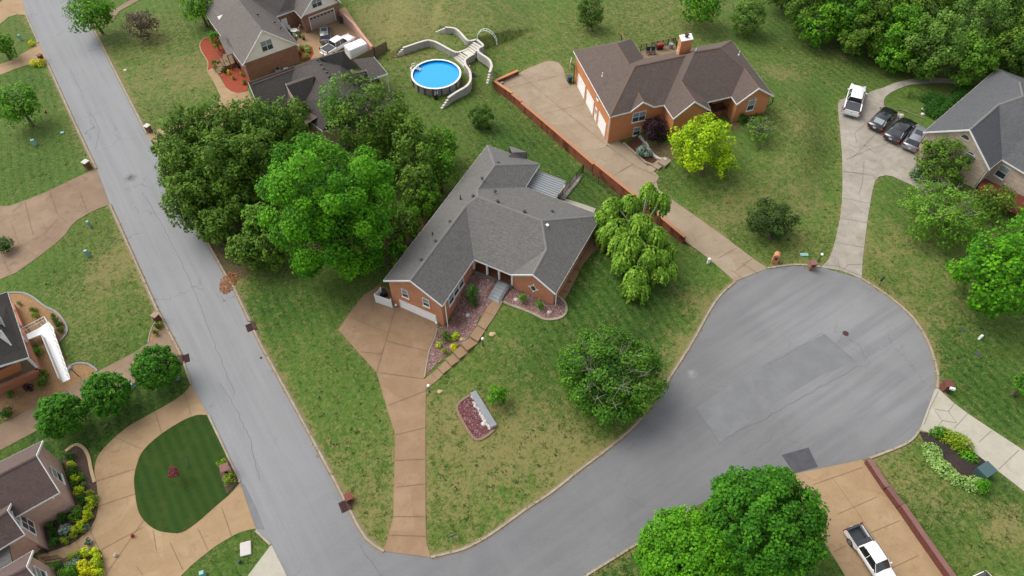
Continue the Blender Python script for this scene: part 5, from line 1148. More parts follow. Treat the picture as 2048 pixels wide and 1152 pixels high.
tree(1405, 285, 66, 4.2, 4.0, 'lime', 'yellow-green tree in front of the orange brick house', name='tree', leaf=.26, nl=110, K=24, lr=(.12, .22), base=(1405, 350))
tree(1450, 330, 28, 1.9, 1.6, 'lime', 'low side crown of yellow-green leaves right of the yellow-green tree', nl=30, K=18, r0=.08)
tree(1312, 260, 27, 1.6, 1.7, 'purple', 'dark purple maple at the corner of the orange brick house', name='purple_maple', leaf=.2, nl=50, K=26, base=(1322, 285), r0=.08, zmin=-.8)
tree(1543, 440, 50, 2.2, 2.1, 'ever', 'dark evergreen tree alone on the lawn above the cul-de-sac', name='evergreen_tree', leaf=.2, nl=70, K=22, base=(1540, 478), lr=(.14, .26))
tree(1220, 748, 113, 3.3, 3.3, 'front', 'wide open-topped tree on the front lawn by the curb, grey branches showing', leaf=.2, nl=190, K=32, lr=(.11, .18), dead=30, deadreach=1.0, top_open=.7, inner=.25, r0=.28, zmin=-.8, seed=11)
tree(1528, 1046, 136, 6.0, 5.4, 'darkmaple', 'large dark green maple left of the white pickup at the bottom', leaf=.22, nl=300, K=46, lr=(.09, .15), zmin=-.7, r0=.35, shape='round')
tree(1372, 1112, 110, 4.6, 4.4, 'lightmaple', 'bright green maple at the bottom edge overlapping the darker maple', leaf=.21, nl=230, K=46, lr=(.10, .16), zmin=-.7, r0=.3, shape='round')
tree(2000, 545, 92, 5.5, 5.0, 'bright', 'bright green tree at the right edge beside the curb lawn', leaf=.32, nl=130, K=28, lr=(.14, .22), r0=.3)
tree(2060, 480, 60, 6, 4, 'bright', 'bright green crown cut by the right edge above the other bright tree', leaf=.32, nl=60, K=24)
tree(2052, 765, 20, 2.5, 1.6, 'bright', 'tip of a bright green crown at the right edge below the big one', nl=30)
tree(1885, 425, 84, 3.4, 3.0, 'soft', 'wispy pale green tree with silvery branches below the stone gable', leaf=.22, nl=110, K=15, lr=(.13, .22), dead=18, deadreach=1.1, base=(1890, 450))
tree(1888, 322, 55, 3.0, 2.8, 'olive' if False else 'dark', 'dark green tree growing in front of the stone gable wall', leaf=.22, nl=90, K=26, lr=(.14, .24), base=(1885, 345))
tree(1985, 400, 40, 2.6, 2.2, 'dark', 'dark green small tree beside the red-brown deck', leaf=.22, nl=50, K=20)
tree(1520, 258, 36, 1.7, 1.5, 'grey', 'thin wispy grey-green tree by the right corner of the orange brick house', leaf=.18, nl=60, K=9, lr=(.12, .22), dead=14, deadreach=1.05, base=(1517, 300), r0=.07)
# wood in the top right
WD = [(1620, 12, 46, 7, 4.5, 'dark'), (1690, 20, 52, 8, 5, 'mid'), (1635, 50, 40, 5, 3.6, 'mid'), (1762, 12, 52, 9, 5, 'dark'), (1725, 66, 44, 5.5, 4, 'dark'), (1800, 62, 48, 7, 4.6, 'mid'), (1855, 20, 56, 9, 5.5, 'dark'),
      (1870, 90, 56, 8, 5, 'grey'), (1935, 50, 58, 9.5, 5.5, 'grey'), (1790, 110, 34, 4, 3, 'mid'), (1945, 118, 46, 6.5, 4.2, 'soft'), (2010, 30, 56, 9.5, 5.5, 'grey'), (2020, 105, 46, 7, 4.4, 'dark'), (2075, 60, 60, 9, 5.5, 'dark'), (1700, -38, 60, 9, 5, 'dark'), (1820, -45, 66, 9, 5, 'mid'),
      (1950, -40, 70, 10, 5, 'dark'), (2060, -30, 60, 9, 5, 'dark'), (1850, 132, 26, 3.2, 2.4, 'mid'), (1580, -40, 50, 7, 4, 'dark'), (2085, 130, 40, 6, 4, 'dark'), (1762, 92, 26, 3.5, 2.6, 'dark')]
WL = ['leftmost dark tree of the wood at the top edge', 'second tree from the left of the wood at the top', 'low tree on the left front of the wood with a leaning dead limb', 'dark tall tree of the wood behind the second gap', 'dark tree on the front edge of the wood left of centre',
      'mid green tree on the front of the wood above the lawn', 'tall dark tree at the top in the middle of the wood', 'grey-green broad tree in the front middle of the wood', 'pale grey-green tall tree of the wood right of centre', 'short tree at the lawn edge of the wood above the pale path',
      'soft green tree nearest the curved garden path', 'grey-green tree in the top right corner of the photograph', 'dark tree of the wood just above the stone house roof', 'dark crown cut by the right edge at the top', 'dark crown of the back row cut by the top edge, left',
      'green crown of the back row cut by the top edge, middle', 'dark crown of the back row cut by the top edge, right', 'dark crown of the back row in the far corner', 'low bush-like tree at the foot of the grey-green broad tree', 'dark crown just outside the top edge left of the wood', 'dark crown beside the slate roof at the right edge', 'low dark tree filling the front gap of the wood']
for (a, l) in zip(WD, WL): tree(a[0], a[1], a[2] * 1.05, a[3] * .72, a[3] * .60, a[5], l, leaf=.29, nl=90, K=32, lr=(.15, .25), zmin=-.95, group='trees of the wood', dead=5 if a[0] in (1635, 1690, 1725, 1935) else 0, nb=5)
# willow
def willow():
    rng = np.random.default_rng(4); cx, cy = 1270, 478; gz = G(cx, cy).z; rt = root('weeping_willow', G(1268, 505), 'weeping willow with hanging strands beside the grey-roofed house', 'willow'); P = []; N = []; T = []
    tops = [(1228, 405, 6.0, 24), (1205, 430, 5.0, 20), (1262, 400, 6.5, 24), (1300, 382, 6.8, 22), (1325, 395, 6.2, 20), (1298, 372, 7.3, 12), (1238, 450, 5.6, 30), (1285, 440, 6.2, 30), (1315, 465, 5.6, 26), (1262, 480, 6.0, 34), (1300, 505, 5.2, 30), (1325, 510, 4.6, 20), (1250, 512, 4.8, 26), (1275, 545, 4.2, 26), (1322, 540, 3.6, 22), (1342, 535, 3.4, 16), (1265, 568, 3.4, 24), (1212, 462, 4.4, 18), (1240, 478, 5, 22), (1285, 575, 3.0, 16), (1340, 495, 3.8, 14), (1222, 425, 5.4, 20)]
    for x, y, z, r in tops:
        c = WZ(x, y, gz + z); rm = r * mpp(x, y, z) * .62
        ns = int(40 + r * 3.0)
        for _ in range(ns):
            a = rng.uniform(0, 6.28); q = rm * math.sqrt(rng.uniform(0.02, 1)); sx, sy = c.x + math.cos(a) * q, c.y + math.sin(a) * q; sz = c.z + .5 * (1 - (q / rm) ** 2); Ln = min(sz - gz - .2, rng.uniform(.8, 2.6) * (1.1 if z > 3.6 else .8)); m = int(Ln / .11) + 4
            t = np.linspace(0, 1, m); out = (q / rm) * .5 * np.sqrt(t); k = np.stack([sx + math.cos(a) * out + rng.normal(scale=.05, size=m), sy + math.sin(a) * out + rng.normal(scale=.05, size=m), sz - Ln * t], 1)
            P.append(k); nn = np.tile([math.cos(a), math.sin(a), .6], (m, 1)) + rng.normal(scale=.45, size=(m, 3)); N.append(nn); T.append(np.clip(rng.uniform(.1, .9) + rng.normal(scale=.15, size=m) - t * .1, 0, 1))
    P = np.concatenate(P); N = np.concatenate(N); T = np.concatenate(T)
    o = leaves_mesh('crown', P, N, .20 * rng.uniform(.7, 1.3, len(P)), T, LEAF['willow'], rng, long=1.5, up=(0, 0, 1)); o.parent = rt; o.matrix_parent_inverse = Matrix.Translation(-rt.location)
    b = MB(); base = rt.location; f = base + Vector((.1, .2, 2.2)); b.tube([base - Vector((0, 0, .3)), f], [.35, .26], 8)
    b.make('trunk', M['bark'], rt, True); b = MB()
    for x, y, z, r in tops: c = WZ(x, y, gz + z); b.tube([f, f.lerp(c, .5) + Vector((0, 0, .5)), c], [.13, .08, .03], 5)
    b.make('limb', M['deadwood'], rt, True)
willow()

# ------------------------------------------------------------------ beds, edgings, paths
sheet('planting_bed', [(874, 656), (868, 680), (858, 703), (853, 730), (850, 752), (870, 732), (900, 704), (930, 681), (950, 660), (958, 635), (970, 628), (989, 593), (1000, 565), (975, 548), (948, 530), (940, 540), (895, 652)], M['lava'], .045)
RB = catmull([(1007, 604), (1020, 610), (1037, 616), (1067, 628), (1087, 638), (1105, 639), (1122, 635), (1132, 624), (1131, 608), (1121, 597), (1112, 590)])
sheet('planting_bed', RB + [(1108, 600), (1100, 600), (1030, 575), (1020, 570)], M['lava'], .045)
def edging(name, px, w, h, mat, label=None, step=.5, off=0):
    b = MB(); P = refine([tuple(G(*p)[:2]) for p in px], step); ribbon(b, P, w, -.1, h, True); return struct(b.make(name, M[mat]))
edging('bed_edging', RB, .28, .12, 'kerb'); edging('bed_edging', [(875, 657), (868, 680), (858, 703), (853, 730), (849, 755)], .14, .11, 'kerb')
sheet('soil_strip', [(1112, 600), (1118, 612), (1135, 590), (1165, 530), (1190, 500), (1215, 500), (1222, 492), (1200, 478), (1185, 470)], M['soil'], .02)
sheet('leaf_litter', [(540, 500), (640, 520), (760, 530), (790, 530), (850, 480), (880, 440), (820, 420), (700, 480), (600, 480), (470, 380), (430, 420), (420, 478), (470, 560), (490, 555)], M['litter'], .02, res=1.2)
sheet('soil_strip', catmull([(414, 478), (425, 480), (440, 500), (455, 525), (470, 545), (462, 556), (450, 545)], 2), M['litter'], .03)
BW2 = [[(443, 775), (457, 838), (457, 838)], ]
wp = lambda L: [(700 + x / 3, 500 + y / 3) for x, y in L]
pairs = [((443, 778), (457, 838)), ((490, 742), (525, 784)), ((525, 714), (560, 748)), ((575, 667), (610, 705)), ((620, 627), (658, 665)), ((665, 582), (705, 620)), ((720, 537), (768, 560)), ((765, 465), (812, 485)), ((810, 378), (868, 400)), ((865, 288), (920, 308))]
for i in range(len(pairs) - 1):
    (a, b_), (c, d_) = pairs[i], pairs[i + 1]; sh = .0
    q = wp([a, b_, d_, c]); cx = sum(p[0] for p in q) / 4; cy = sum(p[1] for p in q) / 4
    q = [(p[0] + (cx - p[0]) * .02, p[1] + (cy - p[1]) * .02) for p in q]
    zz = max(G(*p).z for p in q) ; P = [tuple(G(*p)[:2]) for p in q]; mb = MB()
    mb.quad(*[(x, y, zz + .07) for x, y in P])
    for k in range(4): a2, b2 = P[k], P[(k + 1) % 4]; mb.quad((a2[0], a2[1], zz - .5), (b2[0], b2[1], zz - .5), (b2[0], b2[1], zz + .07), (a2[0], a2[1], zz + .07))
    struct(mb.make('walkway_step', M['maind']))
# raised rock bed on the front lawn
RK = catmull([(940, 791), (925, 800), (914, 813), (918, 830), (932, 855), (945, 874), (957, 880), (975, 871), (989, 859)], 3)
sheet('planting_bed', RK + [(988, 850), (943, 785)], M['lavad'], .05); edging('bed_edging', RK, .26, .12, 'plum')
lw = root('low_wall', G(966, 818), 'low pale concrete block wall along the rock bed on the front lawn', 'low wall')
b = MB(); P = [tuple(G(*p)[:2]) for p in ((946, 786), (988, 856))]; wall_line(b, P, .62, [-.2, -.2], [.42, .42]); b.make('wall_block', M['block'], lw); b = MB(); wall_line(b, P, .68, [.422, .422], [.50, .50]); b.make('wall_cap', M['step'], lw)
rr = random.Random(3)
b = MB()
for k in range(46):
    t = rr.random(); p = G(941 + t * 40 + rr.uniform(-2.5, 2.5), 792 + t * 68 + rr.uniform(-2, 2)); s = rr.uniform(.10, .2); b.ball((p.x, p.y, p.z + s * .4), s, .7, 6, 4)
o = b.make('white_rocks', M['rockw']); o['kind'] = 'stuff'; o['label'] = 'white rocks heaped along the low block wall'
# beds of other yards
sheet('planting_bed', catmull([(9, 586), (45, 586), (66, 595), (90, 613), (112, 624), (128, 642), (135, 660), (130, 672), (119, 683), (122, 700), (135, 725), (140, 732)], 3) + [(155, 727), (175, 728), (190, 737), (194, 744), (150, 768), (128, 781), (73, 811), (20, 838), (-20, 840), (-20, 600)], M['straw'], .045)
edging('bed_edging', catmull([(14, 586), (45, 586), (66, 595), (90, 613), (112, 624), (128, 642), (135, 660), (130, 672), (120, 683)], 4), .2, .12, 'step'); edging('bed_edging', catmull([(138, 733), (155, 727), (175, 728), (190, 737), (195, 743)], 4), .2, .12, 'step')
sheet('planting_bed', [(313, 642), (328, 654), (313, 676), (297, 686), (299, 670), (306, 652)], M['straw'], .045); edging('bed_edging', catmull([(313, 642), (306, 652), (300, 668), (297, 686)], 4), .12, .1, 'kerb')
sheet('planting_bed', catmull([(126, 921), (130, 905), (152, 890), (165, 893), (178, 915), (184, 935), (193, 965), (196, 995), (195, 1025), (184, 1052), (165, 1072), (140, 1088), (100, 1103), (80, 1106)], 3) + [(70, 1060), (150, 1016)], M['brownmulch'], .05)
edging('bed_edging', catmull([(132, 903), (152, 890), (168, 897), (178, 915), (183, 940), (190, 965)], 4), .3, .14, 'rock')
sheet('planting_bed', catmull([(110, 1140), (125, 1118), (150, 1106), (185, 1096), (203, 1104), (206, 1128), (203, 1160)], 3) + [(190, 1230), (90, 1230)], M['brownmulch'], .05)
sheet('garden_path', [(75, 1112), (100, 1104), (140, 1090), (165, 1074), (187, 1056), (193, 1080), (185, 1097), (150, 1107), (118, 1122), (80, 1128)], M['tan'], .055)
sheet('planting_bed', catmull([(456, 918), (446, 930), (440, 944), (446, 965), (455, 988)], 3) + [(478, 962)], M['brownmulch'], .13, flat=0.0)
sheet('planting_bed', catmull([(1836, 862), (1843, 855), (1856, 862), (1872, 880), (1900, 905), (1940, 920), (1955, 935), (1975, 948), (1992, 942), (2010, 932)], 2) + [(2000, 926), (1960, 900), (1900, 868), (1860, 860)], M['blackmulch'], .05) if False else sheet('planting_bed', [(1838, 864), (1858, 866), (1900, 868), (1985, 932), (1992, 945), (1975, 955), (1940, 958), (1890, 935), (1862, 905), (1848, 885)], M['blackmulch'], .05)
sheet('planting_bed', catmull([(438, 75), (425, 74), (408, 78), (400, 90), (404, 105), (416, 125), (414, 142)], 3) + [(432, 133), (455, 118), (452, 85)], M['redmulch'], .05); edging('bed_edging', catmull([(425, 74), (408, 78), (400, 90), (404, 105), (416, 125), (414, 142)], 4), .2, .1, 'tan')
sheet('planting_bed', catmull([(437, 148), (445, 160), (455, 178), (470, 187), (485, 186), (495, 180)], 3) + [(500, 160), (486, 135), (462, 134), (448, 140)], M['redmulch'], .05)
sheet('planting_bed', catmull([(600, 84), (615, 88), (626, 97), (628, 110), (620, 122)], 3) + [(600, 122), (592, 100)], M['redmulch'], .05)
sheet('planting_bed', [(1246, 290), (1275, 273), (1286, 280), (1300, 300), (1332, 321), (1322, 330), (1308, 331), (1290, 322)], M['darkmulch'], .05)
sheet('planting_bed', catmull([(1279, 275), (1300, 285), (1350, 290), (1380, 310), (1350, 320), (1333, 321), (1305, 306)], 2), M['litter'], .04)
sheet('soil_strip', [(1465, 240), (1480, 252), (1476, 262), (1450, 256)], M['litter'], .04)
b = MB(); P = refine([tuple(G(*p)[:2]) for p in catmull([(1278, 274), (1290, 287), (1300, 305), (1315, 318), (1333, 321)], 4)], .4); ribbon(b, P, .35, -.2, .28, True); tag(b.make('stone_edging', M['block']), 'curved white stone edging behind the blue-green shrub', 'edging')
b = MB(); P = refine([tuple(G(*p)[:2]) for p in [(1246, 288), (1290, 327), (1306, 333)]], .5); ribbon(b, P, .3, -.2, .32, True); tag(b.make('low_wall', M['oranged']), 'low beige wall along the driveway in front of the dark mulch', 'low wall')
for i, (x, y) in enumerate(((1303, 337), (1316, 331), (1329, 326))):
    a = G(x, y); mb = MB(); mb.box((a.x, a.y, a.z - .2), (1.2, 1.6, .3 + .12 * i), -.75); struct(mb.make('path_step', M['oranged']))
# hedges
def hedge(px, w, h, kind, label, leaf=.17, name='hedge'):
    rng = np.random.default_rng(len(label)); P = []; N = []; T = []; W_ = [G(*p) for p in px]
    for i in range(len(W_) - 1):
        a, c = W_[i], W_[i + 1]; n = max(2, int((c - a).length / .45))
        for k in range(n):
            q = a.lerp(c, k / n); r = w * rng.uniform(.42, .58); m = int(3.6 * (r / leaf) ** 2 * 2.4); d = rng.normal(size=(m, 3)); d /= np.linalg.norm(d, axis=1, keepdims=True); d[:, 2] = np.abs(d[:, 2]) * 1.0 - .15
            P.append(np.array(q) + d * np.array([r, r, h]) * rng.uniform(.75, 1.05, (m, 1)) + rng.normal(scale=.05, size=3)); N.append(d + rng.normal(scale=.5, size=d.shape)); T.append(np.clip(rng.uniform(.1, .6) * .5 + rng.uniform(0, .5, m), 0, 1))
    P = np.concatenate(P); o = leaves_mesh(name, P, np.concatenate(N), leaf * rng.uniform(.7, 1.3, len(P)), np.concatenate(T), LEAF[kind], rng); return tag(o, label, 'hedge')
hedge([(1872, 870), (1885, 862)], 1.4, 1.0, 'bright', 'small bright hedge end nearest the cul-de-sac in the black mulch bed')
hedge([(1895, 878), (1915, 888), (1935, 900)], 2.2, 1.3, 'olive', 'yellow-green broad hedge beside the pale driveway')
hedge([(1930, 915), (1948, 922)], 1.6, 1.0, 'bright', 'bright green hedge end touching the utility box side of the bed')
hedge([(1860, 900), (1872, 925), (1890, 945), (1915, 962), (1940, 972), (1970, 972)], 1.7, 1.0, 'varie', 'curved pale variegated hedge on the lawn side of the black mulch bed')
shrub(1966, 975, 15, 'bright', 'bright green tuft growing through the end of the variegated hedge', h=1.4)
hedge([(1850, 200), (1875, 205), (1860, 225), (1875, 235), (1895, 215), (1925, 190), (1935, 180)], 2.4, 1.6, 'box', 'dark green bushes in the garden left of the slate roof')
shrub(1837, 350, 15, 'box', 'clipped dark bush at the driveway edge below the stone gable', h=2.4, leaf=.15, K=30)
shrub(1820, 188, 14, 'grey', 'thin spiky bush on the garden lawn below the curved path', h=1.2, K=9)
shrub(1485, 240, 10, 'box', 'dark green bush against the arched window wall of the orange house', h=1.3); hedge([(1495, 240), (1530, 228)], 1.0, .9, 'dark', 'row of low green bushes under the arched window')
shrub(1288, 306, 15.5, 'blue', 'round blue-green spruce shrub in the dark mulch by the driveway', h=1.6, leaf=.14, K=30, nl=20)
shrub(945, 590, 14, 'box', 'tall dark green shrub in the maroon rock bed by the garage wall', h=2.6, leaf=.16, K=28, nl=24); shrub(948, 606, 8, 'box', 'lower dark shrub growing against the tall shrub in the maroon rock bed', h=1.2)
shrub(1046.5, 598, 8.5, 'mid', 'left one of the two round shrubs under the round window', h=1.3, group='shrubs under the round window'); shrub(1079, 611, 8.5, 'mid', 'right one of the two round shrubs under the round window', h=1.3, group='shrubs under the round window')
shrub(893, 675, 13, 'dark', 'dark bushy shrub in the maroon bed near the walkway steps', h=1.3); shrub(911, 673, 8.5, 'chart', 'yellow-green shrub right of the dark one in the maroon bed', h=.9); shrub(877, 690, 6, 'chart', 'small yellow-green shrub left of the dark one beside the driveway', h=.7); shrub(889, 702, 6, 'olive', 'low olive shrub below the dark one in the maroon bed', h=.6); shrub(908, 695, 8, 'yellow', 'brightest yellow shrub next to the walkway steps', h=.7)
tree(993, 792, 20, 1.5, 1.5, 'bright', 'slim bright green sapling behind the low block wall', name='sapling', leaf=.18, nl=34, K=26, r0=.06, base=(1000, 812))
tree(471, 212, 12, 1.3, 1.3, 'mid', 'small bushy conifer at the bend of the tan driveway', name='small_conifer', shape='cone', leaf=.15, nl=40, K=26, r0=.05)
tree(346, 944, 11, 1.6, .8, 'magenta', 'small magenta-leaved tree staked on the mown island', name='young_maple', leaf=.12, nl=26, K=22, r0=.04, base=(355, 950))
shrub(10, 493, 17, 'box', 'clipped round bush beside the wide weathered driveway at the left edge', h=1.8, leaf=.15, K=34, nl=30)
shrub(13, 827, 13, 'box', 'clipped dark round bush at the bottom of the salmon wall', h=1.1); shrub(445, 928, 10, 'olive', 'round olive shrub above the brick mailbox on the island', h=1.0); shrub(459, 958, 12.5, 'olive', 'round olive shrub below the brick mailbox on the island', h=1.0)
for i, (x, y, r, k, l) in enumerate([(63, 88, 6, 'yellow', 'small yellow flowering bush beside the upper left path'), (68, 127, 8, 'yellow', 'yellow bush at the left of the mailbox pair'), (83, 126, 9, 'yellow', 'yellow bush under the left roadside mailbox'), (315, 654, 6, 'box', 'upper green shrub in the wedge bed by the street'), (319, 650, 6, 'olive', 'olive shrub nearest the kerb in the wedge bed'), (312, 666, 6, 'box', 'lower green shrub in the wedge bed by the street'),
     (106, 634, 5.5, 'box', 'topmost of four round shrubs along the curved edging'), (113, 642, 6.5, 'box', 'second of four round shrubs along the curved edging'), (118, 650, 7, 'box', 'third of four round shrubs along the curved edging'), (122, 661, 6, 'box', 'lowest of four round shrubs along the curved edging'),
     (67, 621, 7, 'dark', 'thin dark shrub near the top of the straw bed'), (72, 633, 7, 'olive', 'thin olive shrub above the ramp platform'), (39, 607, 4, 'dark', 'tiny shrub at the top corner of the straw bed'), (71, 693, 5, 'box', 'small green shrub in the angle under the ramp platform'), (76, 703, 9, 'soft', 'bright shrub left of the white ramp'), (88, 749, 9, 'dark', 'dark green shrub below the porch corner'), (86, 767, 12, 'dark', 'largest dark green shrub in the straw bed'), (57, 776, 9, 'purple', 'dark purple spiky shrub in the straw bed'), (21, 790, 8, 'dark', 'dark shrub near the salmon wall base'),
     (139, 914, 10, 'box', 'top dark shrub in the long mulch bed'), (144, 930, 8, 'chart', 'topmost chartreuse shrub in the long mulch bed'), (145, 945, 12, 'box', 'big dark shrub below the topmost chartreuse one'), (153, 959, 9, 'chart', 'second chartreuse shrub down the mulch bed'), (151, 971, 8, 'box', 'small dark shrub under the second chartreuse one'), (158, 984, 10, 'chart', 'third chartreuse shrub down the mulch bed'), (162, 1001, 11, 'box', 'dark round shrub at the corner of the pink wall'),
     (152, 1033, 14, 'soft', 'largest pale green dome in the mulch bed'), (155, 1020, 9, 'grey', 'grey-green shrub behind the largest dome'), (125, 1037, 10, 'box', 'dark shrub left of the largest dome'), (101, 1052, 9, 'box', 'dark shrub beside the window wall'), (106, 1067, 9, 'box', 'dark shrub under the lower window'), (110, 1085, 10, 'box', 'dark shrub beside the path railing'), (132, 1062, 13, 'blue', 'blue juniper in the middle of the mulch bed'),
     (132, 1081, 8, 'olive', 'lime shrub at the path end of the bed border'), (148, 1072, 7, 'olive', 'second lime shrub along the path border'), (151, 1061, 6.5, 'yellow', 'yellow shrub beside the blue juniper'), (162, 1062, 7, 'olive', 'lime shrub at the curve of the driveway border'), (163, 1050, 8.5, 'chart', 'chartreuse shrub at the curve of the driveway border'), (171, 1039, 7, 'yellow', 'yellow shrub in the driveway border'), (175, 1027, 8, 'chart', 'chartreuse shrub in the middle of the driveway border'), (182, 1034, 5.5, 'olive', 'small lime tuft on the driveway edge'), (180, 1013, 9, 'chart', 'chartreuse shrub in the upper driveway border'), (190, 1008, 6, 'olive', 'lime tuft on the driveway edge, upper one'), (181, 1000, 8, 'chart', 'chartreuse shrub at the top of the driveway border'), (191, 996, 6, 'olive', 'topmost lime tuft on the driveway edge'),
     (164, 950, 5, 'soft', 'tiny green perennial highest in the mulch'), (166, 957, 5, 'soft', 'tiny green perennial in the upper mulch'), (169, 970, 5, 'soft', 'tiny green perennial in the lower mulch'), (182, 988, 7, 'olive', 'olive tuft where the border begins'),
     (145, 1115, 9, 'olive', 'lime shrub at the top of the lower bed'), (160, 1108, 8, 'olive', 'lime shrub near the path in the lower bed'), (172, 1106, 10, 'chart', 'chartreuse shrub at the top of the lower bed'), (190, 1105, 9, 'chart', 'chartreuse shrub at the corner of the lower bed'), (197, 1114, 8, 'chart', 'chartreuse shrub on the driveway side of the lower bed'), (191, 1126, 9, 'chart', 'bright shrub in the middle of the lower border'), (201, 1130, 8, 'olive', 'lime tuft on the lower driveway edge'), (188, 1140, 10, 'yellow', 'yellow shrub in the lower border'), (200, 1146, 8, 'chart', 'chartreuse tuft at the bottom driveway edge'),
     (150, 1127, 13, 'blue', 'blue juniper in the lower bed'), (166, 1130, 11, 'yellow', 'yellow shrub right of the lower blue juniper'), (168, 1145, 11, 'yellow', 'yellow shrub cut by the bottom edge'), (119, 1131, 9, 'box', 'dark shrub beside the lower railing'), (137, 1147, 19, 'mid', 'largest green shrub at the bottom edge'),
     (613, 95, 6, 'varie', 'pale hosta in the round red mulch bed, upper'), (616, 101, 6, 'varie', 'pale hosta in the round red mulch bed, lower'), (612, 114, 7.5, 'varie', 'large pale hosta by the charcoal roof'), (604, 97, 5, 'mid', 'green plant in the round red bed'), (599, 107, 5, 'mid', 'green plant at the wall side of the round red bed'),
     (427, 124, 5, 'grey', 'grey-green plant in the left red mulch'), (437, 127, 4, 'dark', 'dark plant by the porch steps'), (431, 133, 4, 'soft', 'pale plant beside the tan path'), (449, 142, 5.5, 'box', 'round bush right of the porch steps'), (458, 145, 4, 'yellow', 'yellow plant in the right red mulch'), (466, 156, 4, 'olive', 'olive plant in the right red mulch'), (484, 149, 4, 'olive', 'green plant near the brick wall'), (489, 165, 5, 'dark', 'dark narrow plant at the corner of the brick wall')]):
    shrub(x, y, r, k, l, h=.55 + r * .045, leaf=.12)
tree(431, 80, 13, 1.9, 1.7, 'mid', 'bright green shrubby tree beside the porch roof in red mulch', leaf=.2, nl=34, K=24, r0=.08)
# fallen dead branches, rocks
def rocks(px, py, s, label, mat='rock', sz=.6):
    p = G(px, py); b = MB(); b.ball((p.x, p.y, p.z + s * .2), s, sz, 8, 6); b.ball((p.x + s * .7, p.y + s * .3, p.z + s * .1), s * .7, sz, 7, 5); return tag(b.make('rock', M[mat]), label, 'rock')
rocks(924, 679, .3, 'tan boulder in the maroon bed beside the walkway'); rocks(983.5, 669, .32, 'tan rock on the grass right of the upper lamp post', sz=.3); rocks(879, 783.5, .25, 'tan rock on the grass beside the lower lamp post', sz=.3); rocks(936, 631, .3, 'pale rock in the middle of the maroon bed', 'rockw'); rocks(1098, 625, .25, 'pale rock in the curved bed near the wing corner', 'rockw'); rocks(1031.5, 599, .25, 'flat pale rock beside the drain cover in the curved bed', 'rockw', .3); rocks(967.5, 848, .28, 'white rock at the lower end of the low block wall', 'rockw')
def deadpile(px, py, L, label, seed):
    r_ = random.Random(seed); p = G(px, py); b = MB()
    for k in range(26):
        a = r_.uniform(0, 3.1); q = p + Vector((r_.uniform(-L, L) * .5, r_.uniform(-L, L) * .25, .1)); e_ = q + Vector((math.cos(a) * L * .4, math.sin(a) * L * .3, r_.uniform(.05, .5))); b.tube([q, q.lerp(e_, .5) + Vector((0, 0, .15)), e_], [.05, .035, .012], 4)
    return tag(b.make('brush_pile', M['deadwood']), label, 'brush pile')
deadpile(1888, 138, 5, 'heap of bare branches at the edge of the wood above the curved path', 1)
p = G(1835, 222); b = MB(); P = [G(1793, 219), G(1810, 223), G(1828, 231), G(1848, 238)]; b.tube([q + Vector((0, 0, .12)) for q in P], .05, 6); tag(b.make('fallen_pole', M['deadwood']), 'long pale pole lying on the grass beyond the parked cars', 'pole')
for k, (x, y) in enumerate(((1846, 219), (1845, 229), (1803, 231))): rocks(x, y, .3, ('white rock beside the dark garden bushes, upper', 'white rock beside the dark garden bushes, lower', 'pale rock at the driveway edge between the black cars')[k], 'rockw')

# ------------------------------------------------------------------ street things
def drain(px, py, ang, label):
    p = G(px, py); r = root('storm_drain', p, label, 'storm drain', 'storm drains at the kerbs'); R = Matrix.Rotation(ang, 3, 'Z'); b = MB()
    for k in range(9): b.box((p + R @ Vector((-.36, -.48 + k * .12, .03))).to_tuple(), (.6, .055, .04), ang)
    b.box(p + R @ Vector((-.36, 0, .016)), (.66, 1.12, .012), ang); b.make('grate', M['iron'], r); b = MB(); b.box(p + R @ Vector((.16, 0, .0)), (.34, 1.2, .17), ang); b.make('hood', M['iron'], r)
drain(505, 653, math.radians(28), 'rusty storm drain on the right kerb of the upper street'); drain(694, 1010, math.radians(28), 'rusty storm drain on the right kerb near the street corner'); drain(366, 719, math.radians(203), 'rusty storm drain on the left kerb beside the round trees')
def mailbox(px, py, label, w=.75, h=1.35, mat='brick_br', cap='brick_dk', rz=.4, arch=False, bushes=False):
    w *= .84; h *= .88
    g = G(px, py); r = root('brick_mailbox', g, label, 'mailbox'); b = MB(); b.box((g.x, g.y, g.z - .1), (w, w, h + .1), rz); o = b.make('pillar', M[mat], r)
    if arch:
        b = MB(); b.tube([(g.x - math.sin(-rz) * w / 2, g.y - math.cos(rz) * w / 2, g.z + h), (g.x + math.sin(-rz) * w / 2, g.y + math.cos(rz) * w / 2, g.z + h)], w / 2, 16)
    else: b = MB(); b.box((g.x, g.y, g.z + h + .003), (w + .12, w + .12, .1), rz)
    b.make('cap', M[cap], r); R = Matrix.Rotation(rz, 3, 'Z'); q = g + R @ Vector((0, -w / 2 - .01, h - .45)); b = MB(); b.box(q, (.28, .06, .3), rz); b.make('mail_door', M['black'], r)
mailbox(1549, 523, 'arched orange brick mailbox by the cul-de-sac', .85, 1.3, 'brick', 'brick', -.35, True); mailbox(1621, 537, 'tan brick mailbox with mauve flat cap by the cul-de-sac', .8, 1.25, 'brick_br', 'brick_dkc', .05)
mailbox(1888, 777, 'red brick mailbox beside the pale driveway, white box next to it', .9, 1.2, 'brick_dk', 'brick_dk', .1); mailbox(178, 336, 'brick mailbox with pale top above the wide weathered driveway', .8, 1.25, 'brick_dk', 'blockcap', -.5); mailbox(85, 121, 'brown brick mailbox among yellow bushes on the left kerb', .7, 1.1, 'brick_dk', 'brick_dkc', -.4)
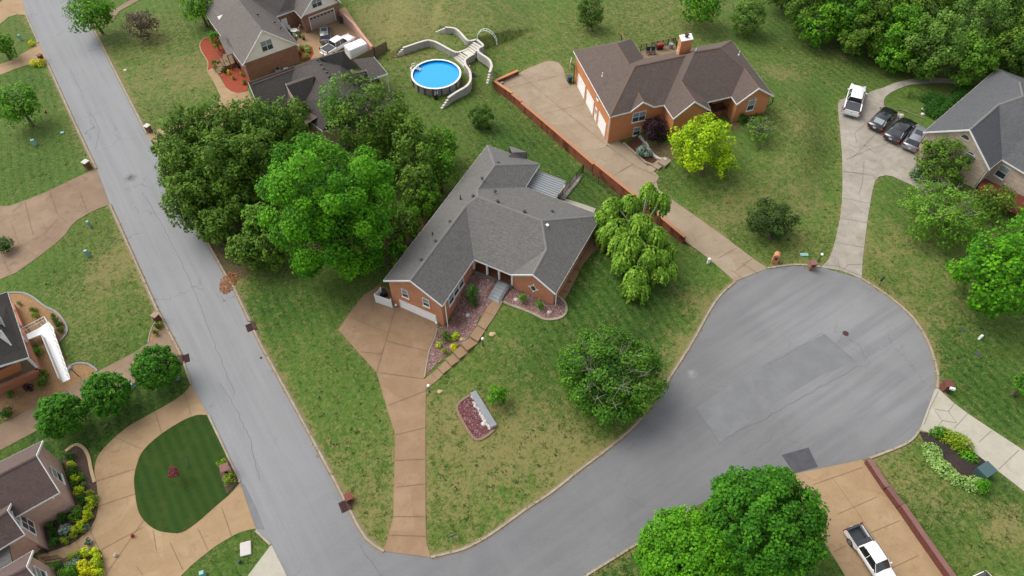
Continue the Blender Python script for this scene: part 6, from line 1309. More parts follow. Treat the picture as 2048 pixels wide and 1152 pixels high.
mailbox(300, 264, 'brick mailbox with pale top at the tan driveway on the right kerb', .75, 1.25, 'brick_dkc', 'blockcap', -.5); mailbox(317, 641, 'brick mailbox at the point of the wedge-shaped bed', .75, 1.2, 'brick_dk', 'brick_br', -.5); mailbox(456, 945, 'pink brick mailbox between two olive shrubs on the island', .85, 1.25, 'brick_pk', 'brick_dkc', .45)
mailbox(700, 1000, 'low brick mailbox in tan mulch at the street corner', .75, .9, 'brick_dk', 'brick_dk', .45)
p = G(1895, 787); r = root('mail_post', p, 'white mailbox on a short post beside the red brick one', 'mailbox'); b = MB(); b.box(p, (.1, .1, .9)); b.make('post', M['black'], r); b = MB(); b.box(p + Vector((0, 0, .9)), (.25, .5, .25), 1.2); b.make('box', M['white'], r)
p = G(1757, 570); r = root('mail_post', p, 'black mailbox on a post at the right kerb of the cul-de-sac', 'mailbox'); b = MB(); b.box(p, (.1, .1, 1.0)); b.make('post', M['wood'], r); b = MB(); b.box(p + Vector((0, 0, 1.0)), (.28, .62, .2), -.7); b.tube([p + Vector((-.2, -.23, 1.2)), p + Vector((.2, .23, 1.2))], .14, 10); b.make('box', M['black'], r)
def lamppost(px, py, label, h=1.15, r_=.17, hx=None):
    g = G(px, py); r = root('lamp_post', g, label, 'lamp post', 'globe lamp posts along the walkway'); b = MB(); b.tube([g, g + Vector((0, 0, h))], .045, 8); b.tube([g, g + Vector((0, 0, .06))], .12, 8); b.make('post', M['black'], r); b = MB(); b.ball(g + Vector((0, 0, h + r_)), r_); b.make('globe', M['globe'], r, True)
lamppost(966, 691, 'globe lamp post beside the upper walkway steps'); lamppost(859, 784, 'globe lamp post at the bottom of the walkway by the driveway'); lamppost(1637, 523, 'globe lamp near the tan brick mailbox with the flat cap')
bpy.data.objects['lamp_post.002'].pop('group', None) if 'lamp_post.002' in bpy.data.objects else None
def utility(px, py, size, mat, label, rz=.3, name='utility_box', cat='utility box', bev=.03):
    p = G(px, py); b = MB(); b.box(p - Vector((0, 0, .05)), size, rz); return tag(b.make(name, M[mat], bevel=bev), label, cat)
utility(1608, 510, (1.0, .45, .18), 'teal', 'pale teal meter cover on the grass above the tan mailbox', 0); utility(1964, 947, (1.5, 1.2, 1.1), 'tgreen', 'dark green transformer box at the end of the black mulch bed', .5)
utility(71, 290, (.5, .35, 1.0), 'teal', 'pale utility box on the left lawn below the round tree', .3); utility(125, 266, (.5, .4, .2), 'teal', 'flat teal cover on the left lawn near the street', .3); utility(43, 80, (.3, .3, 1.0), 'teal', 'thin pale utility post beside the yellow flowers', .2)
utility(181, 453, (.3, .3, 1.0), 'teal', 'pale utility post on the lawn below the wide driveway', .3, 'utility_post'); utility(178, 512, (.4, .3, 1.1), 'teal', 'second pale utility post farther down the same lawn', .3, 'utility_post'); utility(1416, 526, (.3, .3, .9), 'white', 'white utility post beside the beige driveway end', .2, 'utility_post')
utility(267, 775, (.35, .3, .8), 'teal', 'pale utility post between the round trees', .3, 'utility_post'); utility(356, 759, (.6, .5, .25), 'tgreen', 'green flat cover beside the round tree nearest the street', .3); utility(408, 1150, (.4, .35, .8), 'teal', 'pale utility post at the bottom edge', .3, 'utility_post'); utility(1958, 678, (.25, .25, .8), 'white', 'white marker post on the right lawn', .3, 'utility_post')
utility(492, 1098, (1.0, 1.3, .25), 'rockw', 'grey concrete pad cover on the grass in the bottom left', .25, bev=.08); utility(1041.5, 599, (.5, .4, .06), 'step', 'square drain cover in the curved bed', -.3, 'drain_cover', 'drain cover') if False else utility(1021.5, 600, (.5, .4, .06), 'step', 'square drain cover in the curved bed', -.3, 'drain_cover', 'drain cover')
for (x, y, r_, l, m) in ((1691, 667, .34, 'dark manhole cover in the cul-de-sac', 'iron'), (522, 716, .13, 'small round valve cover in the street near the storm drain', 'iron'), (1924, 661, .22, 'round dark cap in the right lawn', 'tonneau'), (1955, 708, .3, 'larger dark cap in the right lawn', 'tonneau'), (250, 140, .25, 'white round lid on the upper lawn right of the street', 'rockw'), (1625, 985, .25, 'square dark drain at the left side of the pickup driveway', 'tonneau')):
    p = G(x, y); b = MB(); b.tube([p + Vector((0, 0, -.02)), p + Vector((0, 0, .045))], r_, 14); tag(b.make('manhole_cover', M[m]), l, 'cover')
def tree_leaf_pile():
    rng = np.random.default_rng(9); p = G(456, 566); n = 420; a = rng.uniform(0, 6.28, n); r_ = np.sqrt(rng.uniform(0, 1, n)); P = np.stack([p.x + np.cos(a) * r_ * 1.0, p.y + np.sin(a) * r_ * 1.7, .04 + .22 * (1 - r_)], 1); o = leaves_mesh('leaf_pile', P, np.tile([0., 0, 1], (n, 1)) + rng.normal(scale=.5, size=(n, 3)), .16 * rng.uniform(.6, 1.4, n), rng.uniform(0, 1, n), m_leaf('dead_leaves', C(112, 76, 56), C(150, 110, 84)), rng); tag(o, 'pile of brown leaves on the right kerb of the street', 'leaf pile')
tree_leaf_pile()
# grass tufts over the lawns and debris along the kerbs
def scatter():
    rng = np.random.default_rng(21); n = 4500; u_ = rng.uniform(0, 2048, n); v_ = rng.uniform(0, 1152, n) ; d_ = F * CT + (v_ - 576) * ST; X = (u_ - 1024) * H / d_; Y = (F * ST - (v_ - 576) * CT) * H / d_
    ok = np.interp(X, gx, np.arange(len(gx))).astype(int), np.interp(Y, gy, np.arange(len(gy))).astype(int); m = dm[ok[1], ok[0]] > .7
    for P_ in BEDS + FLAT: m &= ~inside(X, Y, P_)
    X, Y = X[m], Y[m]; Z = GZ[ok[1][m], ok[0][m]]; k = 9; C0 = np.repeat(np.stack([X, Y, Z], 1), k, 0); sz = np.repeat(rng.uniform(.08, .26, len(X)), k)[:, None]
    P = C0 + rng.normal(size=C0.shape) * sz * np.array([1, 1, .12]) + np.array([0, 0, .05]); T = np.repeat(rng.uniform(0, 1, len(X)), k)
    o = leaves_mesh('grass_tufts', P, rng.normal(scale=.5, size=P.shape) + np.array([0, 0, 1.]), rng.uniform(.07, .15, len(P)), T, m_leaf('tuft_grass', C(44, 66, 22, .42), C(88, 108, 44, .42), C(140, 136, 80, .42)), rng); o['kind'] = 'stuff'; o['label'] = 'grass tufts and weeds standing in the lawns'
    L = []
    for K in (K_R2, K_R2b, K_B, K_C1, K_C2, K_C3, K_D, K_L3):
        W_ = refine(w2(K), .12)
        for p in W_:
            if rng.uniform() < .35: L.append((p[0] + rng.normal() * .16, p[1] + rng.normal() * .16, .14))
    L = np.array(L); o = leaves_mesh('kerb_debris', L, rng.normal(scale=.3, size=L.shape) + np.array([0, 0, 1.]), rng.uniform(.06, .2, len(L)), rng.uniform(0, 1, len(L)), m_leaf('dry_debris', C(120, 92, 58, .45), C(176, 150, 106, .45)), rng); o['kind'] = 'stuff'; o['label'] = 'dry leaves and grit along the kerbs'
BEDS = [[tuple(v_.co[:2]) for v_ in []]]
BEDS = []
for o_ in list(COL.objects):
    if o_.type == 'MESH' and o_.name.split('.')[0] in ('planting_bed', 'garden_path', 'lawn_island', 'patio_slab'):
        co = [tuple(v_.co[:2]) for v_ in o_.data.vertices]; c_ = (sum(q[0] for q in co) / len(co), sum(q[1] for q in co) / len(co)); x0, x1 = min(q[0] for q in co), max(q[0] for q in co); y0, y1 = min(q[1] for q in co), max(q[1] for q in co); BEDS.append([(x0, y0), (x1, y0), (x1, y1), (x0, y1)])
scatter()
# small garden ornaments
for (x, y, m, l) in ((92, 226, 'redlens', 'small red ornament on the left lawn beside the round tree'), (480, 1125, 'binblue', 'small blue and red ornament on the grass at the bottom left'), (266, 1073, 'redlens', 'tiny red object on the circular driveway'), (232, 1112, 'rockw', 'tiny white object on the circular driveway')):
    p = G(x, y); b = MB(); b.ball(p + Vector((0, 0, .15)), .16, 1.3, 8, 6); b.ball(p + Vector((.1, .05, .4)), .1, 1, 8, 6); tag(b.make('ornament', M[m], smooth=True), l, 'ornament')
p = G(905, 1076); r = root('yard_sign', p, 'small blue-grey sign lying over the grass by the bottom kerb', 'sign'); b = MB(); b.box(p + Vector((0, 0, .45)), (.9, .05, .28), .4); b.make('panel', M['tgreen'], r); b = MB(); b.tube([p, p + Vector((0, 0, .5))], .02, 5); b.make('stake', M['black'], r)
p = G(374, 935); b = MB(); b.tube([p, p + Vector((.3, .3, 1.3))], .025, 5); tag(b.make('stake', M['step']), 'grey stake leaning beside the magenta tree', 'stake')
for (x, y, l) in ((181, 1086, 'round potted plant at the start of the tan garden path'), (176, 1056, 'potted plant in the border beside the driveway curve')):
    g = G(x, y); r = root('potted_plant', g, l, 'potted plant'); b = MB(); b.tube([g, g + Vector((0, 0, .4))], [.2, .28], 12); b.make('pot', M['step'], r); rng = np.random.default_rng(int(x)); P, N, T, L = crown_pts(rng, (g.x, g.y, g.z + .5), .3, .25, 8, 18, .1); o = leaves_mesh('foliage', P, N, .1 * rng.uniform(.7, 1.2, len(P)), T, LEAF['box'], rng); o.parent = r; o.matrix_parent_inverse = Matrix.Translation(-r.location)
# railings by the lower-left path
for (a, c, l) in (((84, 1098), (98, 1108), 'short black railing beside the upper path edge'), ((90, 1122), (125, 1117), 'black railing along the lower path edge')):
    A, B = G(*a), G(*c); b = MB(); b.tube([A + Vector((0, 0, .9)), B + Vector((0, 0, .9))], .03, 5); b.tube([A + Vector((0, 0, .1)), B + Vector((0, 0, .1))], .02, 5); n = 12
    for k in range(n + 1): q = A.lerp(B, k / n); b.tube([q, q + Vector((0, 0, .9))], .016, 4)
    tag(b.make('path_railing', M['black']), l, 'railing')
# black iron fence
def fence(pts, h, label, n, z=None):
    W_ = [G(*p) if z is None else WZ(p[0], p[1], z) for p in pts]; r = root('iron_fence', W_[0], label, 'fence'); b = MB()
    for a, c in zip(W_[:-1], W_[1:]):
        for hh in (.15, h - .08): b.tube([a + Vector((0, 0, hh)), c + Vector((0, 0, hh))], .02, 4)
        m = max(2, int((c - a).length / .14))
        for k in range(m + 1): q = a.lerp(c, k / m); b.tube([q, q + Vector((0, 0, h))], .012, 4, False)
    b.make('picket_panel', M['black'], r)
    for a, c in zip(W_[:-1], W_[1:]):
        m = max(1, int((c - a).length / 2.4))
        for k in range(m + 1): q = a.lerp(c, k / m); bb = MB(); bb.box(q, (.07, .07, h + .08)); bb.make('post', M['black'], r)
fence([(1116, 405), (1125, 393), (1165, 345)], 1.4, 'black iron fence from the patio corner to the orange retaining wall', 10)
fence([(1166, 346), (1196, 368), (1240, 403), (1258, 417)], 1.3, 'black iron fence along the foot of the orange retaining wall', 10)
b = MB(); P = [tuple(G(*p)[:2]) for p in [(1122, 399), (1140, 375), (1158, 352)]]; ribbon(b, refine(P, .5), 1.0, -.2, .18, True); struct(b.make('stone_strip', M['ledge']))
p = G(1192, 478)
b = MB(); A, B, C_ = G(1187, 470), G(1200, 485), G(1222, 500); wall_line(b, [A[:2], B[:2], C_[:2]], .25, [0, 0, 0], [A.z + .5, B.z + .4, C_.z + .3]); tag(b.make('timber_edge', M['wood']), 'low timber edge at the foot of the willow by the house corner', 'edging')

# ------------------------------------------------------------------ pool and its terraces
PL = [WZ(873, 117, 1.3), WZ(873, 180.5, 1.3), WZ(824, 146, 1.3), WZ(921, 146, 1.3)]; pc_ = Vector(((PL[2].x + PL[3].x) / 2, (PL[0].y + PL[1].y) / 2, 0)); prad = 3.75
pool = root('swimming_pool', pc_, 'round above-ground pool with bright blue water and white rim', 'pool')
def ringm(b, r0, r1, z0, z1, n=48, cap=True):
    for k in range(n):
        a0, a1 = 2 * math.pi * k / n, 2 * math.pi * (k + 1) / n; f = lambda a, r, z: (pc_.x + math.cos(a) * r, pc_.y + math.sin(a) * r, z)
        b.quad(f(a0, r1, z0), f(a1, r1, z0), f(a1, r1, z1), f(a0, r1, z1)); b.quad(f(a1, r0, z0), f(a0, r0, z0), f(a0, r0, z1), f(a1, r0, z1)); b.quad(f(a0, r0, z1), f(a0, r1, z1), f(a1, r1, z1), f(a1, r0, z1))
b = MB(); ringm(b, prad - .06, prad, -.1, 1.28); b.make('pool_wall', M['poolwall'], pool)
b = MB(); ringm(b, prad - .075, prad - .065, 0, 1.27); b.make('liner', m_flat('pool_liner', C(30, 120, 180), .5), pool)
b = MB(); ringm(b, prad - .16, prad + .1, 1.28, 1.36); b.make('rim', M['white'], pool)
mw = NT('pool_water'); mw.b.inputs['Specular IOR Level'].default_value = .6; wv = mw.noise(1.5, 3); wmat = mw.done(mw.mix(wv, C(8, 146, 214, .9), C(16, 160, 228, .9)), .12, wv, .1, .02)
b = MB(); b.quad(*[(pc_.x + math.cos(2 * math.pi * k / 48) * (prad - .075), pc_.y + math.sin(2 * math.pi * k / 48) * (prad - .075), 1.0) for k in range(48)]); b.make('water', wmat, pool)
for k in range(18):
    a = 2 * math.pi * (k + .3) / 18; b = MB(); b.box((pc_.x + math.cos(a) * (prad + .05), pc_.y + math.sin(a) * (prad + .05), 0), (.1, .16, 1.3), a); b.make('post', M['tonneau'], pool)
ld = root('pool_ladder', WZ(826, 140, 0), 'white ladder hung over the left rim of the pool', 'ladder'); R_ = WZ(828, 137, 1.3)
for s_ in (-.3, .3):
    b = MB(); b.tube([R_ + Vector((-.5, s_, -1.3)), R_ + Vector((-.3, s_, .6)), R_ + Vector((.2, s_, .8)), R_ + Vector((.7, s_, .1)), R_ + Vector((.9, s_, -.4))], .05, 6); b.make('rail', M['white'], ld)
for k in range(4): b = MB(); b.box(R_ + Vector((-.42 + .0 * k, 0, -1.1 + k * .38)), (.2, .6, .05)); b.make('step', M['white'], ld)
for k in range(3): b = MB(); b.box(R_ + Vector((.35 + .28 * k, 0, .05 - k * .12)), (.25, .6, .06)); b.make('step', M['clearlens'], ld)
p = G(872, 198); pm = root('pool_pump', p, 'black and white pool pump below the pool', 'pump'); b = MB(); b.tube([p, p + Vector((0, 0, .7))], [.3, .3], 12); b.ball(p + Vector((0, 0, .75)), .3, .6); b.make('filter_tank', M['black'], pm); b = MB(); b.tube([p + Vector((.2, .1, .5)), p + Vector((.2, .9, .9))], .05, 6); b.tube([p + Vector((-.1, .1, .5)), p + Vector((-.1, .9, .9))], .05, 6); b.make('pipe', M['white'], pm)
p = G(905, 192); b = MB()
for k in range(40): a = k * .62; q = p + Vector((math.cos(a) * .4, math.sin(a) * .4, .12 + k * .008)); b.box(q, (.12, .12, .06), a)
tag(b.make('hose_coil', m_flat('hose_blue', C(70, 120, 170), .5)), 'blue coiled hose beside the pool near the wall end', 'hose')
def terrace(pts, ztop, zbot, label, steps_start=0, steps_end=0, w=.32):
    P2 = catmull(pts, 4); P = [tuple(WZ(x, y, ztop)[:2]) for x, y in P2]; c = P[len(P) // 2]; r = root('block_wall', (c[0], c[1], zbot), label, 'retaining wall', None); n = len(P)
    zt = [ztop] * n; b = MB(); wall_line(b, P, w, [zbot - .3] * n, zt); b.make('wall_block', M['block'], r); b = MB(); wall_line(b, P, w + .04, [ztop + .002] * n, [ztop + .09] * n); b.make('cap_stone', M['blockcap'], r)
    for which in ([0] if steps_start else []) + ([-1] if steps_end else []):
        a = Vector(P[which]); d = (a - Vector(P[1 if which == 0 else -2])).normalized()
        for k in range(4):
            q = a + d * (.22 + k * .4); b = MB(); z1 = ztop - (k + 1) * (ztop - zbot) / 5; b.box((q.x, q.y, zbot - .2), (.4, w, z1 - zbot + .2), math.atan2(d.y, d.x)); b.make('end_block', M['blockcap'], r)
terrace(PW1 + [(940, 95)] if False else PW1, 1.1, 0, 'curved block wall above the pool, stepped down at its left end', 1)
terrace(PW2, 2.0, 1.0, 'upper curved block wall left of the top stairs, stepped down at its left end', 1)
terrace([(953, 79), (966, 91), (957, 97), (958, 105), (975, 117), (981, 124), (983, 134), (979, 145)], 2.0, 1.0, 'curved block wall right of the top stairs, stepped down at its end', 0, 1)
terrace([(948, 108), (936, 115), (930, 121), (931, 130), (938, 140), (941, 150), (940, 163), (931, 174), (912, 185), (896, 196)], 1.1, 0, 'long curved block wall hugging the right side of the pool', 0, 1)
def stairs(A0, A1, z0, B0, B1, z1, n, label):
    a0, a1, b0, b1 = WZ(*A0, z0), WZ(*A1, z0), WZ(*B0, z1), WZ(*B1, z1); r = root('garden_stairs', (a0 + b1) / 2, label, 'stairs')
    for k in range(n):
        t0, t1 = k / n, (k + 1) / n; z = z0 + (z1 - z0) * (k + 1) / n; p = [a0.lerp(b0, t0), a1.lerp(b1, t0), a1.lerp(b1, t1), a0.lerp(b0, t1)]; mb = MB(); mb.quad(*[(q.x, q.y, z) for q in p]); 
        for i in range(4): u_, v_ = p[i], p[(i + 1) % 4]; mb.quad((u_.x, u_.y, z0 - .8), (v_.x, v_.y, z0 - .8), (v_.x, v_.y, z), (u_.x, u_.y, z))
        mb.make('step', M['blockcap'], r)
stairs((907.5, 116.5), (928, 136), 0.1, (922, 106), (935.5, 113.5), 1.1, 4, 'lower flight of block stairs between the pool walls')
stairs((934, 98), (948.5, 109), 1.1, (949, 84), (962, 91.5), 2.0, 4, 'upper flight of block stairs at the top of the terrace')
b = MB(); b.obox(WZ(924, 105, 1.0), WZ(935, 97.5, 1.0) - WZ(924, 105, 1.0), WZ(937, 114, 1.0) - WZ(924, 105, 1.0), (0, 0, .12)); struct(b.make('stair_landing', M['blockcap']))
b = MB(); A = WZ(955, 75, 1.9); c0 = A + Vector((1.2, -.8, 0))
for s_ in (0, .55):
    P = [A + Vector((1.6 * (1 - math.cos(t)) - .1 * s_, -s_ - 1.3 * (1 - math.cos(t)) * .6, 2.0 * math.sin(t))) for t in [math.pi * k / 10 for k in range(11)]]; b.tube(P, .035, 5)
    if s_ == 0: P0 = P
for k in range(11): b.tube([P0[k], P[k]], .025, 4)
tag(b.make('garden_arch', M['white']), 'white metal garden arch at the top of the block stairs', 'arch')
p = G(945, 150); r = root('hanging_chair', p, 'dark hanging chair frame on a grey base beside the pool wall', 'chair'); b = MB(); b.box(p, (1.1, .9, .08), .2); b.make('base', M['bedliner'], r); b = MB(); b.tube([p, p + Vector((.5, .3, 1.0)), p + Vector((.3, .3, 1.9)), p + Vector((-.4, .2, 2.0))], .04, 6); b.make('frame', M['black'], r); b = MB(); b.tube([p + Vector((-.3, .2, .4)), p + Vector((-.4, .2, 1.6))], [.3, .12], 10); b.make('seat', M['rock'], r)

# ------------------------------------------------------------------ yard of the top-left houses
bwl = root('brick_wall', G(730, 50), 'tall pale-capped brick wall along the parking court', 'wall'); P = [tuple(WZ(*p, 0)[:2]) for p in [(676, 33), (712, 68), (740, 102)]]
Pm = [tuple(WZ(*p, 1.9)[:2]) for p in [(675, 16), (707, 46), (722, 66), (744, 93)]]; b = MB(); wall_line(b, Pm, .3, [0] * 4, [1.8] * 4); b.make('wall_face', M['brick_pk'], bwl); b = MB(); wall_line(b, Pm, .42, [1.802] * 4, [1.9] * 4); b.make('wall_cap', m_brick('salmon_cap', C(214, 160, 140), C(226, 178, 158), C(206, 160, 140)), bwl)
def board_fence(pts, h, label, mat='fencewood'):
    W_ = [WZ(p[0], p[1], h) for p in pts]; r = root('board_fence', (W_[0].x, W_[0].y, 0), label, 'fence')
    for a, c in zip(W_[:-1], W_[1:]):
        n = int((c - a).length / .15); b = MB(); d = (c - a) / n; w_ = d.normalized().cross(Vector((0, 0, 1))) * .025
        for k in range(n): b.obox(Vector((a.x, a.y, 0)) + d * k + d * .05, d * .9, w_, (0, 0, h))
        b.make('board_panel', M[mat], r)
        for q in (a, c): b = MB(); b.box((q.x, q.y, 0), (.12, .12, h + .1)); b.make('post', M[mat], r)
board_fence([(702, 119), (747, 96), (772, 83)], 1.8, 'weathered board fence running from the trailer onto the lawn')
ac_unit(557.5, 146, .95, 'white air conditioner against the brown brick wall', .3, 'white'); utility(572, 140, (.7, .35, .4), 'white', 'small white cabinet beside the white air conditioner', .3)
def bin_(px, py, label, mat, rz=.2, grp='wheeled bins'):
    g = G(px, py); r = root('wheeled_bin', g, label, 'bin', grp); b = MB(); R = Matrix.Rotation(rz, 3, 'Z'); n = len(b.v)
    lo = [R @ Vector((x * .24, y * .28, .08)) + g for x, y in ((-1, -1), (1, -1), (1, 1), (-1, 1))]; hi = [R @ Vector((x * .31, y * .36, 1.0)) + g for x, y in ((-1, -1), (1, -1), (1, 1), (-1, 1))]
    b.quad(*reversed(lo))
    for k in range(4): b.quad(lo[k], lo[(k + 1) % 4], hi[(k + 1) % 4], hi[k])
    b.make('body', M[mat], r); b = MB(); b.box(g + Vector((0, 0, 1.0)), (.66, .76, .07), rz); b.make('lid', M[mat], r)
    for s_ in (-.25, .25): b = MB(); q = g + R @ Vector((s_, .3, .1)); b.tube([q - R @ Vector((.03, 0, 0)), q + R @ Vector((.03, 0, 0))], .1, 10); b.make('wheel', M['rubber'], r)
bin_(673, 40, 'blue bin beside the garage door by the brick wall', 'binblue'); bin_(683, 46, 'black bin next to the blue one by the brick wall', 'tonneau'); bin_(1139, 164, 'dark blue-grey bin at the corner of the orange house', 'binblue', .2)
p = G(684, 47)
hp = root('basketball_hoop', G(1147, 165), 'basketball hoop with white backboard beside the beige driveway', 'basketball hoop'); g = hp.location; b = MB(); b.tube([g, g + Vector((0, .1, 2.8)), g + Vector((-.6, .1, 3.3))], .06, 6); b.make('pole', M['black'], hp); b = MB(); b.box(g + Vector((-.65, .1, 2.9)), (.05, 1.5, 1.0), -.2); b.make('backboard', M['white'], hp); b = MB()
for k in range(12): a0, a1 = 2 * math.pi * k / 12, 2 * math.pi * (k + 1) / 12; c = g + Vector((-.95, .1, 3.05)); b.tube([c + Vector((math.cos(a0) * .23, math.sin(a0) * .23, 0)), c + Vector((math.cos(a1) * .23, math.sin(a1) * .23, 0))], .012, 4)
b.make('hoop', M['redlens'], hp)
p = G(1003, 170); b = MB(); b.tube([p, p + Vector((0, 0, .5))], [.22, .3], 12); tag(b.make('planter', M['step']), 'grey pot in the corner of the orange retaining wall', 'planter')
def chair(px, py, label, rz, grp, mat='offwhite'):
    g = G(px, py); r = root('patio_chair', g, label, 'chair', grp); R = Matrix.Rotation(rz, 3, 'Z'); b = MB(); b.box(g + Vector((0, 0, .42)), (.5, .5, .05), rz); b.make('seat', M[mat], r); b = MB(); b.box(g + R @ Vector((0, .24, .45)), (.5, .05, .5), rz); b.make('backrest', M[mat], r)
    for x in (-.21, .21):
        for y in (-.21, .21): q = g + R @ Vector((x, y, 0)); b = MB(); b.tube([q, q + Vector((0, 0, .43))], .02, 4); b.make('leg', M[mat], r)
def table(px, py, label, r_=.55, mat='offwhite'):
    g = G(px, py); r = root('patio_table', g, label, 'table'); b = MB(); b.tube([g + Vector((0, 0, .7)), g + Vector((0, 0, .74))], r_, 16); b.make('tabletop', M[mat], r)
    for k in range(4): a = k * 1.57 + .7; b = MB(); b.tube([g + Vector((math.cos(a) * r_ * .7, math.sin(a) * r_ * .7, 0)), g + Vector((math.cos(a) * r_ * .7, math.sin(a) * r_ * .7, .7))], .025, 4); b.make('leg', M[mat], r)
table(594, 50, 'round white patio table nearest the back door'); chair(590, 43, 'white patio chair behind the upper table', .3, 'white patio chairs'); chair(602, 55, 'white patio chair right of the upper table', -1.5, 'white patio chairs')
table(590, 68, 'white patio table farther from the back door', .6); chair(581, 62, 'white patio chair at the roof edge', .8, 'white patio chairs'); chair(597, 66, 'white patio chair right of the lower table', -1.4, 'white patio chairs'); chair(592, 76, 'white patio chair below the lower table', 3.0, 'white patio chairs')
def pot(px, py, label, kind='mid', s=1.0):
    g = G(px, py); r = root('potted_plant', g, label, 'potted plant'); b = MB(); b.tube([g, g + Vector((0, 0, .5 * s))], [.25 * s, .35 * s], 12); b.make('pot', M['tonneau'], r); rng = np.random.default_rng(int(px)); P, N, T, L = crown_pts(rng, (g.x, g.y, g.z + .85 * s), .42 * s, .42 * s, 10, 18, .12); o = leaves_mesh('foliage', P, N, .12 * rng.uniform(.7, 1.2, len(P)), T, LEAF[kind], rng); o.parent = r; o.matrix_parent_inverse = Matrix.Translation(-r.location)
pot(616, 60, 'large potted plant left of the beige garage door', 'mid', 1.1); pot(600, 75, 'potted plant on the court near the lower table', 'mid', .7); pot(577, 52, 'red potted plant by the brick wall of the back door', 'magenta', .8); pot(608, 80, 'dark potted plant above the round mulch bed', 'dark', .7); pot(592, 122, 'dark potted plant at the brown brick wall corner', 'purple', .8); pot(478, 136, 'dark red potted plant at the end of the porch', 'purple', .8)
for (x, y, l) in ((449, 118, 'black rocking chair on the porch, upper one'), (458, 129, 'black rocking chair on the porch, lower one')): chair(x, y, l, 2.2, 'black porch chairs', 'black')
b = MB(); 
for a, c in (((452, 142), (434, 114)), ((432, 148), (447, 140))): A, B = WZ(a[0], a[1], .6), WZ(c[0], c[1], .6); b.tube([A + Vector((0, 0, .9)), B + Vector((0, 0, .9))], .04, 4); [b.tube([A.lerp(B, k / 9), A.lerp(B, k / 9) + Vector((0, 0, .9))], .02, 4) for k in range(10)]
b.make('porch_railing', M['wood'], h4.r)
b = MB(); Q = [WZ(720, 128, 0), WZ(752, 158, 0)]
for (x, y, m, l) in ((750, 160, 'tgreen', 'green lawn machine under the carport edge'),): 
    g = G(x, y); r = root('lawn_tractor', g, l, 'tractor'); b = MB(); b.box(g + Vector((0, 0, .3)), (.8, 1.3, .5), .5); b.make('body', M['tgreen'], r, bevel=.08); b = MB(); b.box(g + Vector((.1, .1, .8)), (.5, .4, .3), .5); b.make('seat', M['black'], r)
    for sx, sy in ((-.45, -.4), (.45, -.4), (-.45, .45), (.45, .45)): q = g + Matrix.Rotation(.5, 3, 'Z') @ Vector((sx, sy, .25)); b = MB(); b.tube([q - Vector((.08, 0, 0)), q + Vector((.08, 0, 0))], .25, 12); b.make('wheel', M['rubber'], r)

# ------------------------------------------------------------------ vehicles (local axes: +y = front)
def loft(b, secs, mi=0, close=True):
    base = len(b.v); n = len(secs[0]); b.cur = mi
    for s_ in secs: b.v += [tuple(p) for p in s_]
    for i in range(len(secs) - 1):
        for k in range(n - (0 if close else 1)):
            k2 = (k + 1) % n; b.f.append((base + i * n + k, base + i * n + k2, base + (i + 1) * n + k2, base + (i + 1) * n + k)); b.mi.append(mi)
    if close: b.f.append(tuple(base + k for k in range(n))[::-1]); b.mi.append(mi); b.f.append(tuple(base + (len(secs) - 1) * n + k for k in range(n))); b.mi.append(mi)
def body_sec(y, w, zb, zt, tuck=.88, cr=.07):
    return [(-w * .9, y, zb), (-w, y, zb + (zt - zb) * .35), (-w * .985, y, zt - cr * 1.6), (-w * tuck, y, zt), (0, y, zt + cr * .6), (w * tuck, y, zt), (w * .985, y, zt - cr * 1.6), (w, y, zb + (zt - zb) * .35), (w * .9, y, zb)]
def lp(name, b, mat, rt, smooth=False, bevel=0):
    o = b.make(name, mat, rt, smooth, bevel); return o
def wheels(rt, wy, W, R=.34, tw=.24):
    for y in wy:
        for s_ in (-1, 1):
            x = s_ * (W / 2 - tw / 2 + .02); b = MB(); b.tube([(x - tw / 2, y, R), (x + tw / 2, y, R)], R, 20); t = lp('wheel', b, M['rubber'], rt, False, .02)
            b = MB(); xo = x + s_ * (tw / 2 + .005); b.tube([(xo - s_ * .02, y, R), (xo + s_ * .01, y, R)], R * .62, 14); r = lp('rim', b, M['rim'], rt); r.parent = t
            b = MB()
            for k in range(5): a = k * 1.2566; c = (xo + s_ * .013, y + math.cos(a) * R * .4, R + math.sin(a) * R * .4); b.ball(c, R * .12, 1, 6, 4)
            r2 = lp('rim_hole', b, M['black'], rt); r2.parent = t
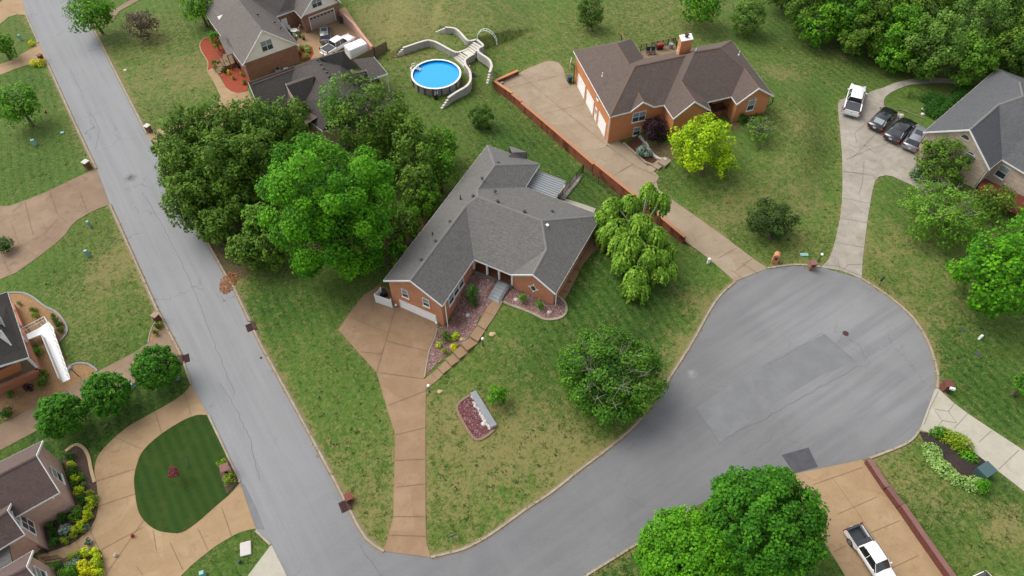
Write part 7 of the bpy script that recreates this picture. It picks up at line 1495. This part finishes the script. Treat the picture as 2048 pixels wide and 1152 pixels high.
def vehicle(kind, label, front, rear, zf=.9, zr=.6, paint='carwhite', W0=None, name='parked_car', group=None, cat='car', L=None, scale=None):
    A = WZ(front[0], front[1], zf); B = WZ(rear[0], rear[1], zr); d = Vector((A.x - B.x, A.y - B.y, 0)); dist = d.length; ang = math.atan2(d.y, d.x) - math.pi / 2
    L0 = dict(sedan=4.8, suv=4.8, truck=5.9, truck_open=5.9)[kind]; s = (dist / L0) if scale is None else scale
    c = (A + B) / 2 if scale is None else Vector((B.x, B.y, 0)) + d.normalized() * L0 * s / 2
    rt = root(name, (c.x, c.y, .05), label, cat, group, True, ang); rt.scale = (s if W0 is None else W0, s, s if s < 1.1 else 1.0 + (s - 1) * .5)
    P = M[paint]; h = L0 / 2
    if kind in ('sedan', 'suv'):
        W = .92 if kind == 'sedan' else .95; dz = 0 if kind == 'sedan' else .12
        b = MB(); belt = [(-h, .72, .42, .62), (-h + .06, .84, .32, .84), (-h + .35, .90, .24, .96), (-1.3, W, .22, .98), (0, W, .22, .95), (1.2, W, .22, .92), (1.75, .91, .24, .84), (2.15, .84, .28, .72), (h - .03, .70, .34, .60), (h, .58, .40, .54)]
        if kind == 'suv': belt = [(-h, .76, .45, .80), (-h + .05, .88, .35, 1.0), (-h + .35, .93, .28, 1.08), (-1.3, W, .26, 1.08), (0, W, .26, 1.05), (1.2, W, .26, 1.02), (1.75, .93, .28, .96), (2.15, .88, .32, .86), (h - .04, .76, .38, .74), (h, .64, .44, .66)]
        loft(b, [body_sec(y, w, zb, zt) for y, w, zb, zt in belt]); lp('body', b, P, rt, True)
        zr_ = 1.42 if kind == 'sedan' else 1.66; z0 = .90 + dz
        gh_ = [(-1.95, .66, z0), (-1.25, .64, zr_ - .10), (-.7, .66, zr_), (.15, .66, zr_ - .01), (.45, .66, zr_ - .06), (1.25, .72, z0)] if kind == 'sedan' else [(-2.2, .70, z0 + .05), (-1.85, .66, zr_ - .10), (-1.2, .68, zr_), (.15, .68, zr_ - .02), (.45, .68, zr_ - .08), (1.25, .74, z0)]
        b = MB(); S_ = []
        for y, w, z in gh_: wb = .84 if kind == 'sedan' else .88; S_.append([(-wb, y, z0 - .05), (-(w if z > z0 + .1 else wb * .98), y, max(z - .03, z0 - .02)), (-w * .85, y, max(z, z0)), (w * .85, y, max(z, z0)), ((w if z > z0 + .1 else wb * .98), y, max(z - .03, z0 - .02)), (wb, y, z0 - .05)])
        loft(b, S_); g_ = lp('window', b, M['carglass'], rt, False)
        b = MB(); S_ = []
        for y, w, z in gh_[1:5]: S_.append([(-w - .015, y, z - .09), (-w * .86, y, z + .012), (w * .86, y, z + .012), (w + .015, y, z - .09)])
        loft(b, S_, close=False); lp('roof', b, P, rt, True)
        b = MB()
        for s_ in (-1, 1):
            for (ya, za, yb, zb_, wa, wb2) in ((gh_[0][0], gh_[0][2], gh_[1][0], gh_[1][2], .80, .67), (gh_[5][0], gh_[5][2], gh_[4][0], gh_[4][2], .82, .68), (-.35, z0, -.35, zr_ - .05, .86, .68)): b.tube([(s_ * wa, ya, za), (s_ * wb2, yb, zb_)], .035, 5)
        lp('pillar', b, P, rt)
        if kind == 'sedan': b = MB(); b.quad((-.36, .0, zr_ + .02), (.36, .0, zr_ + .02), (.36, -.5, zr_ + .03), (-.36, -.5, zr_ + .03)); lp('sunroof', b, M['carglass'], rt)
        else:
            b = MB(); b.quad((-.42, .15, zr_ + .005), (.42, .15, zr_ + .005), (.42, -.75, zr_ + .02), (-.42, -.75, zr_ + .02)); lp('sunroof', b, M['carglass'], rt)
            for s_ in (-1, 1): b = MB(); b.tube([(s_ * .6, -1.4, zr_ + .04), (s_ * .6, .2, zr_ + .04)], .03, 5); lp('roof_rail', b, M['chrome'], rt)
        tl = (.78, -h + .02, .72 + dz * 1.2, .30, .14); hl = (.64, h - .2, .58 + dz, .24, .10); mz = 1.0 + dz; mw_ = .95; my = .95; wy = (-1.42, 1.42); Wd = 1.84
        cladz = .24
    else:
        W = 1.0; b = MB(); bed0, bed1 = -h, -1.15
        if True:
            belt = [(-1.15, W, .45, 1.14), (-.6, W, .45, 1.15), (.9, W, .45, 1.15), (1.35, W, .45, 1.13), (2.3, .97, .48, 1.08), (h - .18, .92, .52, 1.0), (h, .80, .58, .88)]
            loft(b, [body_sec(y, w, zb, zt, .90, .06) for y, w, zb, zt in belt]); lp('body', b, P, rt, True)
            b = MB()
            for s_ in (-1, 1): b.box((s_ * .93, (bed0 + bed1) / 2, .50), (.14, bed1 - bed0, .66)); 
            b.box((0, bed0 + .04, .56), (1.9, .08, .58)); b.box((0, bed1 - .04, .5), (1.9, .06, .62)); lp('bed_side', b, P, rt, False, .02)
            b = MB(); b.box((0, (bed0 + bed1) / 2, .55), (1.72, bed1 - bed0 - .1, .06)); lp('bed_floor', b, M['bedliner'], rt)
            if kind == 'truck': b = MB(); b.box((0, (bed0 + bed1) / 2, 1.16), (1.62, bed1 - bed0 - .12, .05)); lp('tonneau_cover', b, M['tonneau'], rt, False, .02)
            else:
                b = MB(); b.box((0, bed1 - .28, .62), (1.7, .42, .52)); lp('tool_box', b, M['bedliner'], rt, False, .03); b = MB(); b.box((-.72, bed0 + .85, .62), (.2, 1.1, .3)); lp('cargo_box', b, M['tonneau'], rt)
                b = MB()
                for s_ in (-1, 1): b.box((s_ * .93, (bed0 + bed1) / 2, 1.162), (.12, bed1 - bed0 - .04, .02))
                b.box((0, bed0 + .04, 1.145), (1.76, .09, .02)); lp('bed_cap', b, M['bedliner'], rt)
        z0, zr_ = 1.14, 1.86; gh_ = [(-1.12, .78, z0), (-1.02, .72, zr_ - .08), (-.7, .74, zr_), (.5, .74, zr_ - .01), (.72, .74, zr_ - .06), (1.36, .80, z0)]
        b = MB(); S_ = []
        for y, w, z in gh_: wb = .93; S_.append([(-wb, y, z0 - .04), (-(w if z > z0 + .1 else wb * .97), y, max(z - .04, z0 - .01)), (-w * .85, y, max(z, z0)), (w * .85, y, max(z, z0)), ((w if z > z0 + .1 else wb * .97), y, max(z - .04, z0 - .01)), (wb, y, z0 - .04)])
        loft(b, S_); lp('window', b, M['carglass'], rt)
        b = MB(); S_ = []
        for y, w, z in gh_[1:5]: S_.append([(-w - .02, y, z - .14), (-w * .88, y, z + .014), (w * .88, y, z + .014), (w + .02, y, z - .14)])
        loft(b, S_, close=False); lp('roof', b, P, rt, True)
        b = MB()
        for s_ in (-1, 1):
            for (ya, za, yb, zb_, wa, wb2) in ((-1.1, z0, -1.02, zr_ - .1, .88, .73), (1.34, z0, .72, zr_ - .08, .90, .75), (-.1, z0, -.1, zr_ - .06, .93, .75)): b.tube([(s_ * wa, ya, za), (s_ * wb2, yb, zb_)], .03, 5)
        lp('pillar', b, P, rt)
        b = MB(); b.box((0, -h - .07, .45), (1.86, .16, .18)); lp('rear_bumper', b, M['chrome'] if kind == 'truck' else M['tonneau'], rt, False, .03); b = MB(); b.box((0, h + .0, .45), (1.7, .14, .2)); lp('front_bumper', b, M['chrome'], rt, False, .03)
        b = MB(); b.ball((0, -h - .0, .9), .07, .6, 8, 6); lp('tailgate_handle', b, M['black'], rt)
        tl = (.92, -h + .02, .95, .16, .36); hl = (.78, h - .10, .86, .3, .16); mz = 1.22; mw_ = 1.08; my = 1.05; wy = (-1.9, 1.85); Wd = 2.0
    for s_ in (-1, 1):
        b = MB(); b.box((s_ * tl[0], tl[1], tl[2]), (tl[3], .16, tl[4])); lp('taillight', b, M['redlens'], rt, False, .02)
        b = MB(); b.box((s_ * hl[0], hl[1], hl[2]), (hl[3], .22, hl[4])); lp('headlight', b, M['clearlens'] if paint != 'carblack' else M['bedliner'], rt, False, .03)
        b = MB(); b.box((s_ * mw_, my, mz), (.2, .12, .14)); lp('mirror', b, P, rt, False, .03)
    b = MB(); b.box((0, -h - (.05 if 'truck' not in kind else .16), .62 if 'truck' not in kind else .5), (.34, .05, .16)); lp('licence_plate', b, M['clearlens'], rt)
    wheels(rt, wy, Wd, .34 if 'truck' not in kind else .40)
    if paint == 'carblack' and kind == 'sedan' and group == 'pale':
        pass
    return rt
vehicle('truck', 'white pickup with black bed cover parked left of the three cars', (1717, 171.5), (1699.5, 231), 1.0, .45, 'carwhite', name='pickup_truck', cat='pickup')
c1 = vehicle('sedan', 'black sedan with pale rear window, next to the white pickup', (1784, 218), (1747, 258.5), .65, .5, 'carblack', group='cars parked beside the stone house')
b = MB(); b.quad((-.50, -1.88, .965), (.50, -1.88, .965), (.52, -1.30, 1.345), (-.52, -1.30, 1.345)); b.make('rear_window', M['carglassl'], c1)
vehicle('sedan', 'black car without pale window, between the black sedan and the silver car', (1822, 240), (1779, 281.5), .65, .5, 'carblack', group='cars parked beside the stone house')
vehicle('suv', 'silver car half hidden by the eave of the slate roof', (1848, 253), (1817, 300), .9, .5, 'carsilver', group='cars parked beside the stone house')
vehicle('suv', 'grey car with white rear on the parking court of the brown brick house', (648, 50), (652.5, 88), .9, .4, 'cargrey')
vehicle('truck', 'white pickup beside the white trailer in the parking court', (704, 72), (648, 106), .9, .8, 'carwhite', name='pickup_truck', cat='pickup')
vehicle('truck_open', 'white pickup with an open grey bed on the tan driveway at the bottom', (1776, 1156), (1706, 1054), 1.1, .9, 'carwhite', name='pickup_truck', cat='pickup', scale=.97, W0=.90)
# enclosed trailer
A = WZ(693, 95, 2.3); B = WZ(727, 81, 2.3); d = Vector((B.x - A.x, B.y - A.y, 0)); ang = math.atan2(d.y, d.x) - math.pi / 2; c = (A + B) / 2
tr_ = root('enclosed_trailer', (c.x, c.y, 0), 'white enclosed box trailer between the white pickup and the board fence', 'trailer', None, True, ang); Lh = d.length / 2
b = MB(); S_ = []
for y, w in ((-Lh, .95), (Lh, .95)): S_.append([(-w, y, .45), (-w, y, 2.15), (-w * .9, y, 2.25), (0, y, 2.32), (w * .9, y, 2.25), (w, y, 2.15), (w, y, .45)])
loft(b, S_); b.make('box', M['carwhite'], tr_)
b = MB(); b.box((0, -Lh - .02, .6), (1.5, .03, 1.5)); b.make('rear_door', M['white'], tr_)
for s_ in (-1, 1): b = MB(); b.tube([(s_ * .98, .1, .33), (s_ * 1.08, .1, .33)], .33, 14); b.make('wheel', M['rubber'], tr_)
b = MB(); b.tube([(0, Lh, .4), (0, Lh + .9, .4)], .06, 6); b.make('tow_bar', M['black'], tr_)
